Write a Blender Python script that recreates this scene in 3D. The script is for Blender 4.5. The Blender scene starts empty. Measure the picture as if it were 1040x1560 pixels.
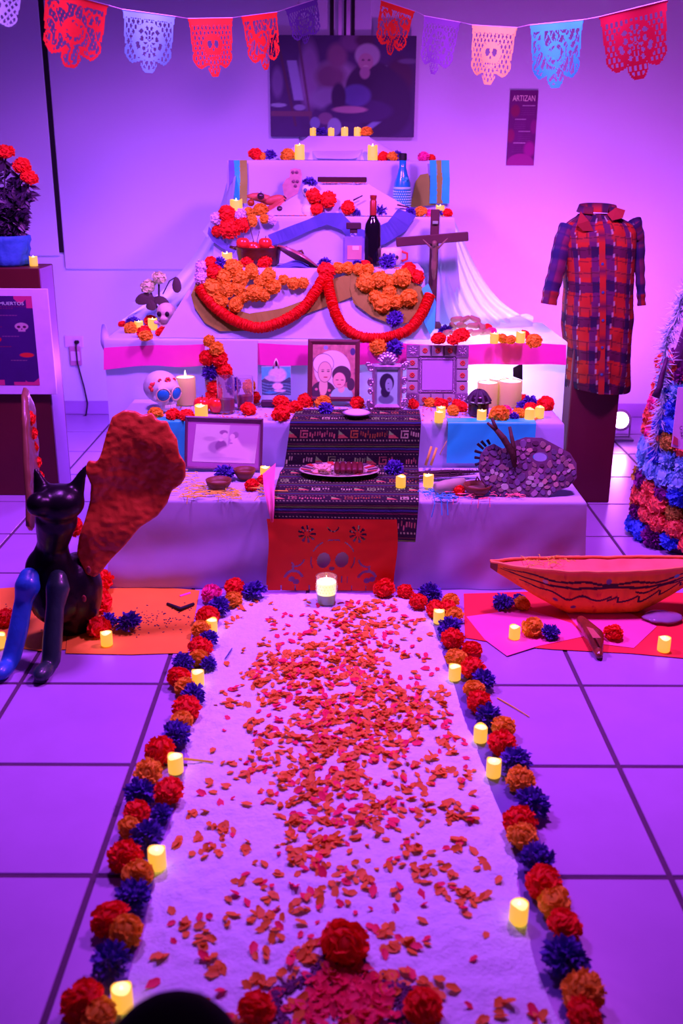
import bpy, bmesh, math, random
import numpy as np
from mathutils import Vector, Matrix, Euler, noise
random.seed(7)
rng = np.random.default_rng(7)
scn = bpy.context.scene
COL = scn.collection
PI = math.pi
V = Vector

# ------------------------------------------------------------------ camera
FPX = 1517.0
CAM = V((0, 0, 1.55))
ROT = (Matrix.Rotation(math.radians(-0.25), 3, 'Z') @ Matrix.Rotation(math.radians(90 - 19.12), 3, 'X')
       @ Matrix.Rotation(math.radians(0.35), 3, 'Z'))
cd = bpy.data.cameras.new('camera')
cam = bpy.data.objects.new('camera', cd)
COL.objects.link(cam)
cam.matrix_world = Matrix.Translation(CAM) @ ROT.to_4x4()
cd.sensor_fit = 'VERTICAL'
cd.sensor_height = 36.0
cd.lens = FPX / 1560 * 36.0
cd.clip_start = 0.05
cd.dof.use_dof = True
cd.dof.focus_distance = 3.9
cd.dof.aperture_fstop = 3.2
scn.camera = cam

# ------------------------------------------------------------------ world, lamps, exposure
scn.view_settings.view_transform = 'Standard'
scn.view_settings.look = 'None'
scn.view_settings.exposure = 0.0
scn.view_settings.gamma = 1.0
scn.view_settings.use_curve_mapping = False
w = bpy.data.worlds.new('room_ambience')
scn.world = w
w.use_nodes = True
w.node_tree.nodes['Background'].inputs[0].default_value = (0.50, 0.02, 1.0, 1)
w.node_tree.nodes['Background'].inputs[1].default_value = 0.06


def lamp(name, kind, loc, target, color, power, size=0.3, spot=None, blend=0.6):
    d = bpy.data.lights.new(name, kind)
    d.color = color
    d.energy = power
    if kind == 'AREA':
        d.shape = 'DISK'
        d.size = size
    else:
        d.shadow_soft_size = size
    if kind == 'SPOT':
        d.spot_size = math.radians(spot)
        d.spot_blend = blend
    o = bpy.data.objects.new(name, d)
    COL.objects.link(o)
    o.location = loc
    if target is not None:
        o.rotation_euler = (V(target) - V(loc)).to_track_quat('-Z', 'Y').to_euler()
    return o


# two violet ceiling spots over the front of the altar, LED floods on the floor by the wall
lamp('ceiling_lamp', 'SPOT', (-0.80, 3.45, 2.70), (-0.45, 4.25, 0.0), (0.54, 0.088, 1.0), 385, 0.16, 140, 0.72)
lamp('ceiling_lamp', 'SPOT', (0.90, 3.45, 2.70), (0.55, 4.25, 0.0), (0.70, 0.094, 1.0), 385, 0.16, 140, 0.72)
lamp('wall_wash_lamp', 'SPOT', (1.42, 5.25, 0.35), (1.55, 6.42, 1.75), (0.82, 0.088, 1.0), 128, 0.08, 165, 1.0)
lamp('wall_wash_lamp', 'POINT', (-1.02, 5.28, 0.55), None, (0.42, 0.085, 1.0), 38, 0.08)
lamp('altar_back_lamp', 'SPOT', (0.92, 5.40, 0.70), (0.82, 4.95, 1.0), (1.0, 0.35, 1.0), 26, 0.05, 120, 1.0)


# ------------------------------------------------------------------ pixel <-> place helpers
def ray(px, py):
    return ROT @ V(((px - 520) / FPX, -(py - 780) / FPX, -1.0))


def G(px, py, z=0.0):
    d = ray(px, py)
    return CAM + d * ((z - CAM.z) / d.z)


def D(px, py, Y):
    d = ray(px, py)
    return CAM + d * (Y / d.y)


def PLN(px, py, p0, n):
    d = ray(px, py)
    return CAM + d * ((V(p0) - CAM).dot(n) / d.dot(n))


def ppm(p):
    q = ROT.transposed() @ (V(p) - CAM)
    return FPX / -q.z


def lin(c):
    c = c / 255.0
    return c / 12.92 if c <= 0.04045 else ((c + 0.055) / 1.055) ** 2.4


LIGHT = (0.92, 0.165, 1.40)


def A(r, g, b, k=1.0):
    """paper / paint colour that looks like this under the violet lamps"""
    return tuple(min(0.93, max(0.004, lin(c) / (l * k))) for c, l in zip((r, g, b), LIGHT))


# ------------------------------------------------------------------ materials
MATS = {}


def mat(name, col, rough=0.65, metal=0.0, transl=0.0, emit=None, est=0.0, var=0.12, scale=18.0, bump=0.0,
        bscale=60.0, attr=None, glass=0.0, spec=0.5, coat=0.0, ior=1.45):
    if name in MATS:
        return MATS[name]
    m = bpy.data.materials.new(name)
    m.use_nodes = True
    nt = m.node_tree
    N, L = nt.nodes, nt.links
    bs = N['Principled BSDF']
    out = N['Material Output']
    bs.inputs['Roughness'].default_value = rough
    bs.inputs['Metallic'].default_value = metal
    bs.inputs['Specular IOR Level'].default_value = spec
    bs.inputs['Coat Weight'].default_value = coat
    bs.inputs['IOR'].default_value = ior
    if glass:
        bs.inputs['Transmission Weight'].default_value = glass
    tc = N.new('ShaderNodeTexCoord')
    if attr:
        at = N.new('ShaderNodeAttribute')
        at.attribute_name = attr
        csock = at.outputs['Color']
    else:
        no = N.new('ShaderNodeTexNoise')
        no.inputs['Scale'].default_value = scale
        no.inputs['Detail'].default_value = 4
        L.new(tc.outputs['Object'], no.inputs['Vector'])
        rp = N.new('ShaderNodeMix')
        rp.data_type = 'RGBA'
        rp.inputs[6].default_value = (*[min(1, c * (1 - var)) for c in col], 1)
        rp.inputs[7].default_value = (*[min(1, c * (1 + var)) for c in col], 1)
        L.new(no.outputs['Fac'], rp.inputs[0])
        csock = rp.outputs[2]
    L.new(csock, bs.inputs['Base Color'])
    if bump:
        nb = N.new('ShaderNodeTexNoise')
        nb.inputs['Scale'].default_value = bscale
        nb.inputs['Detail'].default_value = 5
        L.new(tc.outputs['Object'], nb.inputs['Vector'])
        bp = N.new('ShaderNodeBump')
        bp.inputs['Strength'].default_value = bump
        bp.inputs['Distance'].default_value = 0.01
        L.new(nb.outputs['Fac'], bp.inputs['Height'])
        L.new(bp.outputs['Normal'], bs.inputs['Normal'])
    if emit:
        bs.inputs['Emission Color'].default_value = (*emit, 1)
        bs.inputs['Emission Strength'].default_value = est
    if transl:
        tr = N.new('ShaderNodeBsdfTranslucent')
        L.new(csock, tr.inputs['Color'])
        mx = N.new('ShaderNodeMixShader')
        mx.inputs[0].default_value = transl
        L.new(bs.outputs[0], mx.inputs[1])
        L.new(tr.outputs[0], mx.inputs[2])
        L.new(mx.outputs[0], out.inputs['Surface'])
    MATS[name] = m
    return m


# ------------------------------------------------------------------ objects
def tag(o, label=None, cat=None, group=None, kind=None):
    if label:
        o['label'] = label
    if cat:
        o['category'] = cat
    if group:
        o['group'] = group
    if kind:
        o['kind'] = kind
    return o


def empty(name, loc=(0, 0, 0), label=None, cat=None, group=None, rot=(0, 0, 0)):
    o = bpy.data.objects.new(name, None)
    COL.objects.link(o)
    o.location = loc
    o.rotation_euler = rot
    o.empty_display_size = 0.05
    return tag(o, label, cat, group)


def link(name, me, parent=None, label=None, cat=None, group=None, kind=None, loc=None, rot=None, scale=None):
    o = bpy.data.objects.new(name, me)
    COL.objects.link(o)
    if parent:
        o.parent = parent
    if loc is not None:
        o.location = loc
    if rot is not None:
        o.rotation_euler = rot
    if scale is not None:
        o.scale = (scale,) * 3 if isinstance(scale, (int, float)) else scale
    return tag(o, label, cat, group, kind)


class MB:
    """collects geometry, then links it as one mesh"""

    def __init__(s):
        s.v, s.f, s.c, s.mi = [], [], None, []

    def add(s, vs, fs):
        b = len(s.v)
        s.v += [tuple(p) for p in vs]
        s.f += [tuple(i + b for i in f) for f in fs]

    def box(s, c, size, rot=None, bev=0.0, seg=1):
        bm = bmesh.new()
        bmesh.ops.create_cube(bm, size=1)
        for q in bm.verts:
            q.co = V((q.co.x * size[0], q.co.y * size[1], q.co.z * size[2]))
        if bev:
            bmesh.ops.bevel(bm, geom=bm.edges[:], offset=bev, segments=seg, affect='EDGES')
        R = rot if rot is not None else Matrix.Identity(3)
        if isinstance(R, (tuple, list)):
            R = Euler(R).to_matrix()
        bm.verts.ensure_lookup_table()
        bm.verts.index_update()
        s.add([R @ q.co + V(c) for q in bm.verts], [[q.index for q in f.verts] for f in bm.faces])
        bm.free()
        return s

    def tube(s, path, rad, n=8, caps=True, jit=0.0, flat=1.0):
        path = [V(p) for p in path]
        if not isinstance(rad, (list, tuple)):
            rad = [rad] * len(path)
        rings = []
        up = None
        for i, p in enumerate(path):
            t = (path[min(i + 1, len(path) - 1)] - path[max(i - 1, 0)])
            t = t.normalized() if t.length > 1e-9 else V((0, 0, 1))
            if up is None:
                up = t.orthogonal().normalized()
            up = (up - t * up.dot(t))
            up = up.normalized() if up.length > 1e-6 else t.orthogonal().normalized()
            sd = t.cross(up)
            rings.append([p + (up * math.cos(2 * PI * k / n) + sd * math.sin(2 * PI * k / n) * flat)
                          * (rad[i] * (1 + random.uniform(-jit, jit))) for k in range(n)])
        vs = [q for r in rings for q in r]
        fs = [(i * n + k, i * n + (k + 1) % n, (i + 1) * n + (k + 1) % n, (i + 1) * n + k)
              for i in range(len(path) - 1) for k in range(n)]
        if caps:
            fs += [tuple(range(n))[::-1], tuple((len(path) - 1) * n + k for k in range(n))]
        s.add(vs, fs)
        return s

    def lathe(s, prof, n=24, c=(0, 0, 0), rot=None, sx=1.0, sy=1.0, closed=True):
        R = rot if rot is not None else Matrix.Identity(3)
        vs = []
        for r, z in prof:
            for k in range(n):
                a = 2 * PI * k / n
                vs.append(V(c) + R @ V((r * math.cos(a) * sx, r * math.sin(a) * sy, z)))
        m = len(prof)
        fs = [(i * n + k, i * n + (k + 1) % n, (i + 1) * n + (k + 1) % n, (i + 1) * n + k)
              for i in range(m - 1) for k in range(n)]
        if closed:
            fs += [tuple(range(n))[::-1], tuple((m - 1) * n + k for k in range(n))]
        s.add(vs, fs)
        return s

    def ell(s, c, r, rot=None, nu=14, nv=9, jit=0.0):
        if isinstance(r, (int, float)):
            r = (r, r, r)
        R = rot if rot is not None else Matrix.Identity(3)
        vs, fs = [V(c) + R @ V((0, 0, r[2]))], []
        for j in range(1, nv):
            th = PI * j / nv
            for k in range(nu):
                a = 2 * PI * k / nu
                q = 1 + random.uniform(-jit, jit)
                vs.append(V(c) + R @ V((r[0] * math.sin(th) * math.cos(a) * q, r[1] * math.sin(th) * math.sin(a) * q,
                                        r[2] * math.cos(th) * q)))
        vs.append(V(c) + R @ V((0, 0, -r[2])))
        last = len(vs) - 1
        for k in range(nu):
            k2 = (k + 1) % nu
            fs.append((0, 1 + k, 1 + k2))
            fs.append((last, 1 + (nv - 2) * nu + k2, 1 + (nv - 2) * nu + k))
            for j in range(nv - 2):
                fs.append((1 + j * nu + k, 1 + (j + 1) * nu + k, 1 + (j + 1) * nu + k2, 1 + j * nu + k2))
        s.add(vs, fs)
        return s

    def prism(s, pts, d):
        """planar outline (3D points) extruded by vector d"""
        n = len(pts)
        pts = [V(p) for p in pts]
        d = V(d)
        s.add(pts + [p + d for p in pts], [tuple(range(n))[::-1], tuple(range(n, 2 * n))]
              + [(i, (i + 1) % n, n + (i + 1) % n, n + i) for i in range(n)])
        return s

    def grid(s, fn, nu, nv):
        s.add([fn(i / nu, j / nv) for j in range(nv + 1) for i in range(nu + 1)],
              [(j * (nu + 1) + i, j * (nu + 1) + i + 1, (j + 1) * (nu + 1) + i + 1, (j + 1) * (nu + 1) + i)
               for j in range(nv) for i in range(nu)])
        return s

    def mesh(s, name, m, smooth=False, colors=None, tri=True):
        me = bpy.data.meshes.new(name)
        me.from_pydata(s.v, [], s.f)
        if any(len(f) > 4 for f in s.f):
            bm = bmesh.new()
            bm.from_mesh(me)
            bmesh.ops.triangulate(bm, faces=[f for f in bm.faces if len(f.verts) > 4])
            bmesh.ops.recalc_face_normals(bm, faces=bm.faces)
            bm.to_mesh(me)
            bm.free()
        if smooth:
            me.shade_smooth()
            if smooth is not True:
                me.set_sharp_from_angle(angle=math.radians(smooth))
        if colors is not None:
            ca = me.color_attributes.new('Col', 'FLOAT_COLOR', 'POINT')
            arr = np.ones((len(s.v), 4), dtype=np.float32)
            arr[:, :3] = colors
            ca.data.foreach_set('color', arr.ravel())
        for q in (m if isinstance(m, (list, tuple)) else [m]):
            me.materials.append(q)
        me.update()
        return me

    def build(s, name, m, parent=None, label=None, cat=None, group=None, kind=None, smooth=False, colors=None,
              loc=None, rot=None):
        return link(name, s.mesh(name, m, smooth, colors), parent, label, cat, group, kind, loc, rot)


def setparent(o, p):
    """keep the world place of o while parenting it under p"""
    o.parent = p
    o.matrix_parent_inverse = p_matrix(p).inverted()


def p_matrix(p):
    return Matrix.LocRotScale(p.location, p.rotation_euler, p.scale)


def part(mb, name, m, parent, smooth=False, label=None, colors=None):
    """part given in world coordinates below a thing whose empty stands at parent.location"""
    o = mb.build(name, m, None, label, smooth=smooth, colors=colors)
    setparent(o, parent)
    return o


def blob(parts, voxel=0.01, smooth=4):
    """one continuous surface from overlapping ellipsoids and tapered limbs"""
    b = MB()
    for p in parts:
        if p[0] == 'e':
            b.ell(p[1], p[2], p[3] if len(p) > 3 else None, 16, 11)
        else:
            _, a, c, r0, r1 = p
            a, c = V(a), V(c)
            k = 5
            b.tube([a.lerp(c, i / k) for i in range(k + 1)], [r0 + (r1 - r0) * i / k for i in range(k + 1)], 12)
            b.ell(a, r0, None, 12, 8)
            b.ell(c, r1, None, 12, 8)
    me = bpy.data.meshes.new('blob')
    me.from_pydata(b.v, [], b.f)
    o = bpy.data.objects.new('blob', me)
    COL.objects.link(o)
    md = o.modifiers.new('r', 'REMESH')
    md.mode = 'VOXEL'
    md.voxel_size = voxel
    md.use_smooth_shade = True
    sm = o.modifiers.new('s', 'SMOOTH')
    sm.factor = 0.5
    sm.iterations = smooth
    dg = bpy.context.evaluated_depsgraph_get()
    res = bpy.data.meshes.new_from_object(o.evaluated_get(dg))
    bpy.data.objects.remove(o)
    bpy.data.meshes.remove(me)
    res.shade_smooth()
    return res


def text_mesh(txt, m, depth=0.0004):
    cu = bpy.data.curves.new('lettering', 'FONT')
    cu.body = txt
    cu.align_x = 'CENTER'
    cu.align_y = 'CENTER'
    cu.extrude = depth
    cu.resolution_u = 3
    o = bpy.data.objects.new('lettering', cu)
    COL.objects.link(o)
    dg = bpy.context.evaluated_depsgraph_get()
    me = bpy.data.meshes.new_from_object(o.evaluated_get(dg))
    bpy.data.objects.remove(o)
    bpy.data.curves.remove(cu)
    xs = [q.co.x for q in me.vertices]
    ys = [q.co.y for q in me.vertices]
    cx, cy = (max(xs) + min(xs)) / 2, (max(ys) + min(ys)) / 2
    for q in me.vertices:
        q.co.x = (q.co.x - cx) / (max(xs) - min(xs))
        q.co.y = (q.co.y - cy) / (max(ys) - min(ys))
    me.materials.clear()
    me.materials.append(m)
    return me


def frame3(xv, yv):
    xv = V(xv).normalized()
    zv = xv.cross(V(yv)).normalized()
    yv = zv.cross(xv)
    return Matrix((xv, yv, zv)).transposed()


# print helpers: pictures and woven patterns as vertex colour on a fine grid -----------------
def E(u, v, cu, cv, ru, rv, soft=0.15):
    d = np.sqrt(((u - cu) / ru) ** 2 + ((v - cv) / rv) ** 2)
    return np.clip((1 - d) / soft + 0.5, 0, 1)


def Bx(u, v, u0, u1, v0, v1, s=0.008):
    return (np.clip((u - u0) / s, 0, 1) * np.clip((u1 - u) / s, 0, 1)
            * np.clip((v - v0) / s, 0, 1) * np.clip((v1 - v) / s, 0, 1))


def put(img, mask, col):
    return img * (1 - mask[:, None]) + np.array(col)[None, :] * mask[:, None]


def uvgrid(nu, nv):
    u, v = np.meshgrid(np.linspace(0, 1, nu + 1), np.linspace(0, 1, nv + 1))
    return u.ravel(), v.ravel()


def fbm(u, v, f, seed=0):
    s = np.zeros_like(u)
    for k, a in ((1, .5), (2.1, .25), (4.3, .125)):
        s += a * np.array([noise.noise((x * f * k + seed * 7.3, y * f * k, seed)) for x, y in zip(u, v)])
    return s


def print_panel(name, o, xv, yv, nu, nv, fn, parent=None, m=None, **kw):
    o, xv, yv = V(o), V(xv), V(yv)
    b = MB().grid(lambda a, c: o + xv * a + yv * c, nu, nv)
    u, v = uvgrid(nu, nv)
    ob = b.build(name, m or mat('printed_paper', (1, 1, 1), 0.5, attr='Col'), None, colors=fn(u, v), **kw)
    if parent:
        setparent(ob, parent)
    return ob


def shuffled(a, b):
    return random.uniform(a, b)

# ================================================================== THE ROOM
M_WALL = mat('wall_paint', (0.62, 0.86, 0.80), 0.75, var=0.03, scale=3, bump=0.05, bscale=40)
M_PANEL = mat('panel_paint', (0.62, 0.86, 0.80), 0.6, var=0.02, scale=2)
M_TILE = mat('glazed_floor_tile', (0.40, 0.30, 0.60), 0.28, var=0.10, scale=6, bump=0.03, bscale=25)
M_GROUT = mat('dark_grout', (0.09, 0.05, 0.10), 0.9, var=0.3)
M_BLACK = mat('black_gap', (0.006, 0.005, 0.008), 0.6)
TX, TY, TX0, TY0 = 0.4445, 0.4515, -0.558, 2.803
WY = 6.42

fl = MB().box((0, 3.15, -0.053), (8.2, 6.9, 0.1)).build('floor', M_GROUT, kind='structure')
tmesh = MB().box((0, 0, -0.004), (TX - 0.014, TY - 0.014, 0.008), None, 0.0018).mesh('tile', M_TILE)
for i in range(-6, 8):
    for j in range(-5, 8):
        cx, cy = TX0 + (i + .5) * TX, TY0 + (j + .5) * TY
        if cy + TY / 2 > WY:
            continue
        # only the tiles in and around the view
        if abs(cx) > 0.75 + 0.42 * cy or cy < 0.7:
            continue
        t = link('tile', tmesh, fl, loc=(cx, cy, 0))
MB().box((0, WY + 0.05, 1.5), (8.2, 0.1, 3.2)).build('wall_back', M_WALL, kind='structure')
MB().box((0, WY - 0.006, 0.045), (8.2, 0.012, 0.09), None, 0.003).build('baseboard_back', M_TILE, kind='structure')
# wall panels left of the post, with the black gap between them
MB().box((-0.975, WY - 0.012, 1.985), (1.47, 0.024, 2.1), None, 0.004).build('trim_1', M_PANEL, kind='structure')
MB().box((-2.60, WY - 0.012, 2.04), (1.72, 0.024, 2.05), None, 0.004).build('trim_2', M_PANEL, kind='structure')
MB().box((-1.727, WY - 0.010, 2.04), (0.034, 0.022, 2.01)).build('trim_3', M_BLACK, kind='structure')
# post behind the picture
M_ALU = mat('brushed_aluminium', (0.62, 0.62, 0.7), 0.35, 0.6)
po = MB().box((0.02, WY - 0.02, 1.55), (0.33, 0.04, 3.1), None, 0.004).build('trim_4', M_PANEL, kind='structure')
for x, wd, m_, nm in ((-0.025, 0.022, M_BLACK, 'post_gap'), (0.022, 0.020, M_ALU, 'post_rail'), (0.050, 0.010, M_BLACK, 'post_groove'),
                      (0.070, 0.022, M_ALU, 'post_rail'), (0.097, 0.020, M_BLACK, 'post_gap')):
    MB().box((x - 0.02, WY - 0.045, 1.55), (wd, 0.02 if m_ is M_ALU else 0.012, 3.1)).build(nm, m_, po)

# ================================================================== ALTAR TIERS UNDER CLOTH
M_CLOTH = mat('white_cotton_cloth', (0.60, 0.77, 0.88), 0.85, var=0.05, scale=8, bump=0.12, bscale=14, transl=0.25)
M_SHEER = mat('sheer_white_cloth', (0.64, 0.93, 0.88), 0.8, var=0.04, scale=8, transl=0.5)


def draped(name, label, x0, x1, y0, y1, z0, z1, flare=(0, 0, 0, 0), amp=0.008, freq=9.0, seed=0, m=None, rows=14, sag=0.0):
    """cloth over a box: flat top, skirt with folds. flare = front, right, back, left"""
    ff, fr, fb, fl_ = flare
    per = []          # (u, v, nx, ny) around the rectangle
    nx = max(24, int((x1 - x0) * 60))
    ny = max(10, int((y1 - y0) * 40))
    for i in range(nx):
        per.append((i / nx, 0, 0, -1))
    for i in range(ny):
        per.append((1, i / ny, 1, 0))
    for i in range(nx):
        per.append((1 - i / nx, 1, 0, 1))
    for i in range(ny):
        per.append((0, 1 - i / ny, -1, 0))
    n = len(per)
    rings = []

    def ring(t, inset, z):
        r = []
        for k, (u, v, a, b) in enumerate(per):
            X0, X1 = x0 - fl_ * t + inset, x1 + fr * t - inset
            Y0, Y1 = y0 - ff * t + inset, y1 + fb * t - inset
            p = V((X0 + (X1 - X0) * u, Y0 + (Y1 - Y0) * v, z))
            s = u * (x1 - x0) * freq + v * (y1 - y0) * freq + seed * 1.7
            q = 0.6 * noise.noise((s, seed * 3.1, t * 0.8)) + 0.5 * math.sin(s * 2.3 + 1.3 * noise.noise((s * .3, seed, 5)) * 4)
            q += 0.5 * noise.noise((s * 2.2, t * 3.0, seed + 9))
            o = amp * (t ** 0.7) * (q + 0.6)
            if sag and b < 0:
                o += sag * t * (0.5 + 0.5 * math.sin(9 * (t + 0.55 * (u - 0.1) ** 2 * 6) + 3 * u)) * (1 - u * 0.6)
            p += V((a, b, 0)) * o
            r.append(p)
        return r

    for k in range(6, 0, -1):        # the flat top, from the middle outwards
        ins = min(x1 - x0, y1 - y0) * 0.49 * (k / 6)
        rg = ring(0, ins, z1)
        rings.append([p + V((0, 0, 0.003 * noise.noise((p.x * 7, p.y * 7, seed)) - 0.002)) for p in rg])
    rings.append(ring(0, 0.010, z1))
    rings.append(ring(0, 0.003, z1 - 0.002))
    for k in range(rows + 1):
        t = k / rows
        t = t * t * 0.5 + t * 0.5
        z = z1 - 0.008 - (z1 - 0.008 - z0) * t
        rings.append(ring(max(t, 0.002), 0, z))
    b = MB()
    b.add([p for r in rings for p in r],
          [(i * n + k, i * n + (k + 1) % n, (i + 1) * n + (k + 1) % n, (i + 1) * n + k)
           for i in range(len(rings) - 1) for k in range(n)] + [tuple(range(n))[::-1]])
    return b.build(name, m or M_CLOTH, None, label, 'altar tier', smooth=50)


Z1, Z2, Z3, Z4, Z5, Z6, Z7 = 0.355, 0.545, 0.815, 1.115, 1.325, 1.58, 1.70
draped('altar_tier', 'lowest and widest altar tier under white cloth, standing on the floor', -0.86, 0.945, 3.575, 4.03, 0.003, Z1, (0.008, 0.02, 0, 0.03), 0.008, 5, 1, rows=30, sag=0.019)
draped('altar_tier', 'second altar tier from the floor, holding skull and picture frames', -0.93, 0.945, 4.045, 4.46, 0.003, Z2, (0.0, 0.02, 0, 0.02), 0.006, 8, 2)
draped('altar_tier', 'third altar tier with pink band along its front edge', -1.05, 1.03, 4.475, 5.06, 0.003, Z3, (0.0, 0.0, 0, 0.0), 0.012, 9, 3, rows=20, m=M_CLOTH)
draped('altar_tier', 'sloping white tier hung with red garlands and orange flowers', -0.62, 0.385, 4.62, 4.955, Z3 + 0.002, Z4, (0.115, 0.03, 0.0, 0.19), 0.006, 7, 4, rows=16)
draped('altar_tier', 'white tier with the wide purple ribbon across its front', -0.59, 0.555, 4.975, 5.285, Z3 + 0.002, Z5, (0.004, 0.06, 0, 0.05), 0.010, 11, 5)
draped('altar_tier', 'tall white tier with striped ribbons at both ends', -0.56, 0.548, 5.30, 5.86, Z3 + 0.002, Z6, (0.0, 0.04, 0, 0.04), 0.011, 9, 6)
draped('altar_tier', 'topmost small tier under white cloth below the large picture', -0.165, 0.16, 5.50, 5.72, Z6 + 0.003, Z7, (0.10, 0.20, 0.08, 0.16), 0.004, 9, 7)
draped('altar_tier', 'small cloth-covered box carrying the dark tray', -0.125, 0.15, 5.07, 5.17, Z5 + 0.003, 1.475, (0.06, 0.25, 0.03, 0.24), 0.006, 10, 8)
# hidden support behind the third tier that carries the upper ones
draped('back_table', 'cloth-covered table behind the third tier carrying the upper tiers', -0.72, 0.70, 5.09, 5.88, 0.003, Z3, (0, .01, 0, .01), 0.004, 6, 9)


def sheet(name, label, outer, inner, nu, nv, amp, folds, m, cat='cloth', seed=0, sagy=0.0):
    def samp(pts, t):
        s = t * (len(pts) - 1)
        i = min(int(s), len(pts) - 2)
        f = s - i
        a, b_, c, d = pts[max(i - 1, 0)], pts[i], pts[i + 1], pts[min(i + 2, len(pts) - 1)]
        return 0.5 * ((2 * b_) + (c - a) * f + (2 * a - 5 * b_ + 4 * c - d) * f * f + (3 * b_ - a - 3 * c + d) * f ** 3)

    def fn(u, v):
        p = samp(outer, v).lerp(samp(inner, v), u)
        k = math.sin(u * folds * 2 * PI + noise.noise((u * 3, v * 1.5, seed)) * 2.2)
        return p + V((0, -1, 0)) * amp * k * (0.35 + v * 0.9) + V((0, 0, -sagy * math.sin(PI * u)))
    b = MB().grid(fn, nu, nv)
    return b.build(name, m, None, label, cat, smooth=True)


sheet('draped_cloth', 'sheer white cloth hanging down the left side of the upper tiers',
      [D(350, 258, 5.42), D(333, 320, 5.30), D(298, 385, 5.18), D(250, 440, 5.08), D(185, 488, 5.02)],
      [D(360, 262, 5.296), D(352, 330, 4.962), D(340, 400, 4.94), D(318, 455, 4.80), D(292, 497, 4.72)], 40, 40, 0.012, 3, M_SHEER, seed=1)
sheet('draped_cloth', 'sheer white cloth falling in folds behind the crucifix on the right',
      [D(684, 318, 5.28), D(704, 362, 5.16), D(728, 412, 5.08), D(762, 458, 5.03), D(812, 492, 5.0)],
      [D(668, 325, 4.965), D(668, 380, 4.955), D(672, 430, 4.95), D(678, 470, 4.90), D(690, 500, 4.86)], 60, 44, 0.013, 5, M_SHEER, seed=2)
sheet('bunched_cloth', 'bright crumpled white cloth at the right end of the third tier',
      [D(745, 492, 4.98), D(775, 484, 5.0), D(800, 478, 5.02), D(812, 482, 5.03)],
      [D(742, 512, 4.82), D(770, 512, 4.82), D(795, 512, 4.84), D(810, 512, 4.86)], 22, 22, 0.010, 2.5, M_SHEER, seed=3)
# rolled corner of cloth on the left end of tier three
MB().tube([D(158, 497, 4.95), D(160, 512, 4.75), D(163, 522, 4.5), D(168, 545, 4.47)], [0.012, 0.022, 0.028, 0.012], 10, jit=0.12).build(
    'cloth_roll', M_CLOTH, None, 'rolled white cloth corner at the left end of the third tier', 'cloth', smooth=True)
# folded pale cloth in front of the topmost tier
sheet('folded_cloth', 'pale folded cloth curving between the two pillar candles on the upper tier',
      [D(470, 222, 5.50), D(505, 221, 5.52), D(545, 221, 5.52), D(556, 221, 5.50)],
      [D(482, 241, 5.36), D(510, 242, 5.34), D(535, 242, 5.34), D(545, 240, 5.36)], 16, 16, 0.006, 0.6, M_CLOTH, seed=5)


def papers(name, label, px, plane, m, thick=0.0015, off=0.006, cat='paper', wob=0.0, group=None, dens=6):
    """flat sheet cut to an outline; plane = (point, normal towards the room)"""
    p0, n = V(plane[0]), V(plane[1]).normalized()
    pts = []
    for i, (x, y) in enumerate(px):
        x2, y2 = px[(i + 1) % len(px)]
        for k in range(dens):
            pts.append((x + (x2 - x) * k / dens, y + (y2 - y) * k / dens))
    P = [PLN(x, y, p0 + n * off, n) for x, y in pts]
    if wob:
        P = [p + n * (wob * (0.5 + noise.noise((p.x * 14, p.z * 14, 3)))) for p in P]
    return MB().prism(P, n * thick).build(name, m, None, label, cat, group)


FR = V((0, -1, 0))
PL3 = ((0, 4.475, 0), FR)
N4 = V((0, -0.30, 0.115)).normalized()
PL4 = ((0, 4.62, Z4), N4)
PL5 = ((0, 4.968, 0), FR)
PL6 = ((0, 5.293, 0), FR)
PL1 = ((0, 3.55, 0), FR)
PL2 = ((0, 4.035, 0), FR)
M_KRAFT = mat('kraft_paper', A(128, 66, 44), 0.8, var=0.10, scale=30)
M_PINK = mat('pink_satin', A(245, 30, 205), 0.45, var=0.06)
M_TURQ = mat('turquoise_satin', A(38, 112, 246), 0.4, var=0.08, bump=0.08, bscale=9)
M_PURPLE = mat('purple_ribbon', A(80, 42, 195, 1.2), 0.5, var=0.12, bump=0.1, bscale=20)
M_GOLDR = mat('brown_ribbon', A(140, 78, 62), 0.6)
M_VIOL = mat('violet_ribbon', A(92, 46, 190), 0.5)

papers('kraft_paper', 'brown paper swag under the left red garland',
       [(300, 428), (320, 445), (350, 470), (380, 478), (430, 470), (470, 455), (500, 428), (560, 408), (560, 440), (530, 455), (490, 470),
        (430, 492), (385, 504), (335, 505), (312, 492), (296, 468), (291, 450)], PL4, M_KRAFT, off=0.010, wob=0.008)
papers('kraft_paper', 'brown paper piece behind the orange flowers above the silver frame',
       [(535, 412), (600, 418), (648, 440), (640, 470), (620, 492), (598, 495), (565, 482), (538, 462), (533, 440)], PL4, M_KRAFT, off=0.014, wob=0.008)
# pink ribbon band around the third tier, and the side bit
band = []
for i in range(61):
    x = 158 + (862 - 158) * i / 60
    band.append((x, 524 + (8 if x < 240 else 0) * (240 - x) / 82 + 2 * math.sin(x * 0.03)))
papers('pink_ribbon', 'bright pink ribbon band along the front edge of the third tier',
       band + [(x, y + 32 + 1.5 * math.sin(x * .05)) for x, y in band[::-1]], PL3, M_PINK, off=0.0205, dens=1, cat='ribbon')
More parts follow.
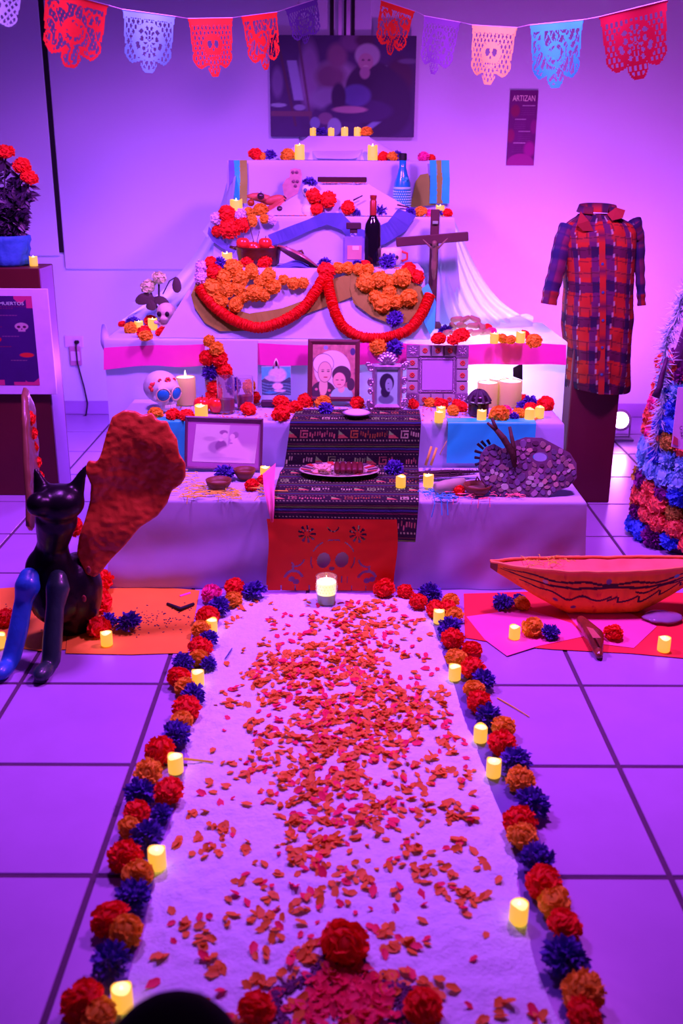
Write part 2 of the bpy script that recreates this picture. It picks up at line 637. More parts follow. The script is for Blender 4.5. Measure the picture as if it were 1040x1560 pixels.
# purple ribbon over the front of tier five
papers('purple_ribbon', 'wide purple ribbon swag hanging behind the wine bottle',
       [(408, 358), (440, 345), (470, 334), (490, 324), (520, 324), (540, 345), (560, 352), (590, 338), (606, 318), (634, 328), (618, 352), (585, 372),
        (562, 378), (540, 374), (520, 350), (498, 342), (470, 352), (440, 366), (414, 374)], PL5, M_PURPLE, off=0.014, wob=0.012, cat='ribbon')
papers('purple_ribbon', 'narrow purple ribbon at the left corner below the red flowers',
       [(318, 345), (328, 358), (345, 370), (362, 378), (356, 386), (338, 378), (324, 368), (316, 356)], PL5, M_VIOL, off=0.02, cat='ribbon')
# striped ribbons on the ends of tier six
for x0, x1, m_, lb in ((348, 357, M_VIOL, 'violet ribbon strip, outermost on the left end of the striped tier'),
                       (356, 365, M_TURQ, 'turquoise ribbon strip in the middle on the left end of the striped tier'),
                       (364, 376, M_GOLDR, 'brown ribbon strip, innermost on the left end of the striped tier'),
                       (654, 665, M_TURQ, 'turquoise ribbon strip, innermost on the right end of the striped tier'),
                       (664, 674, M_GOLDR, 'brown ribbon strip in the middle on the right end of the striped tier'),
                       (672, 684, M_TURQ, 'turquoise ribbon strip, outermost on the right end of the striped tier')):
    papers('ribbon_strip', lb, [(x0, 244), (x1, 244), (x1 + 1, 275), (x1, 310), (x0, 310), (x0 + 1, 280)], PL6, m_, off=0.016, cat='ribbon', wob=0.004)
papers('kraft_paper', 'brown paper piece leaning beside the blue bottle',
       [(633, 276), (640, 266), (652, 264), (655, 276), (654, 290), (664, 312), (624, 316), (628, 300)], PL6, M_GOLDR, off=0.010)
# turquoise cloths over the front of tier two
def hang_cloth(name, label, xa, xb, ztop, ylo, drop, y_front, m, seed, ytop_depth=0.06):
    def fn(u, v):
        x = xa + (xb - xa) * u
        L = ytop_depth + drop
        s = v * L
        if s < ytop_depth:
            p = V((x, y_front + ytop_depth - s, ztop))
        else:
            p = V((x, y_front - 0.010, ztop - (s - ytop_depth)))
        k = 0.004 * noise.noise((x * 12 + seed, s * 10, seed)) + 0.003 * math.sin(u * 9 + v * 5 + seed)
        return p + V((0, -abs(k), 0.005 + abs(k) * 0.5))
    return MB().grid(fn, 40, 30).build(name, m, None, label, 'cloth', smooth=True)


xa, xb = D(682, 645, 4.03).x, D(816, 645, 4.03).x
hang_cloth('turquoise_cloth', 'turquoise cloth hanging over the second tier behind the mosaic palette', xa, xb, Z2 + 0.002, 0, 0.178, 4.035, M_TURQ, 3)
xa, xb = D(235, 645, 4.03).x, D(302, 645, 4.03).x
hang_cloth('turquoise_cloth', 'turquoise cloth hanging behind the framed wedding photograph', xa, xb, Z2 + 0.002, 0, 0.178, 4.035, M_TURQ, 8)
papers('blue_ribbon', 'blue ribbon end beside the red garland near the crucifix', [(642, 440), (652, 432), (664, 460), (662, 500), (655, 510), (645, 490), (650, 465)], PL4, M_TURQ, off=0.03, cat='ribbon')
# white board leaning on tier three
bd = empty('canvas_board', D(355, 612, 4.46), 'blank white canvas board leaning behind the flower column', 'board')
q = [D(312, 519, 4.440), D(392, 519, 4.440), D(392, 613, 4.40), D(312, 613, 4.40)]
part(MB().prism(q, (0, 0.018, 0.0)), 'board', mat('canvas_white', A(185, 98, 245), 0.8, var=.04), bd)

# ================================================================== PAPER FLOWERS
def flower_mesh(kind, m, seed):
    rd = random.Random(seed)
    n, wd, jit, polar, cup = {'marigold': (110, 0.34, 0.05, 120, 0.10), 'pompom': (90, 0.50, 0.035, 125, 0.12),
                              'spiky': (105, 0.36, 0.08, 112, 0.06), 'rose': (40, 0.55, 0.05, 100, 0.25)}[kind]
    b = MB()
    for i in range(n):
        ct = 1 - (1 - math.cos(math.radians(polar))) * (i + 0.5) / n
        th = math.acos(ct)
        ph = i * 2.39996 + rd.uniform(-.15, .15)
        d = V((math.sin(th) * math.cos(ph), math.sin(th) * math.sin(ph), math.cos(th)))
        t1 = d.orthogonal().normalized()
        a = rd.uniform(0, 2 * PI)
        s = t1 * math.cos(a) + d.cross(t1) * math.sin(a)
        q = d.cross(s)
        R = rd.uniform(0.88, 1.03)
        if kind == 'spiky':
            R = rd.uniform(0.78, 1.08)
        squash = 0.82
        vs = []
        for r in range(4):
            f = r / 3
            rad = 0.18 + (R - 0.18) * f
            ww = wd * (0.25 + 0.75 * f) * (0.75 if (r == 3 and kind == 'spiky') else 1)
            for c in (-1, -0.33, 0.33, 1):
                p = d * (rad - 0.10 * abs(c) * f * (0.5 if kind != 'spiky' else 1.2)) + s * (c * ww * 0.5) + q * (cup * f * f * (1 - c * c * 0.5))
                if r == 3:
                    p += d * rd.uniform(-jit, jit) * 1.4 + q * rd.uniform(-jit, jit) * 1.5
                elif r == 2:
                    p += q * rd.uniform(-jit, jit)
                vs.append(V((p.x, p.y, p.z * squash)))
        b.add(vs, [(r * 4 + c, r * 4 + c + 1, r * 4 + c + 5, r * 4 + c + 4) for r in range(3) for c in range(3)])
    q = 0.56 if kind == 'spiky' else 0.80
    b.ell((0, 0, 0), (q, q, q * .82), None, 14, 9)
    return b.mesh('paper_flower', m, True)


FM = {
    'red': mat('red_crepe_paper', (0.95, 0.035, 0.012), 0.8, var=0.12, scale=4, transl=0.28),
    'orange': mat('orange_crepe_paper', (0.95, 0.58, 0.02), 0.8, var=0.12, scale=4, transl=0.28),
    'purple': mat('purple_crepe_paper', (0.085, 0.05, 0.40), 0.8, var=0.25, scale=4, transl=0.15),
    'pink': mat('pink_crepe_paper', (0.93, 0.06, 0.32), 0.8, var=0.15, scale=4, transl=0.25),
    'white': mat('white_crepe_paper', (0.80, 0.80, 0.85), 0.8, var=0.1, scale=4, transl=0.25),
    'blue': mat('blue_crepe_paper', (0.05, 0.20, 0.85), 0.8, var=0.2, scale=4, transl=0.2),
    'sky': mat('sky_blue_crepe_paper', (0.25, 0.70, 0.92), 0.8, var=0.2, scale=4, transl=0.2),
    'brown': mat('ochre_crepe_paper', (0.45, 0.42, 0.03), 0.8, var=0.2, scale=4, transl=0.2),
    'coral': mat('coral_crepe_paper', (0.93, 0.22, 0.10), 0.8, var=0.2, scale=4, transl=0.2),
    'plum': mat('plum_crepe_paper', (0.22, 0.02, 0.22), 0.8, var=0.2, scale=4, transl=0.2),
}
KIND = {'red': ['pompom', 'marigold'], 'orange': ['marigold', 'pompom'], 'purple': ['spiky', 'spiky'], 'pink': ['pompom', 'marigold'],
        'white': ['rose', 'pompom'], 'blue': ['spiky', 'rose'], 'sky': ['rose', 'spiky'], 'brown': ['rose', 'marigold'],
        'coral': ['rose', 'marigold'], 'plum': ['spiky', 'rose']}
FMESH = {c: [flower_mesh(k, FM[c], 11 * i + hash_i) for i, k in enumerate(KIND[c] * 2)] for hash_i, c in enumerate(FM)}
ORD = ['first', 'second', 'third', 'fourth', 'fifth', 'sixth', 'seventh', 'eighth', 'ninth', 'tenth', 'eleventh', 'twelfth',
       'thirteenth', 'fourteenth', 'fifteenth', 'sixteenth', 'seventeenth', 'eighteenth', 'nineteenth', 'twentieth',
       'twenty-first', 'twenty-second']
WORD = {'red': 'red', 'orange': 'orange', 'purple': 'dark purple', 'pink': 'pink', 'white': 'white'}


def put_flower(col, p, r, face=(0, 0, 1), label=None, group=None, parent=None, name='paper_flower'):
    o = link(name, random.choice(FMESH[col]), None, label, 'flower' if label else None, group)
    o.location = p
    n = (V(face).normalized() + V((random.uniform(-.3, .3), random.uniform(-.3, .3), random.uniform(-.1, .1)))).normalized()
    qt = n.to_track_quat('Z', 'Y') @ Euler((0, 0, random.uniform(0, 6.28))).to_quaternion()
    o.rotation_euler = qt.to_euler()
    o.scale = (r * random.uniform(0.95, 1.12), r * random.uniform(0.95, 1.12), r * random.uniform(0.9, 1.1))
    if parent:
        setparent(o, parent)
    return o


def zone(specs, mode, phrase, group, order='x', face=(0, -0.35, 1)):
    """specs: (colour, px, py, r px). mode: ('top', z) rests on a level, ('topY', z, Y) rests on a level at a depth, ('plane', plane)"""
    bycol = {}
    for s in specs:
        bycol.setdefault(s[0], []).append(s)
    for col, ls in bycol.items():
        ls.sort(key=lambda s: s[1] if order == 'x' else (s[2] if order == 'y' else -s[2]))
        for i, (c, px, py, r) in enumerate(ls):
            if mode[0] == 'top':
                p = G(px, py + r * 0.8, mode[1])
                k = ppm(p)
                rr = r / k * 1.06
                p = p + V((0, 0.25 * rr, rr * 0.60))
            elif mode[0] == 'topY':
                p = D(px, py, mode[2])
                rr = r / ppm(p) * 1.06
                p.y += random.uniform(-.015, .015)
                p.z = mode[1] + rr * 0.62 if len(mode) < 4 else max(p.z, mode[1] + rr * 0.62)
            else:
                p = PLN(px, py, mode[1][0], V(mode[1][1]))
                rr = r / ppm(p) * 1.06
                p = p + V(mode[1][1]).normalized() * (rr * (0.45 + 0.25 * random.random()) + 0.006)
            if len(ls) == 1:
                lb = f'only {WORD[c]} tissue-paper flower {phrase[0]}'
            else:
                lb = f'{ORD[i]} {WORD[c]} tissue-paper flower {phrase[1]} {phrase[0]}'
            put_flower(c, p, rr, face, lb, group)


XW = 'from the left'
R_, O_, P_, K_, W_ = 'red', 'orange', 'purple', 'pink', 'white'
left_border = [(K_, 322, 903, 16), (R_, 357, 893, 17), (O_, 355, 912, 14), (P_, 387, 898, 18), (P_, 333, 922, 17), (R_, 316, 937, 18),
               (O_, 306, 957, 15), (P_, 318, 972, 15), (R_, 305, 985, 18), (O_, 302, 1001, 14), (P_, 278, 1007, 17), (P_, 318, 1010, 13),
               (R_, 273, 1030, 18), (O_, 281, 1044, 16), (P_, 295, 1056, 19), (R_, 284, 1077, 20), (O_, 276, 1097, 17), (P_, 268, 1115, 22),
               (R_, 243, 1142, 23), (O_, 225, 1175, 21), (R_, 256, 1203, 22), (P_, 212, 1206, 23), (R_, 208, 1236, 20), (P_, 245, 1238, 16),
               (O_, 196, 1259, 17), (P_, 224, 1270, 25), (R_, 190, 1303, 27), (O_, 210, 1329, 23), (P_, 203, 1361, 27), (R_, 167, 1396, 27),
               (O_, 192, 1416, 27), (P_, 168, 1461, 33), (R_, 124, 1523, 32), (O_, 150, 1547, 27)]
right_border = [(R_, 585, 895, 17), (R_, 617, 900, 13), (R_, 637, 915, 15), (P_, 655, 901, 17), (R_, 662, 926, 14), (R_, 682, 924, 12), (O_, 686, 914, 14),
                (O_, 692, 935, 14), (P_, 685, 955, 19), (R_, 690, 971, 18), (R_, 719, 988, 16), (O_, 695, 1001, 17), (R_, 720, 1016, 18),
                (P_, 737, 1034, 18), (O_, 722, 1049, 17), (R_, 730, 1068, 20), (P_, 743, 1089, 21), (O_, 767, 1106, 19), (R_, 765, 1131, 22),
                (P_, 785, 1156, 24), (O_, 793, 1185, 23), (P_, 811, 1220, 26), (R_, 791, 1249, 24), (O_, 795, 1272, 22), (P_, 818, 1306, 26),
                (R_, 829, 1342, 28), (O_, 845, 1373, 25), (R_, 860, 1407, 27), (P_, 860, 1455, 34), (O_, 888, 1508, 32), (R_, 890, 1545, 28)]
zone(left_border, ('top', 0.008), ('bordering the left side of the carpet', 'from the altar'), 'paper flowers along the left carpet edge', 'y')
zone(right_border, ('top', 0.008), ('bordering the right side of the carpet', 'from the altar'), 'paper flowers along the right carpet edge', 'y')
zone([(R_, 525, 1434, 34), (R_, 390, 1535, 30), (R_, 645, 1531, 31)], ('top', 0.012), ('on the petal cross', XW),
     'flowers of the petal cross')
garden4 = [(R_, 322, 402, 9), (P_, 337, 404, 10), (R_, 328, 418, 13), (W_, 308, 409, 10), (W_, 307, 425, 11), (O_, 356, 411, 14), (O_, 341, 425, 13), (O_, 366, 426, 13),
           (O_, 384, 416, 11), (O_, 326, 442, 14), (O_, 345, 443, 13), (O_, 363, 441, 12), (O_, 337, 460, 12), (O_, 372, 455, 9), (O_, 388, 449, 13), (O_, 402, 452, 11),
           (O_, 360, 466, 12), (O_, 410, 422, 11), (O_, 416, 439, 12), (O_, 398, 431, 11), (O_, 432, 428, 8), (O_, 447, 434, 10), (O_, 462, 433, 9)]
zone(garden4, ('plane', PL4), ('above the left red garland', XW), 'flowers above the left garland', 'x', N4)
garden4b = [(R_, 497, 416, 14), (O_, 515, 410, 9), (O_, 529, 410, 10), (O_, 545, 412, 9), (O_, 560, 412, 9),
            (O_, 557, 433, 15), (O_, 578, 428, 13), (O_, 592, 432, 10), (O_, 612, 426, 14), (O_, 582, 464, 14), (O_, 571, 455, 11), (O_, 601, 462, 12),
            (O_, 622, 456, 14), (O_, 592, 446, 10), (R_, 622, 414, 11), (R_, 635, 424, 11), (P_, 601, 488, 13)]
zone(garden4b, ('plane', PL4), ('above the right red garland', XW), 'flowers above the right garland', 'x', N4)
zone([(O_, 575, 527, 13), (P_, 600, 528, 13)], ('plane', PL3), ('pinned on the pink ribbon', XW), 'flowers on the pink ribbon', 'x', FR)
zone([(K_, 357, 400, 8), (R_, 376, 404, 10), (R_, 403, 408, 11), (P_, 494, 403, 10), (P_, 543, 399, 8), (R_, 556, 400, 8), (P_, 590, 407, 14)],
     ('topY', Z4, 4.66), ('lying beside the clay dish and bottles', XW), 'flowers lying on the bottle tier')
zone([(R_, 346, 326, 12), (R_, 351, 347, 15), (R_, 370, 341, 12), (R_, 331, 352, 8), (W_, 331, 333, 10), (W_, 367, 327, 9), (O_, 384, 336, 9),
      (O_, 403, 333, 7), (W_, 415, 335, 7)], ('plane', PL5), ('on the front of the purple-ribbon tier', XW), 'flowers on the front of the ribbon tier', 'x', FR)
zone([(O_, 378, 318, 8), (O_, 396, 316, 12), (P_, 580, 317, 11), (P_, 543, 316, 7), (P_, 625, 318, 9), (O_, 640, 320, 10), (K_, 655, 320, 7), (P_, 668, 315, 8), (R_, 681, 324, 8)],
     ('topY', Z5, 5.02), ('on top of the purple-ribbon tier', XW), 'flowers on the ribbon tier')
zone([(R_, 390, 234, 11), (O_, 400, 238, 7), (P_, 411, 237, 10), (O_, 438, 238, 11), (R_, 584, 236, 9), (O_, 598, 237, 9), (P_, 605, 230, 10),
      (K_, 645, 238, 9), (R_, 657, 239, 7)], ('topY', Z6, 5.36), ('on the striped tier', XW), 'flowers on the striped tier')
zone([(P_, 490, 202, 9), (O_, 558, 202, 10)], ('topY', Z7, 5.54), ('among the candles on the topmost tier', XW), 'flowers on the topmost tier')
zone([(P_, 202, 490, 11), (R_, 186, 493, 6), (O_, 199, 499, 10), (R_, 229, 488, 10), (R_, 219, 505, 11), (O_, 222, 511, 10), (R_, 246, 504, 9)],
     ('top', Z3), ('beside the small skull figure', XW), 'flowers by the skull figure')
zone([(P_, 678, 503, 11), (R_, 668, 515, 11), (R_, 703, 509, 12), (R_, 690, 517, 10), (R_, 742, 498, 7), (K_, 748, 504, 8),
      (O_, 765, 515, 9), (O_, 778, 517, 8), (O_, 813, 518, 12), (R_, 798, 509, 8)], ('top', Z3), ('right on the third tier', XW), 'flowers on the right of tier three')
zone([(O_, 319, 518, 9), (O_, 331, 531, 12), (R_, 316, 544, 12), (R_, 336, 546, 12), (R_, 343, 563, 12), (P_, 321, 566, 13), (R_, 327, 590, 12), (P_, 356, 582, 12),
      (O_, 380, 586, 10), (R_, 324, 603, 11), (R_, 389, 604, 9)], ('plane', ((0, 4.39, 0), FR)), ('of the column beside the white board', XW), 'flower column by the white board', 'y', FR)
zone([(O_, 237, 629, 11), (R_, 264, 631, 12), (R_, 284, 632, 12), (R_, 378, 622, 12), (R_, 428, 611, 13), (R_, 428, 628, 15), (R_, 465, 609, 13), (R_, 450, 619, 11), (O_, 477, 603, 12),
      (O_, 492, 611, 12), (P_, 496, 622, 12), (R_, 544, 612, 11)], ('top', Z2), ('left of the silver frame', XW), 'flowers left of the silver frame')
zone([(R_, 629, 615, 9), (O_, 655, 612, 9), (R_, 672, 614, 10), (R_, 695, 611, 9), (O_, 690, 624, 10), (R_, 703, 619, 9), (O_, 760, 630, 15), (K_, 771, 624, 9), (O_, 790, 629, 10), (P_, 783, 634, 8),
      (R_, 797, 607, 9), (P_, 808, 611, 12), (P_, 795, 617, 9), (R_, 808, 620, 10), (R_, 831, 614, 13)], ('top', Z2), ('right of the silver frame', XW), 'flowers right of the silver frame')
zone([(P_, 342, 719, 16), (R_, 383, 738, 11), (R_, 401, 730, 10), (P_, 600, 712, 14), (R_, 611, 703, 10), (R_, 699, 746, 9)], ('top', Z1),
     ('lying on the lowest tier', XW), 'flowers on the lowest tier')
zone([(R_, 150, 954, 18), (P_, 164, 945, 14), (P_, 197, 946, 19), (R_, 150, 884, 22), (R_, 148, 912, 22), (R_, 122, 936, 20), (R_, 8, 940, 16)], ('top', 0.006),
     ('on orange paper by the cat', XW), 'flowers by the winged cat')
zone([(O_, 811, 954, 17), (P_, 838, 962, 14), (R_, 934, 962, 15), (O_, 795, 918, 12), (P_, 766, 916, 15), (P_, 790, 912, 10)], ('top', 0.006), ('on the papers by the canoe', XW), 'flowers by the canoe')

# live-looking marigolds lying with leaves on the ribbon tier
M_LEAF = mat('dark_leaf', (0.02, 0.035, 0.02), 0.5, var=.3)
M_STEM = mat('dark_stem', (0.03, 0.03, 0.02), 0.6, var=.3)
for k, (px, py, r, w_) in enumerate(((477, 298, 12, 'upper left'), (500, 304, 14, 'largest'), (482, 318, 11, 'lowest'), (530, 316, 11, 'rightmost'))):
    c = D(px, py, 5.0)
    rr = r / ppm(c)
    t = empty('marigold', (c.x, 5.0, c.z), f'{w_} of four red marigolds with dark leaves before the tray', 'flower', 'red marigolds before the tray')
    o = put_flower('red', c, rr, (0, -1, .5), name='flower_head', parent=t)
    foot = V((c.x + (0.035 if k < 2 else -0.02), 5.06, Z5 + 0.006))
    part(MB().tube([c, c.lerp(foot, .5) + V((.004, 0.01, 0)), foot], [0.004, 0.003, 0.003], 6), 'stem', M_STEM, t)
    for s in (-1, 1):
        lv = MB()
        a = c.lerp(foot, .55)
        d = V((s * 0.045, -0.012, -0.005 - 0.012 * k % 0.02))
        lv.prism([a, a + d * .4 + V((0, 0, .014)), a + d * .8 + V((0, 0, .008)), a + d, a + d * .8 - V((0, 0, .008)), a + d * .4 - V((0, 0, .012))], (0, .002, 0))
        part(lv, 'leaf', M_LEAF, t)

# ================================================================== RED GARLANDS
def garland(label, pts, plane, rpx):
    p0, n = V(plane[0]), V(plane[1]).normalized()
    P = [PLN(x, y, p0 + n * 0.035, n) for x, y in pts]
    cu = []
    for i in range(len(P) - 1):
        a, b_, c, d = P[max(i - 1, 0)], P[i], P[i + 1], P[min(i + 2, len(P) - 1)]
        for k in range(12):
            f = k / 12
            cu.append(0.5 * ((2 * b_) + (c - a) * f + (2 * a - 5 * b_ + 4 * c - d) * f * f + (3 * b_ - a - 3 * c + d) * f ** 3))
    cu.append(P[-1])
    t = empty('paper_garland', cu[0], label, 'garland', 'red paper garlands')
    part(MB().tube(cu, rpx / ppm(cu[0]) * .82, 10, jit=.06), 'cord', FM['red'], t, True)
    b = MB()
    r = rpx / ppm(cu[0])
    rd = random.Random(len(pts))
    tot = 0
    for i in range(len(cu) - 1):
        seg = (cu[i + 1] - cu[i])
        m_ = max(1, int(seg.length / 0.0028))
        for k in range(m_):
            c = cu[i].lerp(cu[i + 1], k / m_)
            tn = (seg.normalized() + V((rd.uniform(-.12, .12), rd.uniform(-.12, .12), rd.uniform(-.12, .12)))).normalized()
            s1 = tn.orthogonal().normalized()
            s2 = tn.cross(s1)
            K = 14
            ph = rd.uniform(0, 6)
            vs = [c]
            for j in range(K):
                a = 2 * PI * j / K + ph
                rr = r * rd.uniform(0.92, 1.03)
                vs.append(c + s1 * math.cos(a) * rr + s2 * math.sin(a) * rr + tn * rd.uniform(-.004, .004))
            b.add(vs, [(0, 1 + j, 1 + (j + 1) % K) for j in range(K)])
    part(b, 'ruffle', FM['red'], t, True)


garland('left red crepe-paper garland swag over brown paper', [(303, 438), (318, 458), (340, 478), (366, 492), (396, 499), (428, 490), (458, 472), (478, 448), (492, 424)], PL4, 9)
garland('right red crepe-paper garland swag ending by the crucifix', [(498, 424), (503, 450), (511, 478), (525, 500), (553, 514), (590, 514), (622, 502), (642, 478), (655, 448)], PL4, 9)

# ================================================================== CANDLES
M_LED = mat('glowing_wax', (0.75, 0.5, 0.06), 0.5, emit=(1.0, 0.49, 0.05), est=0.92, var=.03)
M_LEDTOP = mat('glowing_candle_well', (0.9, 0.7, 0.25), 0.5, emit=(1.0, 0.72, 0.26), est=1.6, var=.03)
M_FLAME = mat('led_flame', (1, .9, .6), 0.4, emit=(1.0, 0.80, 0.34), est=3.0)


def votive_meshes(seed, tall=1.08, waves=3):
    rd = random.Random(seed)
    n = 20
    ph = rd.uniform(0, 6)
    b = MB()
    prof = [(0.44, 0), (0.47, 0.03), (0.475, 0.3), (0.475, 0.65), (0.47, 1), (0.43, 1.01), (0.40, 0.97)]
    vs = []
    for r, z in prof:
        for k in range(n):
            a = 2 * PI * k / n
            zz = z * tall + (0.06 * math.sin(a * 2 + ph) + 0.03 * math.sin(a * waves)) * max(0, z - .6) / .4
            vs.append((r * math.cos(a), r * math.sin(a), zz))
    m = len(prof)
    b.add(vs, [(i * n + k, i * n + (k + 1) % n, (i + 1) * n + (k + 1) % n, (i + 1) * n + k) for i in range(m - 1) for k in range(n)]
          + [tuple(range(n))[::-1]])
    w_ = MB().lathe([(0.40, 0.97 * tall), (0.36, 0.80 * tall), (0.05, 0.76 * tall)], n)
    f_ = MB().lathe([(0.001, 0.70 * tall), (0.09, 0.76 * tall), (0.11, 0.86 * tall), (0.07, 1.0 * tall), (0.012, 1.14 * tall)], 8)
    return (b.mesh('candle_body', M_LED, 60), w_.mesh('candle_well', M_LEDTOP, True), f_.mesh('flame', M_FLAME, True))


VOT = [votive_meshes(s) for s in range(3)]
PIL = [votive_meshes(9, 1.32, 4)]


def candle(foot, wpx, label, group='LED votive candles', sets=VOT, name='votive_candle', lit=True):
    wd = wpx / ppm(foot)
    ms = random.choice(sets)
    t = empty(name, foot, label, 'candle', group, (0, 0, random.uniform(0, 6.28)))
    t.scale = (wd, wd, wd)
    for nm, me in zip(('candle_body', 'candle_well', 'flame'), ms):
        link(nm, me, t)
    return t


for px, py, w_, lb in ((323, 962, 18, 'votive candle nearest the altar along the left flower border'), (302, 1042, 20, 'second votive candle from the altar along the left flower border'),
                       (268, 1175, 25, 'third votive candle from the altar along the left flower border'), (240, 1320, 29, 'fourth votive candle from the altar along the left flower border'),
                       (187, 1534, 34, 'largest and nearest votive candle in the lower left'), (668, 948, 18, 'votive candle nearest the altar along the right flower border'),
                       (692, 1034, 20, 'second votive candle from the altar along the right flower border'), (731, 1128, 22, 'third votive candle from the altar along the right flower border'),
                       (751, 1181, 24, 'fourth votive candle from the altar along the right flower border'), (789, 1403, 30, 'nearest votive candle on the right side of the carpet'),
                       (163, 982, 19, 'votive candle on the orange paper beside the red flower'), (1, 985, 19, 'votive candle at the far left edge behind the blue cat leg'),
                       (783, 972, 18, 'votive candle on pink paper in front of the canoe'), (1010, 991, 20, 'votive candle on red paper at the far right')):
    candle(G(px, py, 0.006), w_, lb)
for px, py, w_, lb in ((671, 636, 15, 'rear of two votive candles beside the tin mirror frame'), (668, 643, 15, 'front of two votive candles beside the tin mirror frame'),
                       (733, 641, 15, 'votive candle before the dark lace-covered jar'), (806, 640, 16, 'left of two votive candles at the right end of the second tier'),
                       (821, 636, 15, 'right of two votive candles at the right end of the second tier'), (307, 640, 21, 'candle glowing behind the wedding photograph')):
    candle(G(px, py, Z2 + 0.002), w_, lb)
for px, py, w_, lb in ((404, 728, 16, 'votive candle at the lower right corner of the wedding frame'), (610, 742, 16, 'votive candle standing on the woven runner'),
                       (652, 741, 17, 'votive candle beside the pale clay roll')):
    candle(G(px, py, Z1 + 0.008), w_, lb)
for px, py, w_, lb in ((212, 505, 14, 'left of two glowing candles by the skull figure'), (233, 502, 15, 'right of two glowing candles by the skull figure'),
                       (752, 523, 14, 'left of two votive candles at the right end of the third tier'), (792, 522, 15, 'right of two votive candles at the right end of the third tier')):
    candle(G(px, py, Z3 + 0.002), w_, lb)
for px, w_, Y, z, lb, st in ((346, 17, 4.72, Z4, 'glowing candle left of the clay dish of apples', VOT), (360, 20, 5.03, Z5, 'glowing candle behind the red flowers on the left', VOT),
                             (670, 14, 5.03, Z5, 'glowing candle at the right end of the purple-ribbon tier', VOT),
                             (457, 16, 5.36, Z6, 'left tall pillar candle on the striped tier', PIL), (566, 16, 5.36, Z6, 'right tall pillar candle on the striped tier', PIL),
                             (477, 10, 5.56, Z7, 'leftmost of four small candles on the topmost tier', VOT), (504, 10, 5.56, Z7, 'second from left of four small candles on the topmost tier', VOT),
                             (524, 11, 5.56, Z7, 'third from left of four small candles on the topmost tier', VOT), (543, 11, 5.56, Z7, 'rightmost of four small candles on the topmost tier', VOT)):
    p = D(px, 400, Y)
    q = D(px, 780 - (780 - 400) * (1 if z < 1.2 else 1.2), Y)
    candle(V((q.x, Y, z + 0.002)), w_ , lb, sets=st, name='pillar_candle' if st is PIL else 'votive_candle')
# the glass votive on the carpet
M_GLASS = mat('clear_glass', (0.95, 0.95, 0.97), 0.03, glass=0.95, var=0.0)
M_WAX = mat('lit_wax', (0.95, 0.85, 0.75), 0.5, emit=(1.0, 0.50, 0.18), est=2.2)
M_WAXLO = mat('violet_wax', A(190, 120, 235), 0.5, transl=.2)
c = G(497, 920, 0.008)
k = ppm(c)
t = empty('glass_candle', c, 'lit candle in a textured glass before the red skull paper', 'candle')
part(MB().lathe([(14 / k, 0), (14.5 / k, .004), (16.5 / k, 0.112), (15.6 / k, 0.112), (13.6 / k, .008), (0.002, .008)], 28, c), 'glass', M_GLASS, t, 40)
part(MB().lathe([(12.8 / k, 0.009), (14.0 / k, 0.045), (0.002, 0.046)], 24, c), 'lower_wax', M_WAXLO, t, 40)
part(MB().lathe([(14.0 / k, 0.046), (15.1 / k, 0.092), (11 / k, 0.086), (0.002, 0.084)], 24, c), 'lit_wax', M_WAX, t, 40)
part(MB().lathe([(0.001, 0.08), (0.005, 0.09), (0.004, 0.10), (0.0008, 0.115)], 8, c), 'flame', M_FLAME, t, True)
rl = MB()
for i in range(20):
    a = i * 2 * PI / 20
    for j in range(3):
        r = 15.9 / k
        rl.ell(c + V((r * math.cos(a + j * .16), r * math.sin(a + j * .16), 0.058 + j * 0.012)), 0.0022, None, 6, 5)
part(rl, 'glass_beading', M_GLASS, t, True)
# pillar candles with real flames
M_PWAX = mat('pink_wax', A(215, 100, 165), 0.45, transl=.35, var=.04)
M_PWAXTOP = mat('molten_wax', (0.95, 0.8, 0.7), 0.4, emit=(1.0, 0.55, 0.30), est=2.0)
for px, w_, h_, lb, Y in ((741, 32, 0.105, 'left and shorter of three broad lit pillar candles', 4.36), (775, 36, 0.112, 'right and front of three broad lit pillar candles', 4.36),
                          (757, 30, 0.108, 'middle and rear of three broad lit pillar candles', 4.43)):
    c = D(px, 620, Y)
    c.z = Z2 + 0.002
    r = w_ / 2 / ppm(c)
    t = empty('broad_candle', c, lb, 'candle', 'broad pillar candles')
    part(MB().lathe([(r * .97, 0), (r, .006), (r, h_ * .97), (r * .95, h_), (r * .86, h_ - .004)], 28, c), 'wax_body', M_PWAX, t, 50)
    part(MB().lathe([(r * .9, h_ - .003), (r * .7, h_ - .012), (.002, h_ - .013)], 24, c), 'molten_pool', M_PWAXTOP, t, True)
    part(MB().lathe([(.001, h_ - .013), (.006, h_ - .002), (.005, h_ + .012), (.0008, h_ + .03)], 8, c), 'flame', M_FLAME, t, True)
c = D(284, 615, 4.36)
c.z = Z2 + .002
r = 15 / ppm(c)
t = empty('broad_candle', c, 'tall lit pink candle right of the painted skull', 'candle')
part(MB().lathe([(r * .97, 0), (r, .006), (r, .118), (r * .95, .122), (r * .86, .117)], 28, c), 'wax_body', M_PWAX, t, 50)
part(MB().lathe([(r * .9, .119), (r * .7, .108), (.002, .107)], 24, c), 'molten_pool', M_PWAXTOP, t, True)
part(MB().lathe([(.001, .107), (.006, .118), (.005, .132), (.0008, .152)], 8, c), 'flame', M_FLAME, t, True)
c = D(52, 408, 4.80)
candle(V((c.x, 4.80, 1.1015)), 13, 'small candle on the dark pedestal beside the blue flowerpot')

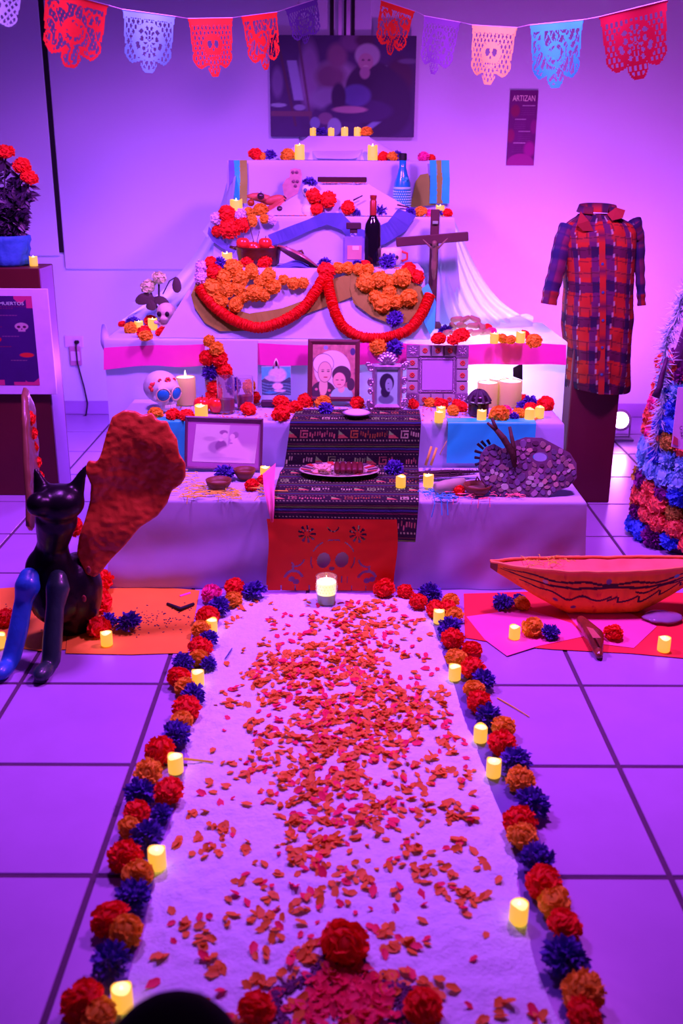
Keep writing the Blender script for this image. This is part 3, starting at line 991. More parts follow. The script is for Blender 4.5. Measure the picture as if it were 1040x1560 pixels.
# ================================================================== POWDER CARPET, PETALS, FLOOR PAPERS
M_SALT = mat('white_powder', (0.64, 0.93, 0.92), 0.95, var=0.08, scale=60, bump=0.45, bscale=110)
LE = [(330, 915), (345, 922), (338, 945), (325, 985), (312, 1030), (300, 1080), (288, 1120), (285, 1170), (278, 1210), (262, 1260), (245, 1300), (240, 1350), (222, 1420),
      (205, 1480), (195, 1530), (185, 1575), (150, 1700)]
RE = [(640, 912), (650, 925), (662, 960), (675, 1000), (692, 1045), (705, 1090), (722, 1130), (738, 1175), (752, 1215), (772, 1260), (785, 1310), (792, 1360),
      (800, 1410), (815, 1470), (838, 1530), (860, 1575), (905, 1700)]
lw = sorted([(G(x, y).y, G(x, y).x) for x, y in LE])
rw = sorted([(G(x, y).y, G(x, y).x) for x, y in RE])
LX = lambda y: float(np.interp(y, [a for a, _ in lw], [b for _, b in lw]))
RX = lambda y: float(np.interp(y, [a for a, _ in rw], [b for _, b in rw]))
CY0, CY1 = 1.25, 3.495


def salt_z(u, x, y):
    e = min(u, 1 - u) * 12
    e2 = min((CY1 - y) * 25, 1)
    h = 0.004 + 0.006 * min(1, e) * max(0, e2)
    h += 0.0045 * noise.noise((x * 9, y * 9, 1)) + 0.0045 * noise.noise((x * 26, y * 26, 2)) + 0.0026 * noise.noise((x * 75, y * 75, 4))
    return max(0.0008, h * min(1, e * 1.3 + .1))


def carpet(u, v):
    y = CY0 + (CY1 - CY0) * v
    if v > .97:
        y += 0.02 * math.sin(u * PI) - 0.012
    a, b_ = LX(y) - 0.005, RX(y) + 0.005
    j = 0.016 * noise.noise((y * 11, 3.3, 0)) + 0.008 * noise.noise((y * 40, 1, 0))
    j2 = 0.016 * noise.noise((y * 11, 8.3, 0)) + 0.008 * noise.noise((y * 40, 6, 0))
    x = a + j + (b_ + j2 - a - j) * u
    return V((x, y, salt_z(u, x, y)))


MB().grid(carpet, 150, 330).build('powder_carpet', M_SALT, None, 'white powder carpet leading to the altar between flower borders', 'carpet', kind='stuff', smooth=True)
M_SATIN = mat('violet_satin', (0.13, 0.12, 0.36), 0.35, var=.15, bump=.12, bscale=12)
for sd, E_, lb in ((-1, LX, 'violet satin strip under the left flower border'), (1, RX, 'violet satin strip under the right flower border')):
    def fn(u, v, sd=sd, E_=E_):
        y = 1.3 + 2.2 * v
        x = E_(y) + sd * ((0.0 if sd > 0 else 0.01) + (0.072 if sd > 0 else 0.03) * u)
        return V((x, y, 0.0012 + 0.0020 * (1 + noise.noise((x * 25, y * 6, sd))) * u))
    MB().grid(fn, 12, 90).build('satin_strip', M_SATIN, None, lb, 'ribbon', smooth=True)

M_PETR = mat('red_petal', (0.93, 0.03, 0.09), 0.6, var=0.2, scale=8, transl=.2)
M_PETO = mat('orange_petal', (0.90, 0.34, 0.02), 0.6, var=0.25, scale=8, transl=.2)


def petal_verts(rd, L, W):
    k = rd.uniform(0.2, 0.6) * W
    return [V((-L / 2, 0, 0.0006)), V((-L * .1, W / 2, k * .7)), V((0, 0, 0.001 + k * .1)), V((-L * .1, -W / 2, k * .6)),
            V((L * .35, W * .38, k)), V((L * .35, -W * .38, k * .8)), V((L / 2, rd.uniform(-.2, .2) * W, k * .9))]


PF = [(0, 2, 1), (0, 3, 2), (1, 2, 4), (2, 3, 5), (2, 6, 4), (2, 5, 6)]
prd = random.Random(5)
pets = []


def petal_at(x, y, col, clump=False):
    u = (x - LX(y)) / (RX(y) - LX(y))
    if not 0.03 < u < 0.97:
        return
    pets.append((x, y, salt_z(u, x, y) + 0.001, col))


tries = 0
while len(pets) < 2900:
    y = prd.uniform(1.36, 3.42)
    u = prd.random()
    x = LX(y) + (RX(y) - LX(y)) * u
    dens = math.exp(-((u - .54) / .30) ** 2) * (0.30 + 0.9 * math.exp(-((y - 2.65) / .42) ** 2)) + 0.05
    if u < .2 and y > 2.3:
        dens *= .5
    if prd.random() > dens * (0.55 + 0.9 * (0.5 + noise.noise((x * 6, y * 6, 7)))):
        continue
    col = 'R' if prd.random() < 0.45 else 'O'
    if col == 'R':
        petal_at(x, y, 'R')
    else:
        for q in range(prd.choice((1, 2, 4, 5))):
            petal_at(x + prd.gauss(0, .014), y + prd.gauss(0, .014), 'O')
# the dense petals of the cross at the near end
for q in range(230):
    px, py = prd.gauss(528, 42), prd.uniform(1470, 1580)
    if abs(px - 528) < 14 + (py - 1465) * 1.1:
        p = G(px, py, 0.01)
        pets.append((p.x, p.y, 0.012 + prd.random() * .006, 'R'))
pets.sort(key=lambda t: t[1])
pm = {}
for col, m_ in (('R', M_PETR), ('O', M_PETO)):
    pm[col] = []
    for s in range(4):
        b = MB()
        b.add(petal_verts(prd, 0.031, 0.018), PF)
        pm[col].append(b.mesh('petal', m_, True))
vis = [t for t in pets if t[1] > 1.47]
near = vis[:300]
for x, y, z, col in near:
    o = link('petal', prd.choice(pm[col]), None,
             'loose red petal on the white powder near the camera' if col == 'R' else 'loose orange petal on the white powder near the camera', 'petal',
             'loose red petals at the near end' if col == 'R' else 'loose orange petals at the near end', loc=(x, y, z), rot=(prd.uniform(-.35, .35), prd.uniform(-.35, .35), prd.uniform(0, 6.28)))
    o.scale = (prd.uniform(.7, 1.25),) * 3
for col, m_, lb in (('R', M_PETR, 'many loose red petals scattered over the white powder carpet'), ('O', M_PETO, 'many loose orange petals scattered over the white powder carpet')):
    b = MB()
    for x, y, z, c_ in pets:
        if c_ != col or (x, y, z, c_) in near:
            continue
        R = Euler((prd.uniform(-.4, .4), prd.uniform(-.4, .4), prd.uniform(0, 6.28))).to_matrix()
        s = prd.uniform(.6, 1.15)
        b.add([R @ (v_ * s) + V((x, y, z)) for v_ in petal_verts(prd, 0.031, 0.018)], PF)
    b.build('scattered_petals', m_, None, lb, 'petals', kind='stuff', smooth=True)
# dark beans outlining the cross
M_BEAN = mat('dark_purple_bean', (0.10, 0.02, 0.10), 0.5, var=.4, scale=40)
b = MB()
for path in ([(500, 1455), (488, 1470), (478, 1490), (440, 1503), (418, 1512), (425, 1540), (440, 1570)], [(545, 1460), (552, 1478), (560, 1494), (590, 1502), (618, 1508), (612, 1535), (606, 1570)]):
    for i in range(len(path) - 1):
        (x0, y0), (x1, y1) = path[i], path[i + 1]
        n = int(math.hypot(x1 - x0, y1 - y0) * 3.2)
        for k in range(n):
            f = k / n
            p = G(x0 + (x1 - x0) * f + prd.gauss(0, 5), y0 + (y1 - y0) * f + prd.gauss(0, 4), 0.012)
            b.ell(p + V((0, 0, prd.uniform(0, .004))), (0.0042, 0.0030, 0.0028), Euler((0, 0, prd.uniform(0, 3))).to_matrix(), 6, 4)
b.build('bean_outline', M_BEAN, None, 'dark beans outlining the petal cross on the powder', 'beans', kind='stuff', smooth=True)


def floor_sheet(name, label, px, z, m, cat='paper', wob=0.002, thick=0.0012, dens=5):
    pts = []
    for i, (x, y) in enumerate(px):
        x2, y2 = px[(i + 1) % len(px)]
        for k in range(dens):
            f = k / dens
            p = G(x + (x2 - x) * f, y + (y2 - y) * f, z)
            pts.append(p + V((0, 0, wob * (0.5 + 0.5 * noise.noise((p.x * 12, p.y * 12, z * 99))))))
    return MB().prism(pts, (0, 0, thick)).build(name, m, None, label, cat)


M_ORP = mat('orange_card', A(200, 62, 40, .72), 0.7, var=.12, scale=12)
M_REDP = mat('red_tissue', A(195, 16, 55, .75), 0.7, var=.12, scale=9)
M_PNKP = mat('pink_tissue', A(205, 35, 165, .75), 0.7, var=.12, scale=9)
floor_sheet('orange_card', 'orange card sheet on the floor under the winged cat', [(150, 898), (230, 894), (304, 900), (286, 995), (200, 998), (100, 996), (110, 900)], 0.0012, M_ORP)
floor_sheet('orange_card', 'orange card sheet at the far left edge behind the blue cat leg', [(-60, 902), (50, 893), (108, 900), (100, 990), (60, 992), (-60, 975)], 0.0012, M_ORP)
floor_sheet('red_paper', 'red paper sheet on the floor under the canoe', [(706, 905), (880, 900), (1090, 905), (1090, 1008), (960, 996), (842, 990), (782, 985), (708, 972)], 0.0012, M_REDP)
floor_sheet('pink_tissue', 'left pink tissue sheet on the red paper by the canoe', [(710, 940), (800, 928), (870, 950), (890, 970), (820, 985), (772, 1000), (738, 975)], 0.003, M_PNKP)
floor_sheet('pink_tissue', 'right pink tissue sheet partly under the canoe', [(860, 932), (960, 935), (1000, 955), (965, 988), (900, 980)], 0.003, M_PNKP)
# straw, sticks and crumbs on the floor
M_STRAW = mat('straw', A(220, 110, 75), 0.8, var=.15)
MB().tube([G(757, 1063, .003), G(780, 1076, .004), G(806, 1092, .003)], [.0022, .002, .0015], 6).build('straw', M_STRAW, None, 'single straw lying on the tiles right of the carpet', 'straw')
MB().tube([G(280, 1156, .012), G(300, 1158, .013), G(325, 1161, .014)], [.004, .0035, .003], 6, flat=.4).build('wood_sliver', M_STRAW, None, 'orange wood sliver beside the third left candle', 'stick')
MB().tube([G(343, 1003, .014), G(353, 988, .015)], [.004, .004], 6, flat=.4).build('ribbon_scrap', M_PURPLE, None, 'short violet ribbon scrap on the powder at the upper left', 'ribbon')
b = MB().tube([G(255, 920, .008), G(275, 928, .012), G(295, 920, .010)], [.006, .009, .006], 8)
b.build('black_stick', mat('charcoal', (.01, .01, .012), .7), None, 'short black stick on the orange card', 'stick', smooth=True)
MB().tube([G(274, 908, .006), G(290, 903, .006)], [.004, .004], 6, flat=.4).build('pink_scrap', M_PINK, None, 'small pink paper scrap on the orange card', 'scrap')
b = MB()
for q in range(170):
    px, py = prd.choice(((240, 945, 20, 8), (228, 948, 14, 10), (280, 938, 12, 14), (50, 925, 25, 12), (90, 945, 22, 20)))[:2]
    p = G(px + prd.gauss(0, 16), py + prd.gauss(0, 9), 0.004)
    b.box(p, (prd.uniform(.003, .008), prd.uniform(.002, .005), .002), (0, 0, prd.uniform(0, 3)))
b.build('tea_crumbs', mat('dark_crumb', (.05, .02, .06), .8, var=.4), None, 'dark crumbs scattered over the orange card', 'crumbs', kind='stuff')

# ================================================================== WALL: PICTURE, POSTER, SOCKET
def big_photo(u, v):
    im = np.tile(np.array(A(58, 18, 112)), (len(u), 1))
    n = fbm(u, v, 5, 2)
    im = im * (1 + 0.5 * n[:, None])
    X = lambda x: (x - 60) / 890.0
    Yv = lambda y: 1 - (y - 220) / 650.0
    for cx, cy, rx, ry, c in ((300, 470, 62, 210, (135, 60, 190)), (460, 480, 130, 100, (140, 70, 190)), (430, 480, 90, 80, (110, 40, 130)),
                              (470, 350, 60, 80, (120, 45, 140)), (560, 260, 70, 60, (110, 40, 150)), (410, 620, 110, 70, (135, 70, 200)),
                              (105, 520, 34, 95, (110, 50, 170)), (640, 250, 60, 40, (70, 20, 90)), (850, 480, 90, 120, (62, 14, 80)), (905, 380, 60, 16, (95, 45, 150))):
        im = put(im, E(u, v, X(cx), Yv(cy), rx / 890, ry / 650, .5), A(*c))
    # white easel board, its legs
    s = (u - X(160)) - (1 - v - 0.24) * 0.12
    im = put(im, Bx(s, v, 0, .075, .36, .76), A(150, 85, 235))
    s = (u - X(100)) - (1 - v - 0.2) * 0.14
    im = put(im, Bx(s, v, .02, .045, .1, .95), A(75, 20, 80))
    s = (u - X(240)) - (1 - v - 0.2) * 0.10
    im = put(im, Bx(s, v, .0, .025, .15, .95), A(90, 30, 105))
    im = put(im, Bx(u, v, X(60), X(320), .20, .26), A(105, 35, 105))
    im = put(im, E(u, v, X(110), Yv(665), .055, .02, .3), A(150, 90, 225))
    im = put(im, E(u, v, X(240), Yv(680), .04, .03, .3), A(140, 80, 215))
    im = put(im, Bx(u, v, X(730), X(780), Yv(500), Yv(405)), A(135, 75, 205))
    # seated white-haired figure in dark clothes
    im = put(im, E(u, v, X(690), Yv(560), .19, .27, .1), A(42, 10, 84))
    im = put(im, E(u, v, X(760), Yv(660), .20, .34, .2), A(38, 10, 84))
    im = put(im, E(u, v, X(600), Yv(700), .24, .12, .2), A(52, 16, 110))
    im = put(im, E(u, v, X(590), Yv(600), .10, .11, .25), A(80, 42, 180))
    im = put(im, E(u, v, X(480), Yv(610), .05, .14, .3), A(42, 10, 84))
    im = put(im, E(u, v, X(655), Yv(345), .085, .115, .2), A(165, 90, 215))
    im = put(im, E(u, v, X(645), Yv(385), .052, .085, .2), A(170, 75, 185))
    im = put(im, E(u, v, X(640), Yv(455), .035, .06, .3), A(160, 70, 185))
    im = put(im, E(u, v, X(628), Yv(375), .010, .010, .4), A(90, 30, 110))
    im = put(im, E(u, v, X(665), Yv(375), .010, .010, .4), A(90, 30, 110))
    im = put(im, E(u, v, X(645), Yv(412), .020, .008, .4), A(190, 100, 210))
    im = put(im, E(u, v, X(550), Yv(692), .12, .035, .25), A(165, 70, 180))
    im = put(im, E(u, v, X(400), Yv(750), .05, .06, .25), A(120, 48, 150))
    im = put(im, E(u, v, X(455), Yv(805), .048, .09, .15), A(140, 85, 225))
    im = put(im, E(u, v, X(335), Yv(780), .035, .06, .2), A(115, 70, 215))
    s = (u - X(690)) - (v - Yv(800)) * 0.9
    im = put(im, Bx(s, v, -.05, .03, Yv(830), Yv(765), .02), A(120, 75, 220))
    return np.clip(im * .82, 0.003, 1)


a, b_, c = D(411, 208, 6.36), D(629, 209, 6.36), D(411, 53, 6.36)
t = empty('canvas_picture', (a + b_) / 2, 'large dark canvas photograph of a seated white-haired woman on the wall', 'picture')
ctr = (b_ + c) / 2
part(MB().box((ctr.x, 6.376, ctr.z), (b_.x - a.x, 0.028, c.z - a.z), None, .003), 'canvas_body', mat('canvas_edge', A(40, 12, 80), .8), t)
xv, yv = V((b_.x - a.x, 0, 0)), V((0, 0, c.z - a.z))
print_panel('photo_print', V((ctr.x, 6.3605, ctr.z)) - xv * .499 - yv * .499, xv * .998, yv * .998, 150, 104, big_photo, t)


def wall_poster(u, v):
    im = np.tile(np.array(A(92, 0, 110)), (len(u), 1)) * (1 + 0.25 * fbm(u, v, 4, 3))[:, None]
    im = put(im, E(u, v, .22, .73, .16, .08, .4), A(120, 0, 85))
    im = put(im, E(u, v, .10, .40, .14, .09, .4), A(125, 0, 95))
    im = put(im, E(u, v, .92, .52, .12, .09, .4), A(120, 0, 125))
    im = put(im, E(u, v, .80, .22, .2, .1, .5), A(140, 0, 140))
    im = put(im, E(u, v, .5, .02, .5, .14, .1), A(140, 10, 140))
    for v0, u0, u1 in ((.80, .45, .92), (.62, .22, .62), (.46, .38, .80), (.305, .20, .64)):
        im = put(im, Bx(u, v, u0, u1, v0 - .008, v0 + .006, .004) * (0.6 + 0.4 * (np.sin(u * 170) > -.3)), A(185, 80, 215))
        for k in range(4):
            im = put(im, Bx(u, v, u0 - .02, u1 + .01, v0 - .045 - k * .026, v0 - .038 - k * .026, .004) * (np.sin(u * 140 + k) > -.5) * .5, A(135, 40, 165))
    return np.clip(im, .003, 1)


LIGHTW = LIGHT
a, b_, c = D(771, 252, 6.405), D(813, 252, 6.405), D(771, 137, 6.405)
t = empty('wall_poster', (a + b_) / 2, 'narrow dark maroon poster taped to the pink-lit wall', 'poster')
part(MB().box(((a.x + b_.x) / 2, 6.4155, (a.z + c.z) / 2), (b_.x - a.x, .004, c.z - a.z)), 'poster_sheet', mat('poster_card', A(90, 0, 110), .6), t)
xv, yv = V((b_.x - a.x, 0, 0)), V((0, 0, c.z - a.z))
o0 = V(((a.x + b_.x) / 2, 6.4130, (a.z + c.z) / 2)) - xv / 2 - yv / 2
print_panel('poster_print', o0, xv, yv, 60, 150, wall_poster, t)
M_LETP = mat('pale_pink_ink', A(225, 105, 225), .6)
ob = link('poster_title', text_mesh('ARTIZAN', M_LETP), None)
ob.location = o0 + xv * .5 + yv * .895 + V((0, -.0012, 0))
ob.rotation_euler = (PI / 2, 0, 0)
ob.scale = (xv.x * .80, yv.z * .075, 1)
setparent(ob, t)

c = D(113, 529, 6.41)
t = empty('wall_socket', c, 'white wall socket with black plug and a boxed timer below', 'socket')
M_PLATE = mat('white_plastic', (.68, .68, .76), .4)
part(MB().box((c.x, 6.4145, c.z + 0.035), (.12, .010, .075), None, .003), 'face_plate', M_PLATE, t)
part(MB().box((c.x + .005, 6.409, c.z - .055), (.072, .022, .125), None, .003), 'timer_box', mat('magenta_plastic', A(175, 60, 190), .5), t)
part(MB().box((c.x + .005, 6.3965, c.z - .055), (.056, .004, .06), None, .001), 'timer_window', M_PLATE, t)
part(MB().box((c.x + .022, 6.398, c.z + .035), (.03, .024, .022), None, .006).tube([V((c.x + .022, 6.395, c.z + .03)), V((c.x + .018, 6.385, c.z + .005)), V((c.x + .02, 6.384, c.z - .1)), V((c.x + .05, 6.38, c.z - .25)),
     V((c.x + .065, 6.38, c.z - .36)), V((c.x + .05, 6.37, c.z - .44)), V((c.x - .02, 6.36, c.z - .46)), V((c.x - .15, 6.3, c.z - .46))], .005, 8), 'plug_cable', M_BLACK, t, 40)

# ================================================================== PAPEL PICADO BANNERS
def flag_mesh(w_, h_, seed):
    rd = random.Random(seed)
    n = 56
    m_ = int(n * h_ / w_)
    mode = seed % 3
    solid = np.zeros((m_, n), bool)
    fu = rd.choice((6.0, 7.0, 8.0))
    for j in range(m_):
        v = (j + .5) / m_
        for i in range(n):
            u = (i + .5) / n * 2 - 1
            au = abs(u)
            wv = 1.0 - 0.16 * v - 0.03 * abs(math.sin(v * 9))
            if v > .55:
                wv = 0.82 + 0.08 * math.sin((v - .55) * 14)
            lim = 0.80 + 0.05 * abs(math.cos(u * 5.2)) + (0.17 * math.sqrt(max(0, 1 - (u / .30) ** 2)) if au < .30 else 0)
            if au > .55:
                lim -= 0.20 * ((au - .55) / .45) ** 2
            if au > wv or v > lim:
                continue
            edge = min((wv - au) * 1.0, (lim - v) * 1.6)
            s = v < .11 or edge < .085
            if not s:
                r = math.hypot(u, (v - .48) * 1.9)
                if mode == 0:
                    a = math.atan2((v - .48), u)
                    s = (0.5 < r < .60) or (r < .5 and math.sin(a * 9) * math.cos(r * 22) > -.15) or (
                        r >= .6 and (abs(((u * fu + v * 6) % 1) - .5) > .33 or abs(((u * fu - v * 6) % 1) - .5) > .33))
                elif mode == 1:
                    s = abs(((u * fu * .75 + v * 6) % 1) - .5) > .30 or abs(((u * fu * .75 - v * 6) % 1) - .5) > .30
                    if r < .42:
                        s = not (math.hypot(abs(u) - .15, (v - .44) * 1.4) < .10 or (abs(u) < .05 and .50 < v < .56) or (abs(u) < .25 and abs(v - .64) < .02 and math.sin(u * 60) > 0)) 
                else:
                    a = noise.noise((u * 4.2 + seed, v * 5.5, seed))
                    s = abs(a) < .13 or (0.30 < r < .37) or (r < .18) or abs(((u * fu + v * 5) % 1) - .5) > .40
            solid[j, i] = s
    b = MB()
    idx = {}

    def vid(i, j):
        if (i, j) not in idx:
            idx[(i, j)] = len(b.v)
            u, v = i / n, j / m_
            b.v.append(((u - .5) * w_, 0.012 * math.sin(u * 7 + seed) * v + 0.02 * v * v, -v * h_))
        return idx[(i, j)]
    for j in range(m_):
        for i in range(n):
            if solid[j, i]:
                b.f.append((vid(i, j + 1), vid(i + 1, j + 1), vid(i + 1, j), vid(i, j)))
    return b


FLAGM = {}
for nm, c in (('red', (245, 25, 60)), ('sky', (120, 230, 255)), ('purple', (96, 30, 178)), ('orange', (225, 120, 130)), ('turquoise', (48, 150, 248)), ('crimson', (215, 10, 75)),
              ('lilac', (175, 125, 245)), ('scarlet', (240, 25, 35)), ('violet', (135, 45, 205))):
    FLAGM[nm] = mat(nm + '_tissue_flag', A(*c), .8, transl=.35, var=.05)


def banner(label, flags, extra0, extra1):
    pts = []
    t = None
    for k, (col, x0, y0, x1, y1, hpx, Y0, Y1) in enumerate(flags):
        a, b_ = D(x0, y0, Y0), D(x1, y1, Y1)
        if t is None:
            t = empty('paper_banner', a, label, 'banner', 'cut-paper banners')
        pts += [a, b_]
        w_ = (b_ - a).length
        h_ = hpx / ppm((a + b_) / 2)
        o = flag_mesh(w_, h_, k + len(label)).build('flag', FLAGM[col], None, f'{col} cut-paper flag')
        xv = (b_ - a).normalized()
        R = frame3(xv, V((0, 0, 1)).cross(xv))
        o.location = (a + b_) / 2
        o.rotation_euler = R.to_euler()
        setparent(o, t)
    part(MB().tube([extra0] + pts + [extra1], .0016, 5), 'string', mat('white_string', (.7, .7, .75), .8), t)


banner('cut-paper banner with flags across the left of the wall',
       [('lilac', -48, -38, 36, -14, 66, 3.0, 3.05), ('red', 66, -18, 165, 8, 100, 3.25, 3.35), ('sky', 186, 14, 267, 25, 84, 3.75, 3.85), ('scarlet', 286, 28, 354, 27, 82, 4.3, 4.4),
        ('scarlet', 367, 25, 422, 18, 78, 4.8, 4.9), ('purple', 434, 14, 483, -2, 56, 5.3, 5.45)], D(-120, -70, 2.8), D(512, -30, 6.3))
banner('cut-paper banner with flags across the right of the wall',
       [('scarlet', 580, 0, 632, 17, 70, 5.45, 5.3), ('violet', 646, 24, 702, 34, 78, 5.0, 4.9), ('orange', 719, 38, 788, 42, 82, 4.5, 4.4), ('turquoise', 807, 38, 889, 30, 92, 4.0, 3.9),
        ('crimson', 912, 26, 1017, 0, 100, 3.55, 3.45)], D(540, -30, 6.3), D(1100, -40, 3.3))

# ================================================================== LEFT PEDESTAL, SIGN, POT
M_WOOD = mat('dark_veneer', (0.085, 0.012, 0.010), 0.45, var=.25, scale=6)
M_EDGE = mat('pale_veneer', A(135, 45, 175), 0.4, var=.06)
t = empty('display_pedestal', (-1.66, 4.82, 0), 'dark brown pedestal on the left carrying the flowerpot', 'pedestal')
part(MB().box((-1.67, 4.82, .55), (.58, .24, 1.1), None, .004), 'cabinet', M_WOOD, t)
part(MB().box((-1.377, 4.805, .55), (.006, .20, 1.094), None, .001), 'side_panel', M_EDGE, t)


def board_poster(u, v):
    im = np.tile(np.array(A(52, 5, 108)), (len(u), 1)) * (1 + .25 * fbm(u, v, 3, 5))[:, None]
    for cu, cv, r in ((.55, .99, .12), (.42, 1.0, .07)):
        pass
    mk = ((v > .945 - .03 * np.sin(u * 25)) & (u > .72)) | ((v > .87) & (u > .90)) | ((v < .055 + .03 * np.sin(u * 20)) & (u > .78)) | ((v < .04) & (u > .6)) | ((v < .06) & (u < .45)) | ((v < .10) & (u < .22)) | (
        (v > .97) & (u < .45)) | ((v > .9) & (u < .1))
    im = put(im, mk.astype(float), A(180, 20, 130))
    for v0, u0, u1 in ((.885, .08, .92), (.865, .35, .70)):
        im = put(im, Bx(u, v, u0, u1, v0 - .008, v0 + .006) * (np.sin(u * 150) > -.4) * .8, A(125, 10, 70))
    im = put(im, Bx(u, v, .20, .42, .705, .80), A(190, 25, 40))
    im = put(im, Bx(u, v, .24, .38, .715, .785), A(165, 40, 120))
    im = put(im, E(u, v, .31, .735, .04, .018, .3), A(60, 0, 40))
    im = put(im, E(u, v, .38, .52, .085, .035, .25), A(180, 5, 20))
    im = put(im, E(u, v, .84, .345, .11, .026, .25), A(190, 15, 50))
    for v0, u0, u1, c in ((.788, .45, .75, (150, 40, 150)), (.66, .30, .50, (130, 10, 60)), (.555, .48, .75, (140, 40, 150)), (.44, .15, .62, (130, 10, 60)), (.285, .58, .84, (150, 50, 140))):
        im = put(im, Bx(u, v, u0, u1, v0 - .007, v0 + .006) * (.5 + .5 * (np.sin(u * 130) > -.4)), A(*c))
        for k in range(4):
            im = put(im, Bx(u, v, u0, u1 + .1, v0 - .03 - k * .018, v0 - .025 - k * .018) * .35, A(90, 40, 150))
    # skull emblem
    im = put(im, E(u, v, .80, .665, .105, .042, .1), A(170, 70, 190))
    im = put(im, Bx(u, v, .74, .86, .605, .645), A(170, 70, 190))
    for s in (-1, 1):
        im = put(im, E(u, v, .80 + s * .045, .66, .028, .014, .2), A(60, 0, 70))
    im = put(im, E(u, v, .80, .635, .010, .008, .3), A(60, 0, 70))
    return np.clip(im, .003, 1)


a = D(72, 440, 4.672)
bz = D(80, 601, 4.672).z
t = empty('sign_board', (-1.55, 4.672, bz), 'white board with a dark purple altar poster on the left pedestal', 'sign')
part(MB().box((a.x - .22, 4.678, (a.z + bz) / 2), (.44, .014, a.z - bz), None, .002), 'backing_board', mat('white_foam_board', (.62, .62, .76), .6), t)
tr_, br_ = D(48, 451, 4.67), D(56, 587, 4.67)
pw = .30
ph = tr_.z - br_.z
o0 = V((tr_.x - pw, 4.6695, br_.z))
print_panel('poster_print', o0, (pw, 0, 0), (0, 0, ph), 130, 170, board_poster, t)
ob = link('poster_title', text_mesh('ALTAR DE MUERTOS', mat('pale_lilac_ink', A(185, 110, 235), .6)), None)
ob.location = o0 + V((pw * .47, -.0012, ph * .918))
ob.rotation_euler = (PI / 2, 0, 0)
ob.scale = (pw * .80, ph * .036, 1)
setparent(ob, t)

M_BPOT = mat('blue_crepe_wrap', A(38, 45, 195), .7, var=.25, scale=8, bump=.6, bscale=25)
M_LEAFP = mat('plant_leaf', (0.035, 0.02, 0.05), .35, var=.5, scale=30)
pc = V((D(10, 400, 4.84).x, 4.84, 1.101))
t = empty('potted_marigold', pc, 'marigold plant in a blue crepe-wrapped pot on the left pedestal', 'plant')
b = MB()
prof = [(.095, 0), (.108, .01), (.112, .06), (.116, .11), (.12, .135), (.112, .138), (.10, .12), (.02, .118)]
prof = [(.093, 0), (.105, .01), (.110, .035), (.106, .055), (.113, .075), (.110, .095), (.116, .115), (.118, .135), (.112, .138), (.10, .12), (.02, .118)]
b.lathe(prof, 72, pc)
b.v = [tuple(V(p) + V((p[0] - pc.x, p[1] - pc.y, 0)) * (.11 * noise.noise((p[0] * 45, p[1] * 45, p[2] * 30)))) for p in b.v]
part(b, 'pot', M_BPOT, t, True)
part(MB().lathe([(.10, .119), (.05, .124), (.002, .125)], 20, pc), 'soil', mat('soil', (.02, .012, .01), .9), t, True)
heads = [V((D(8, 232, 4.84).x, 4.84, D(8, 232, 4.84).z)), V((D(34, 253, 4.82).x, 4.82, D(34, 253, 4.82).z)), V((D(45, 271, 4.80).x, 4.80, D(45, 271, 4.80).z)), pc + V((-.12, 0, .42)), pc + V((-.06, .05, .52))]
st = MB()
fo = MB()
lr = random.Random(4)
tips = heads + [pc + V((lr.uniform(-.12, .12), lr.uniform(-.1, .1), lr.uniform(.2, .4))) for _ in range(20)]
for h in tips:
    mid = pc.lerp(h, .5) + V((lr.uniform(-.03, .03), lr.uniform(-.02, .02), .03))
    path = [pc + V((lr.uniform(-.05, .05), lr.uniform(-.04, .04), .12)), mid, h]
    st.tube(path, [.004, .0035, .003], 6)
    for q in range(85):
        f = lr.uniform(.12, .93)
        p = (path[0].lerp(path[1], f * 2) if f < .5 else path[1].lerp(path[2], f * 2 - 1))
        d = V((lr.gauss(0, 1), lr.gauss(0, 1), lr.gauss(0, .6))).normalized()
        L = lr.uniform(.035, .07)
        s = d.orthogonal().normalized() * (L * .22)
        fo.add([p, p + d * L * .5 + s, p + d * L, p + d * L * .5 - s, p + d * L * .5 + V((0, 0, .004))], [(0, 4, 1), (0, 3, 4), (1, 4, 2), (4, 3, 2)])
part(st, 'stems', M_STEM, t, True)
o = part(fo, 'foliage', M_LEAFP, t)
o['kind'] = 'stuff'
for i, h in enumerate(heads):
    put_flower('red', h, .042 if i != 0 else .044, (.2, -.6, 1), name='flower_head', parent=t)

# ================================================================== RIGHT PEDESTAL, SHIRT, LAMP
t = empty('display_pedestal', (1.24, 4.75, 0), 'dark brown pedestal on the right wearing the plaid shirt', 'pedestal')
part(MB().box((1.215, 4.755, .40), (.232, .25, .80), None, .004), 'cabinet', mat('maroon_veneer', (0.10, 0.008, 0.022), .45, var=.2, scale=5), t)


def plaid(a, b):
    n = len(a)
    im = np.tile(np.array(A(205, 22, 24, 1.0)), (n, 1))
    fa, fb_ = (a / .088) % 1, (b / .155) % 1
    im = put(im, ((fa > .02) & (fa < .34)) * .80, A(42, 10, 120))
    im = put(im, ((fb_ > .05) & (fb_ < .36)) * .80, A(36, 6, 90))
    im = put(im, ((fb_ > .50) & (fb_ < .66)) * .40, A(150, 30, 70))
    im = put(im, ((fb_ > .05) & (fb_ < .36) & (fa > .02) & (fa < .34)) * .55, A(22, 6, 70))
    im = put(im, (np.abs(((a / .044) % 1) - .9) < .035) * .75, A(60, 5, 40))
    im = put(im, (np.abs(((b / .0516) % 1) - .85) < .035) * .75, A(60, 5, 40))
    im = put(im, ((np.abs(fa - .36) < .028) & (((b / .0516) % 1) < .42)) * .85, A(205, 130, 235))
    return im * .58


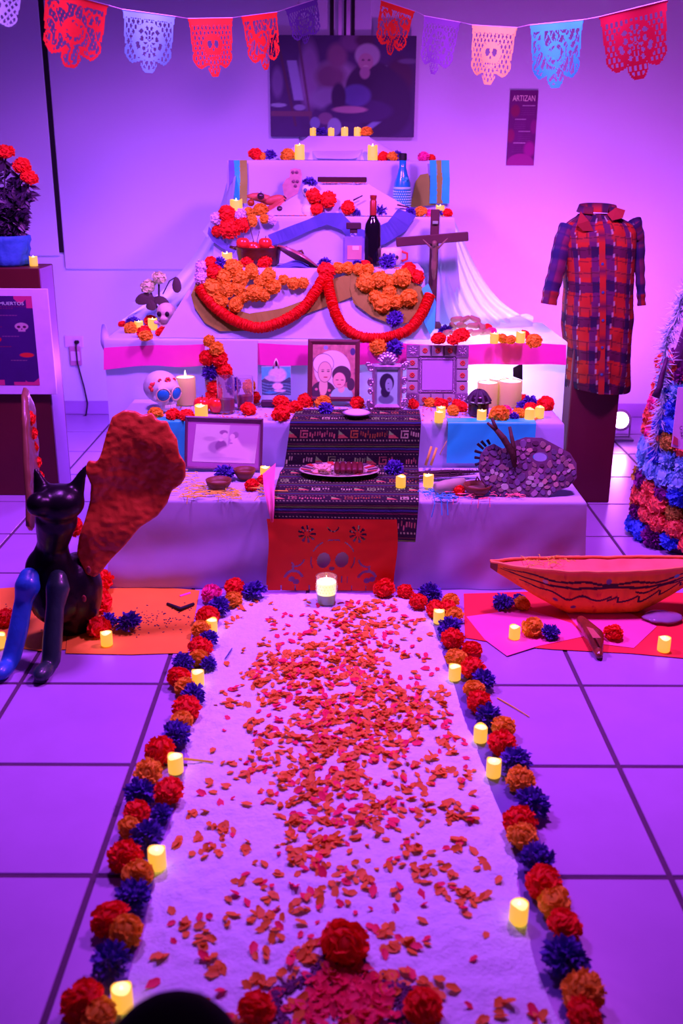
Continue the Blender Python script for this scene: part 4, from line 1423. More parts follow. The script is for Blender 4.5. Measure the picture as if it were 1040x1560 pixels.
ts = empty('plaid_shirt', (1.24, 4.74, .56), 'long red and navy plaid shirt standing over the right pedestal', 'shirt')
prof = [(.555, 1.238, .150, .172), (.64, 1.234, .152, .172), (.76, 1.228, .155, .170), (.90, 1.220, .157, .160), (1.02, 1.212, .160, .145), (1.14, 1.205, .166, .12), (1.22, 1.200, .172, .108),
        (1.275, 1.196, .172, .092), (1.305, 1.192, .155, .082), (1.325, 1.188, .125, .075), (1.340, 1.184, .095, .072), (1.352, 1.180, .082, .070)]
zs = [p[0] for p in prof]
NU, NV = 170, 190


def shirt_pt(u, v):
    z = zs[0] + (zs[-1] - zs[0]) * v
    cx, hw, hd = (float(np.interp(z, zs, [p[i] for p in prof])) for i in (1, 2, 3))
    a = -PI / 2 + 2 * PI * u
    ca, sa = math.cos(a), math.sin(a)
    e = 0.8
    x = cx + hw * math.copysign(abs(ca) ** e, ca)
    y = 4.745 + hd * math.copysign(abs(sa) ** e, sa)
    k = .008 * noise.noise((x * 9, z * 5, 2)) + .005 * noise.noise((x * 22, z * 14, 4)) + .010 * math.sin(x * 34 + z * 9 + 2 * noise.noise((x * 5, z * 5, 8))) * max(0, 1 - (z - .55) / .6)
    n = V((ca, sa, 0))
    return V((x, y, z + .012 * math.sin(a * 2) * (1 - v))) + n * k


b = MB().grid(shirt_pt, NU, NV)
u, v = uvgrid(NU, NV)
sb = b.build('shirt_body', mat('plaid_flannel', (1, 1, 1), .9, attr='Col', transl=.12), None, smooth=True,
             colors=plaid((u - .5) * .92 + .03 + .01 * np.sin(v * 7), v * .80 + .02 * np.sin(u * 9)))
setparent(sb, ts)
for pts, rad, lb in (([D(866, 346, 4.73), D(856, 372, 4.71), D(848, 410, 4.69), D(840, 440, 4.68), D(835, 466, 4.67)], [.052, .050, .046, .046, .043], 'navy sleeve hanging free on the left'),
                     ([D(964, 338, 4.74), D(972, 365, 4.76), D(974, 410, 4.76), D(976, 445, 4.75), D(977, 468, 4.74)], [.045, .036, .028, .024, .022], 'narrow sleeve hanging on the right')):
    cu = []
    rr = []
    for i in range(len(pts) - 1):
        for k in range(10):
            cu.append(pts[i].lerp(pts[i + 1], k / 10))
            rr.append(rad[i] + (rad[i + 1] - rad[i]) * k / 10 + .002 * math.sin(i * 4 + k))
    b = MB().tube(cu, rr, 40, caps=False, flat=.75)
    n = len(cu)
    uu = np.tile(np.linspace(0, 1, 40), n)
    vv = np.repeat(np.linspace(0, 1, n), 40)
    im = plaid(uu * .26 + .02, vv * .42 + .03)
    im = put(im, np.where(vv < .80, .55, .1), A(28, 14, 120))
    sl = part(b, 'sleeve', MATS['plaid_flannel'], ts, True, lb, colors=im)
# collar: stand and two points
b = MB()
K = 40
vs = []
for r in range(3):
    for k in range(K + 1):
        a = -PI / 2 + .42 + (2 * PI - .84) * k / K
        rx, ry = (.078, .066) if r != 1 else (.084, .072)
        rx += .016 * (r == 2)
        ry += .016 * (r == 2)
        z = (1.350, 1.392, 1.362)[r] + .008 * math.sin(a)
        vs.append(V((1.180 + rx * math.cos(a), 4.745 + ry * math.sin(a), z)))
b.add(vs, [(r * (K + 1) + k, r * (K + 1) + k + 1, (r + 1) * (K + 1) + k + 1, (r + 1) * (K + 1) + k) for r in range(2) for k in range(K)])
ps = np.array([(p.x, p.z) for p in vs])
part(b, 'collar_band', MATS['plaid_flannel'], ts, True, colors=plaid(ps[:, 0] * 1.3, ps[:, 1] + .03))
for s, pts in ((-1, [(884, 322), (878, 342), (888, 352), (904, 352), (896, 336)]), (1, [(924, 326), (938, 316), (952, 320), (948, 332), (932, 336)])):
    P = [D(x, y, 4.655 if y > 330 else 4.675) for x, y in pts]
    b = MB().prism(P, (0, -.003, 0))
    part(b, 'collar_point', mat('plaid_red_cloth', A(125, 10, 36), .9), ts)
# button front and buttons
pl = MB()
path = [(908, 372), (907, 420), (907, 470), (905, 520), (903, 585)]
P = [shirt_pt(0.0, 0)]
rows = []
for i in range(25):
    vv = .93 - .93 * i / 24
    c = shirt_pt(.0 + .002, vv)
    c2 = shirt_pt(.998, vv)
    y = min(c.y, c2.y) - .004
    xm = float(np.interp(c.z, zs, [p[1] for p in prof])) - .012
    rows.append((V((xm - .014, y, c.z)), V((xm + .014, y, c.z))))
pl.add([p for r in rows for p in r], [(2 * i, 2 * i + 1, 2 * i + 3, 2 * i + 2) for i in range(24)])
pa = np.array([(p.x, p.z) for r in rows for p in r])
part(pl, 'button_placket', MATS['plaid_flannel'], ts, True, colors=np.clip(plaid(pa[:, 0] * 0 + .05, pa[:, 1]), 0, 1))
for f in (5, 9, 13, 17, 21):
    c = (rows[f][0] + rows[f][1]) / 2
    part(MB().lathe([(.001, 0), (.006, 0), (.0065, .002), (.001, .0025)], 12, c + V((0, -.001, 0)), Matrix.Rotation(PI / 2, 3, 'X')), 'button', mat('dark_button', A(60, 40, 150), .3), ts)

M_LENS = mat('lamp_lens', (1, .9, 1), .3, emit=(1.0, 0.42, 1.0), est=16)
lc = D(945, 640, 5.80)
t = empty('floor_lamp', (lc.x, 5.85, 0), 'small round LED floodlight shining on the floor by the wall', 'lamp')
Rl = Matrix.Rotation(math.radians(72), 3, 'X')
part(MB().lathe([(.03, -.12), (.05, -.11), (.062, -.02), (.066, 0), (.060, .0)], 24, lc, Rl), 'housing', mat('grey_lamp_metal', (.25, .25, .3), .4, .5), t, 40)
part(MB().lathe([(.058, -.004), (.04, .004), (.001, .006)], 24, lc, Rl), 'lens', M_LENS, t, True)
part(MB().tube([lc + V((-.075, .05, 0)), V((lc.x - .075, lc.y + .05, .012)), V((lc.x + .075, lc.y + .05, .012)), lc + V((.075, .05, 0))], .006, 8), 'yoke', mat('grey_lamp_metal', (.25, .25, .3)), t)
part(MB().box((lc.x, lc.y + .05, .006), (.18, .12, .012), None, .003), 'base', MATS['grey_lamp_metal'], t)
# the light of this lamp
lo = lamp('floor_lamp_light', 'SPOT', lc + Rl @ V((0, 0, .03)), lc + Rl @ V((0, 0, 1)), (.85, .2, 1.0), 9, .05, 165, .5)
# added black plate for the dark gap at the back right of tier two
MB().prism([D(781, 560, 4.468), D(795, 553, 4.468), D(795, 578, 4.468), D(781, 573, 4.468)], (0, -.012, 0)).build(
    'dark_gap_plate', M_BLACK, None, 'black plate for the dark gap in the third tier behind the purple flowers', 'card')
# lamp glow under tier three, behind the cloth on the right
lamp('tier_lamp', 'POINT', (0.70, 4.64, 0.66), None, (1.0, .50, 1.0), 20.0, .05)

# ================================================================== FLOWER-COVERED FIGURE AT THE RIGHT EDGE
fc = V((1.66, 4.16, 0))
t = empty('flower_figure', fc, 'figure covered in many-coloured paper flowers at the right edge', 'figure')
part(MB().lathe([(.30, 0), (.31, .05), (.29, .3), (.27, .6), (.24, .8), (.21, .95), (.14, 1.08), (.10, 1.15), (.10, 1.3)], 32, fc), 'skirt', mat('plum_cloth', (.10, .01, .12), .8, var=.3), t, True)
fr = random.Random(12)
def fig_r(z):
    return float(np.interp(z, [0, .05, .3, .6, .8, .95, 1.08, 1.15], [.30, .31, .29, .27, .24, .21, .14, .10]))
rowz = [.05, .12, .19, .26, .33, .40, .47, .54, .61, .68, .75]
low = ['coral', 'plum', 'blue', 'brown', 'coral', 'plum', 'blue']
midc = ['brown', 'coral', 'blue', 'sky', 'pink', 'coral', 'plum']
for i, z in enumerate(rowz):
    for k in range(10):
        a = PI * (0.80 + .085 * k) + .045 * (i % 2)
        r = fig_r(z) + .02
        p = fc + V((r * math.cos(a), r * math.sin(a), z + fr.uniform(-.012, .012)))
        col = fr.choice(low if z < .33 else (['sky', 'sky', 'blue'] if .33 <= z < .45 else midc))
        put_flower(col, p, fr.uniform(.042, .060), (math.cos(a), math.sin(a), .1), parent=t, name='blossom')
M_BOA = mat('pale_blue_feather', (.6, .93, .93), .6, var=.3, transl=.3)
b = MB()
bp = [(1000, 690), (998, 672), (1000, 650), (1003, 632), (1008, 612), (1006, 585), (1008, 560), (1010, 535), (1012, 510), (1024, 490), (1030, 470), (1036, 450), (1044, 435)]
P = []
for x, y in bp:
    q = D(x + 4, y, 4.08)
    P.append(q)
for i in range(len(P) - 1):
    for k in range(70):
        p = P[i].lerp(P[i + 1], fr.random())
        d = V((fr.gauss(-.3, 1), fr.gauss(-.3, 1), fr.gauss(0, 1))).normalized()
        L = fr.uniform(.03, .075)
        s = d.orthogonal().normalized() * .005
        b.add([p - s, p + s, p + d * L + V((0, 0, -.01))], [(0, 1, 2)])
o = part(b, 'feather_boa', M_BOA, t, label='pale blue feather boa')
o['kind'] = 'stuff'
b = MB().tube([D(1016, 545, 4.02), D(1008, 570, 4.0), D(1004, 590, 3.99), D(998, 605, 3.99)], [.007, .010, .013, .016], 10, jit=.1)
part(b, 'patterned_sash', mat('black_lace_print', (.05, .01, .06), .6, var=.9, scale=70), t, True)
tq = D(1026, 670, 3.83)
card = empty('name_card', tq, 'white card with dark lettering hung on the flower figure', 'card')
q = [D(1022, 680, 3.84), D(1090, 700, 3.82), D(1090, 590, 3.84), D(1032, 590, 3.85)]
part(MB().prism(q, (0, -.003, 0)), 'card_sheet', mat('white_card', (.66, .66, .78), .6), card)
q2 = [D(1024, 676, 3.836), D(1032, 679, 3.836), D(1032, 668, 3.836), D(1026, 664, 3.836)]
part(MB().prism(q2, (0, -.0035, 0)), 'printed_corner', mat('print_coral', A(200, 40, 120), .6), card)
for ch, x, y in (('C', 1037, 652), ('D', 1039, 662)):
    ob = link('lettering', text_mesh(ch, mat('dark_ink', (.02, .01, .05), .6)), None)
    ob.location = D(x, y, 3.834)
    ob.rotation_euler = (PI / 2, 0, 0)
    ob.scale = (.010, .016, 1)
    setparent(ob, card)

# ================================================================== WINGED CAT
M_CAT = mat('glossy_black_paint', (.005, .003, .006), .30, var=.3, coat=.0, spec=.22, bump=.25, bscale=22)
t = empty('winged_cat', (-.93, 3.10, 0), 'black papier-mache cat with blue legs and big red wings', 'sculpture')
body = blob([('e', D(90, 766, 3.04), (.082, .085, .062)), ('e', D(60, 768, 2.98), (.042, .05, .04)),
             ('c', D(66, 752, 3.05), D(54, 714, 3.06), .034, .008), ('c', D(112, 754, 3.06), D(131, 709, 3.08), .034, .007),
             ('c', D(86, 790, 3.07), D(80, 832, 3.12), .070, .050), ('c', D(80, 832, 3.12), D(76, 868, 3.13), .054, .082),
             ('c', D(76, 868, 3.13), D(86, 912, 3.12), .086, .092), ('e', D(118, 900, 3.20), (.085, .12, .14)), ('e', D(112, 935, 3.22), (.09, .11, .08)),
             ('e', D(128, 862, 3.2), (.03, .04, .03))], .009, 5)
body.materials.append(M_CAT)
o = link('body', body)
setparent(o, t)
for m_, pts, rad in ((mat('blue_paint', A(30, 40, 190, .7), 0.4, var=.5, scale=14, coat=.2, bump=.3, bscale=30), [D(44, 880, 3.0), D(42, 893, 2.98), D(36, 915, 2.97), D(28, 960, 2.93), D(18, 1000, 2.90), D(10, 1018, 2.87)], [.034, .042, .030, .032, .031, .026]),
                     (mat('slate_paint', A(35, 28, 75), .4, var=.4, scale=14, coat=.2, bump=.3, bscale=30), [D(88, 882, 3.02), D(88, 896, 3.0), D(84, 925, 2.97), D(80, 975, 2.92), D(78, 1005, 2.89), D(70, 1022, 2.86)], [.032, .040, .030, .033, .031, .026])):
    parts = []
    for i in range(len(pts) - 1):
        parts.append(('c', pts[i], pts[i + 1], rad[i], rad[i + 1]))
    f = pts[-1]
    parts.append(('e', V((f.x, f.y - .03, .026)), (.03, .05, .026)))
    me = blob(parts, .007, 4)
    me.materials.append(m_)
    o = link('leg', me)
    setparent(o, t)


def pillow(outline, n, th, rough=.006, seed=0, fold=0.0):
    n = V(n).normalized()
    pts = []
    for i in range(len(outline)):
        for k in range(4):
            pts.append(outline[i].lerp(outline[(i + 1) % len(outline)], k / 4))
    c = sum(pts, V()) / len(pts)
    b = MB()
    N = len(pts)
    sc = [(1, -1), (1.0, -.6), (1.0, 0), (.95, .7), (.85, 1), (.72, 1.05), (.58, 1.0), (.42, 1.05), (.26, 1), (.10, 1)]
    rings = []
    for s, o in sc:
        r = []
        for p in pts:
            q = c + (p - c) * s
            h = th * .5 * o
            if o > 0:
                h += rough * noise.noise((q.x * 18 + seed, q.y * 18, q.z * 18)) * 1.6 + rough * noise.noise((q.x * 45, q.z * 45, seed)) + fold * math.sin((q.x + q.z) * 40) * (s < .9)
            r.append(q + n * h)
        rings.append(r)
    b.add([p for r in rings for p in r], [(i * N + k, i * N + (k + 1) % N, (i + 1) * N + (k + 1) % N, (i + 1) * N + k) for i in range(len(rings) - 1) for k in range(N)]
          + [tuple(range(N))[::-1], tuple((len(rings) - 1) * N + k for k in range(N))])
    return b


M_WING = mat('red_wing_paint', A(150, 24, 34, .62), .36, var=.35, scale=6, bump=.3, bscale=28, coat=.08)
wn = V((.12, -1, .18)).normalized()
wp = D(200, 760, 3.24)
wo = [(133, 872), (118, 842), (122, 815), (131, 790), (138, 762), (140, 737), (131, 714), (136, 700), (150, 702), (156, 688), (163, 660), (172, 634), (190, 624), (207, 626), (217, 632),
      (232, 628), (241, 640), (255, 641), (261, 655), (270, 668), (273, 690), (283, 705), (283, 725), (276, 737), (262, 746), (255, 766), (240, 785), (214, 801), (190, 830), (170, 850), (156, 868), (146, 876)]
wb = bpy.data.meshes.new('wing')
bmw = MB().prism([PLN(x, y, wp, wn) for x, y in wo], wn * .034)
wtmp = bmw.build('wing_source', M_WING)
md = wtmp.modifiers.new('r', 'REMESH')
md.mode = 'VOXEL'
md.voxel_size = .006
sm = wtmp.modifiers.new('s', 'SMOOTH')
sm.factor = .5
sm.iterations = 2
wme = bpy.data.meshes.new_from_object(wtmp.evaluated_get(bpy.context.evaluated_depsgraph_get()))
bpy.data.objects.remove(wtmp)
for vtx in wme.vertices:
    q = vtx.co
    h = .016 * noise.noise((q.x * 7, q.y * 7, q.z * 7)) + .0045 * noise.noise((q.x * 20 + 3, q.y * 20, q.z * 20)) + .0025 * noise.noise((q.x * 60, q.y * 60, q.z * 60))
    vtx.co = q + wn * h
wme.shade_smooth()
wme.materials.clear()
wme.materials.append(M_WING)
setparent(link('wing', wme, label='large rough red wing'), t)
lw_ = [(-1.075, 3.16, .40), (-1.085, 3.22, .36), (-1.10, 3.34, .42), (-1.125, 3.48, .52), (-1.15, 3.58, .62), (-1.155, 3.58, .74), (-1.145, 3.50, .80), (-1.13, 3.42, .79), (-1.11, 3.34, .73), (-1.095, 3.26, .60), (-1.08, 3.20, .48)]
part(pillow([V((x + .035, y, z)) for x, y, z in lw_], (.98, -.17, 0), .022, .005, 2), 'wing', mat('brown_wing_paint', A(110, 30, 60), .4, var=.3, coat=.1), t, True, 'brown outer wing seen edge-on')
for px, py, r in ((44, 638, 11), (47, 660, 11), (49, 682, 10), (53, 704, 11), (57, 726, 11)):
    put_flower('red', D(px, py, 3.42), r / 420, (.9, -.5, .2), parent=t, name='wing_blossom')
put_flower('red', D(110, 803, 3.3), .038, (0, -1, .3), parent=t, name='wing_blossom')
# bead eyes and red spots on the flank
for px, py in ((135, 868), (128, 912)):
    p = D(px, py, 3.085)
    part(MB().ell(p, (.008, .004, .013), None, 10, 7), 'painted_spot', mat('spot_red', A(140, 25, 60), .4), t, True)

# ================================================================== CANOE
t = empty('canoe', (.95, 3.35, 0), 'orange papier-mache canoe with black wave lines on red paper', 'canoe')
CX0, CXL, CYC = .556, .84, 3.36


def hull(s, tt):
    d = 2 * s - 1
    a = abs(d)
    rim = .182 + .016 * a * a
    keel = .176 * max(0, (a - .30) / .70) ** 1.1
    beam = .070 * (1 - a ** 2.6) + .004
    th = -PI / 2 + PI * tt          # near rim -> keel -> far rim
    sn = math.sin(th)
    y = CYC + beam * math.copysign(abs(sn) ** .55, sn)
    z = rim - (rim - keel) * (abs(math.cos(th)) ** .95)
    return V((CX0 + CXL * s, y + .03 * (s - .3), z + .004 * noise.noise((s * 14, tt * 9, 3)) + .002))


nu, nv = 460, 170
b = MB().grid(hull, nu, nv)
u, v = uvgrid(nu, nv)
im = np.tile(np.array(A(215, 62, 26, .62)), (len(u), 1))
n1 = fbm(u * 4, v, 5, 4)
im *= (1 + .45 * n1)[:, None]
im = put(im, np.clip(fbm(u * 5, v * 1.5, 7, 9) * 3 - .45, 0, .7), A(150, 15, 20, .62))
im = put(im, np.clip(.035 - v, 0, .02) / .02 * .7, A(205, 50, 90, .7))
dk = A(22, 4, 24)
def line(img, vc, w_, u0=0, u1=1):
    return put(img, ((np.abs(v - vc) < w_) & (u > u0) & (u < u1)).astype(float), dk)
im = line(im, .070 + .010 * np.sin(u * 28) + .02 * (u - .3), .0085, .05, .98)
im = line(im, .112 + .012 * np.sin(u * 9), .0095, .04, .98)
im = line(im, .140 + .012 * np.sin(u * 40), .008, .62, .9)
im = line(im, .19 + .022 * np.sin(u * 44) * np.clip((u - .1) * 4, 0, 1), .0095, .12, .52)
fr_ = (u * 11) % 1
im = line(im, .225 - .055 * np.abs(fr_) ** 2, .0095, .5, .84)
im = put(im, ((np.abs(fr_ - .04) < .05) & (v > .175) & (v < .23) & (u > .5) & (u < .84)).astype(float), dk)
im = put(im, E(u, v, .30, .40, .035, .03, .3) - E(u, v, .30, .40, .026, .02, .3) > .5, A(90, 40, 140)) if False else im
for cu, cv, c in ((.28, .26, (95, 50, 140)), (.36, .28, (95, 50, 140)), (.80, .08, (90, 110, 235)), (.23, .10, (190, 120, 220)), (.5, .06, (110, 60, 180))):
    im = put(im, E(u, v, cu, cv, .012, .018, .3), A(*c))
im = put(im, (u < .03).astype(float) * .8, A(40, 15, 80))
o = b.build('hull', mat('painted_canoe', (1, 1, 1), .5, attr='Col', bump=.2, bscale=40), None, smooth=True, colors=np.clip(im, .003, 1))
setparent(o, t)


def deck(u, v):
    p, q = hull(.01 + u * .98, 0.0), hull(.01 + u * .98, 1.0)
    r = p.lerp(q, .02 + .96 * v)
    return r + V((0, 0, -.035 * math.sin(PI * v) * math.sin(PI * u) - .004 + .004 * noise.noise((u * 9, v * 6, 1))))


part(MB().grid(deck, 60, 16), 'deck', mat('canoe_inside', A(205, 50, 100, .7), .6, var=.25, scale=14), t, True)
part(MB().tube([hull(i / 60, 0) + V((0, 0, .002)) for i in range(61)], .005, 8, jit=.15).tube([hull(i / 60, 1) + V((0, 0, .002)) for i in range(61)], .005, 8, jit=.15), 'gunwale', mat('canoe_rim', A(225, 70, 95, .8), .6), t, True)
b = MB()
for q in range(26):
    p = V((fr.uniform(.66, .84), fr.uniform(3.32, 3.40), .200))
    d = V((fr.gauss(0, 1), fr.gauss(0, .5), 0)).normalized() * fr.uniform(.02, .05)
    b.tube([p, p + d * .5 + V((0, 0, .006)), p + d], .0012, 5)
b.build('straw_bits', M_STRAW, None, 'thin straw shreds lying across the canoe bow', 'straw', kind='stuff')
# wrapped sweet, plastic pouch
c = G(905, 978, .02)
t = empty('wrapped_tamarind', c, 'brown sweet in shiny cellophane lying in front of the canoe', 'sweet')
me = blob([('c', G(885, 945, .03), G(905, 970, .026), .018, .034), ('c', G(905, 970, .026), G(912, 998, .016), .034, .014)], .006, 3)
me.materials.append(mat('brown_candy', A(110, 22, 40, .8), .25, var=.4, coat=.6, bump=.5, bscale=30))
o = link('sweet_body', me)
setparent(o, t)
part(MB().prism([G(893, 955, .066), G(903, 958, .068), G(915, 972, .066), G(903, 972, .068)], (0, 0, .001)), 'foil_band', mat('pink_foil', A(215, 60, 130), .2, .3), t)
b = MB()
b.ell((0, 0, 0), (.075, .05, .014), None, 24, 12)
b.v = [tuple(V(p) * (1 + .25 * noise.noise((p[0] * 30, p[1] * 30, 5))) + G(1010, 940, .017)) for p in b.v]
b.build('plastic_pouch', mat('violet_cellophane', A(150, 60, 200, .8), .15, glass=.4, var=.2), None, 'crumpled violet cellophane beside the canoe stern', 'wrapper', smooth=True)

# ================================================================== SEATED PERSON AT THE BOTTOM EDGE
hc = CAM + ray(264, 1655) * 1.16
M_SKIN = mat('skin', (.55, .32, .24), .55, var=.06)
M_HAIR = mat('black_hair', (.004, .003, .005), .85, var=.3, scale=60, spec=.1)
M_SHIRT = mat('dark_shirt', (.03, .03, .05), .85, var=.1)
t = empty('person', (hc.x, hc.y - .05, 0), 'person with black hair sitting on the floor facing the altar', 'person')
ht = hc.z - .02
bx, by = hc.x, hc.y
shz = max(.22, ht - .24)
pts = [('e', (bx, by, ht), (.078, .098, .112)), ('e', (bx, by + .085, ht - .02), (.016, .022, .02)), ('e', (bx, by + .05, ht - .07), (.05, .05, .04)),
       ('e', (bx - .08, by, ht - .01), (.012, .02, .03)), ('e', (bx + .08, by, ht - .01), (.012, .02, .03)),
       ('c', (bx, by - .02, ht - .08), (bx, by - .03, shz), .05, .058), ('c', (bx - .12, by - .03, shz - .03), (bx + .12, by - .03, shz - .03), .06, .06),
       ('c', (bx, by - .03, shz - .05), (bx, by - .06, .13), .12, .13),
       ('c', (bx - .16, by - .02, shz - .04), (bx - .20, by + .02, .16), .045, .036), ('c', (bx - .20, by + .02, .16), (bx - .10, by + .15, .12), .034, .026),
       ('c', (bx + .16, by - .02, shz - .04), (bx + .20, by + .02, .16), .045, .036), ('c', (bx + .20, by + .02, .16), (bx + .10, by + .15, .12), .034, .026),
       ('c', (bx - .08, by - .04, .09), (bx - .24, by + .16, .08), .085, .06), ('c', (bx + .08, by - .04, .09), (bx + .24, by + .16, .08), .085, .06),
       ('c', (bx - .24, by + .16, .07), (bx + .04, by + .20, .05), .055, .04), ('c', (bx + .24, by + .16, .07), (bx - .04, by + .24, .05), .055, .04)]
for s in (-1, 1):
    for k in range(4):
        f0 = V((bx + s * .085, by + .165, .12)) + V((-s * .008 * k, .004 * k, .012 - .008 * k))
        pts.append(('c', f0, f0 + V((-s * (.055 - .006 * abs(k - 1)), .02, -.012)), .0095, .008))
    pts.append(('c', V((bx + s * .095, by + .16, .135)), V((bx + s * .07, by + .19, .15)), .010, .008))
me = blob(pts, .0085, 3)
me.materials.append(M_SKIN)
me.materials.append(M_SHIRT)
for f in me.polygons:
    c = f.center
    hand = abs(c.x - bx) < .125 and c.y > by + .12 and c.z > .09
    f.material_index = 1 if (c.z < shz + .02 and not hand) else 0
o = link('body', me)
setparent(o, t)
hb = blob([('e', (bx, by - .012, ht + .018), (.096, .112, .115)), ('e', (bx, by - .07, ht - .05), (.085, .06, .10)), ('e', (bx - .05, by - .03, ht - .02), (.05, .07, .09)), ('e', (bx + .05, by - .03, ht - .02), (.05, .07, .09))], .008, 4)
hb.materials.append(M_HAIR)
o = link('hair', hb, label='short black hair')
setparent(o, t)
for s in (-1, 1):
    part(MB().ell((bx + s * .030, by + .094, ht + .005), (.012, .008, .008), None, 10, 7), 'eye', mat('eye_white', (.7, .7, .7), .3), t, True)
part(MB().ell((bx, by + .098, ht - .055), (.024, .008, .006), None, 10, 7), 'mouth', mat('lips', (.45, .12, .12), .5), t, True)

# ================================================================== WOVEN RUNNER, RED SKULL PAPER
def runner_path(v):
    segs = [(4.25, Z2 + .006), (4.026, Z2 + .007), (4.020, Z2 + .001), (4.016, Z1 + .012), (4.006, Z1 + .006), (3.572, Z1 + .006), (3.560, Z1 - .002), (3.530, .225)]
    L = [0]
    for a, b_ in zip(segs, segs[1:]):
        L.append(L[-1] + math.hypot(a[0] - b_[0], a[1] - b_[1]))
    s = v * L[-1]
    return float(np.interp(s, L, [a[0] for a in segs])), float(np.interp(s, L, [a[1] for a in segs])), s


RXL = [(0, D(452, 632, 4.2).x), (.28, D(440, 655, 4.02).x), (.50, D(428, 715, 4.0).x), (1, D(414, 785, 3.54).x)]
RXR = [(0, D(640, 628, 4.2).x), (.28, D(640, 655, 4.02).x), (.50, D(636, 715, 4.0).x), (1, D(633, 800, 3.54).x)]


def runner(u, v):
    y, z, s = runner_path(v)
    a = float(np.interp(v, [q[0] for q in RXL], [q[1] for q in RXL]))
    b_ = float(np.interp(v, [q[0] for q in RXR], [q[1] for q in RXR]))
    x = a + (b_ - a) * u
    k = .0025 * noise.noise((x * 16, s * 16, 3)) + .0035 * noise.noise((x * 6, s * 9, 5))
    dz = -.018 * u * max(0, v - .86) / .14
    return V((x, y - abs(k) - .001, z + abs(k) * .8 + dz))


def weave(u, v):
    im = np.tile(np.array((.010, .006, .012)), (len(u), 1))
    rows = 9.0
    r = v * rows
    k = np.floor(r)
    f = r - k
    im = put(im, (np.abs(f - .06) < .030) * .9, A(40, 22, 130))
    im = put(im, (np.abs(f - .16) < .014) * .8, A(120, 18, 80))
    im = put(im, (np.abs(f - .90) < .014) * .7, A(100, 30, 60))
    im = put(im, (np.abs(f - .97) < .012) * .6, A(110, 90, 60))
    # band of stepped motifs
    c = u * 2.6 + .39 * k
    kc = np.floor(c)
    fc_ = c - kc
    inb = (f > .36) & (f < .66)
    hh = (f - .36) / .30
    pal = [A(150, 140, 130), A(190, 60, 120), A(165, 50, 50), A(205, 150, 190)]
    fin = fc_ * 21
    ff = fin - np.floor(fin)
    pat = np.sin(np.floor(fin) * 12.9898 + kc * 3.1 + k * 7.7) * 43758.5453
    pat = pat - np.floor(pat)
    gap = (np.sin(np.floor(fc_ * 6) * 5.1 + k * 2.3) > -.75)
    bars = (ff < .50) & inb & (fc_ > .17) & (fc_ < .72) & gap & ((hh > pat * .45) & (hh < 1 - (1 - pat) * .45))
    ku = fc_ / .15
    key = (fc_ < .15) & inb & ((hh < .16) & (ku > .2) | (hh > .84) | (ku < .14) | (ku > .86) & (hh > .35) | (np.abs(hh - .42) < .08) & (ku > .4) | (np.abs(ku - .45) < .07) & (hh > .36) & (hh < .68))
    tone = .55 + .45 * pat
    for i in range(4):
        sel = (np.mod(k * 2 + kc, 4) == i)
        im = put(im, ((bars | key) & sel) * tone * .85, pal[i])
    tri = (fc_ > .76) & (fc_ < .96) & inb & (hh > (fc_ - .76) / .20)
    im = put(im, tri * .8, A(185, 50, 95))
    im = put(im, (tri & (hh < .55)) * .7, A(80, 130, 120))
    dots = (np.abs(f - .28) < .016) | (np.abs(f - .74) < .016)
    im = put(im, (dots & (np.sin(u * 260 + k) > .2)) * .55, A(190, 110, 170))
    return np.clip(im, .003, 1)


NU, NV = 240, 330
b = MB().grid(lambda u, v: runner(u, v), NU, NV)
u, v = uvgrid(NU, NV)
b.build('woven_runner', mat('woven_wool', (1, 1, 1), .95, attr='Col', bump=.25, bscale=180), None, 'dark striped woven runner draped down the middle of the two lowest tiers', 'runner', smooth=True, colors=weave(u, v))

M_REDF = mat('red_skull_tissue', A(225, 16, 22, .55), .75, transl=.3, var=.08, scale=10)
a, b2 = D(406, 792, 3.522), D(604, 797, 3.522)
n, m_ = 190, 110
zt, zb = a.z + .004, .010
W_, H_ = b2.x - a.x, zt - zb


def skull_hole(u, v):
    X = 390 + (u * (604 - 406) + 406 - 390)
    Y = 790 + v * 112
    e = lambda cx, cy, rx, ry: ((X - cx) / rx) ** 2 + ((Y - cy) / ry) ** 2 < 1
    if e(492, 854, 10.5, 12) or e(520, 853, 10.5, 12) or e(506, 867, 4, 3):
        return True
    for cx, cy in ((465, 813), (543, 813)):
        d = math.hypot(X - cx, Y - cy)
        an = math.atan2(Y - cy, X - cx)
        if 4 < d < 13.5 and math.cos(an * 9) > .1:
            return True
    # skull contour slits
    d = ((X - 506) / 34) ** 2 + ((Y - 852) / 30) ** 2
    if .93 < d < 1.05 and Y < 866 and math.sin(math.atan2(Y - 852, X - 506) * 7) > -.6:
        return True
    for cx, cy, r0, r1, a0, a1 in ((448, 850, 13, 15.5, .2, 1.9), (560, 850, 13, 15.5, 1.2, 2.9), (506, 800, 8, 10, .2, 2.9), (448, 885, 12, 16, -2.9, -.3), (562, 885, 12, 16, -2.9, -.3), (438, 865, 7, 10, -1, 1), (572, 865, 7, 10, 2.2, 4)):
        dd = math.hypot(X - cx, Y - cy)
        an = math.atan2(Y - cy, X - cx)
        if r0 < dd < r1 and a0 < an < a1:
            return True
    for cx, cy in ((452, 888), (562, 886), (445, 884), (570, 884)):
        if e(cx, cy, 5, 4):
            return True
    if 880 < Y < 890 and 480 < X < 532 and (X % 9) < 1.6:
        return True
    if v > .93 and (u * 9) % 1 < .08:
        return True
    return False


b = MB()
idx = {}


def vid(i, j):
    if (i, j) not in idx:
        idx[(i, j)] = len(b.v)
        u, v = i / n, j / m_
        b.v.append((a.x + W_ * u + .006 * math.sin(v * 5), 3.522 - .004 * noise.noise((u * 6, v * 5, 2)) - .010 * max(0, v - .8), zt - H_ * v))
    return idx[(i, j)]


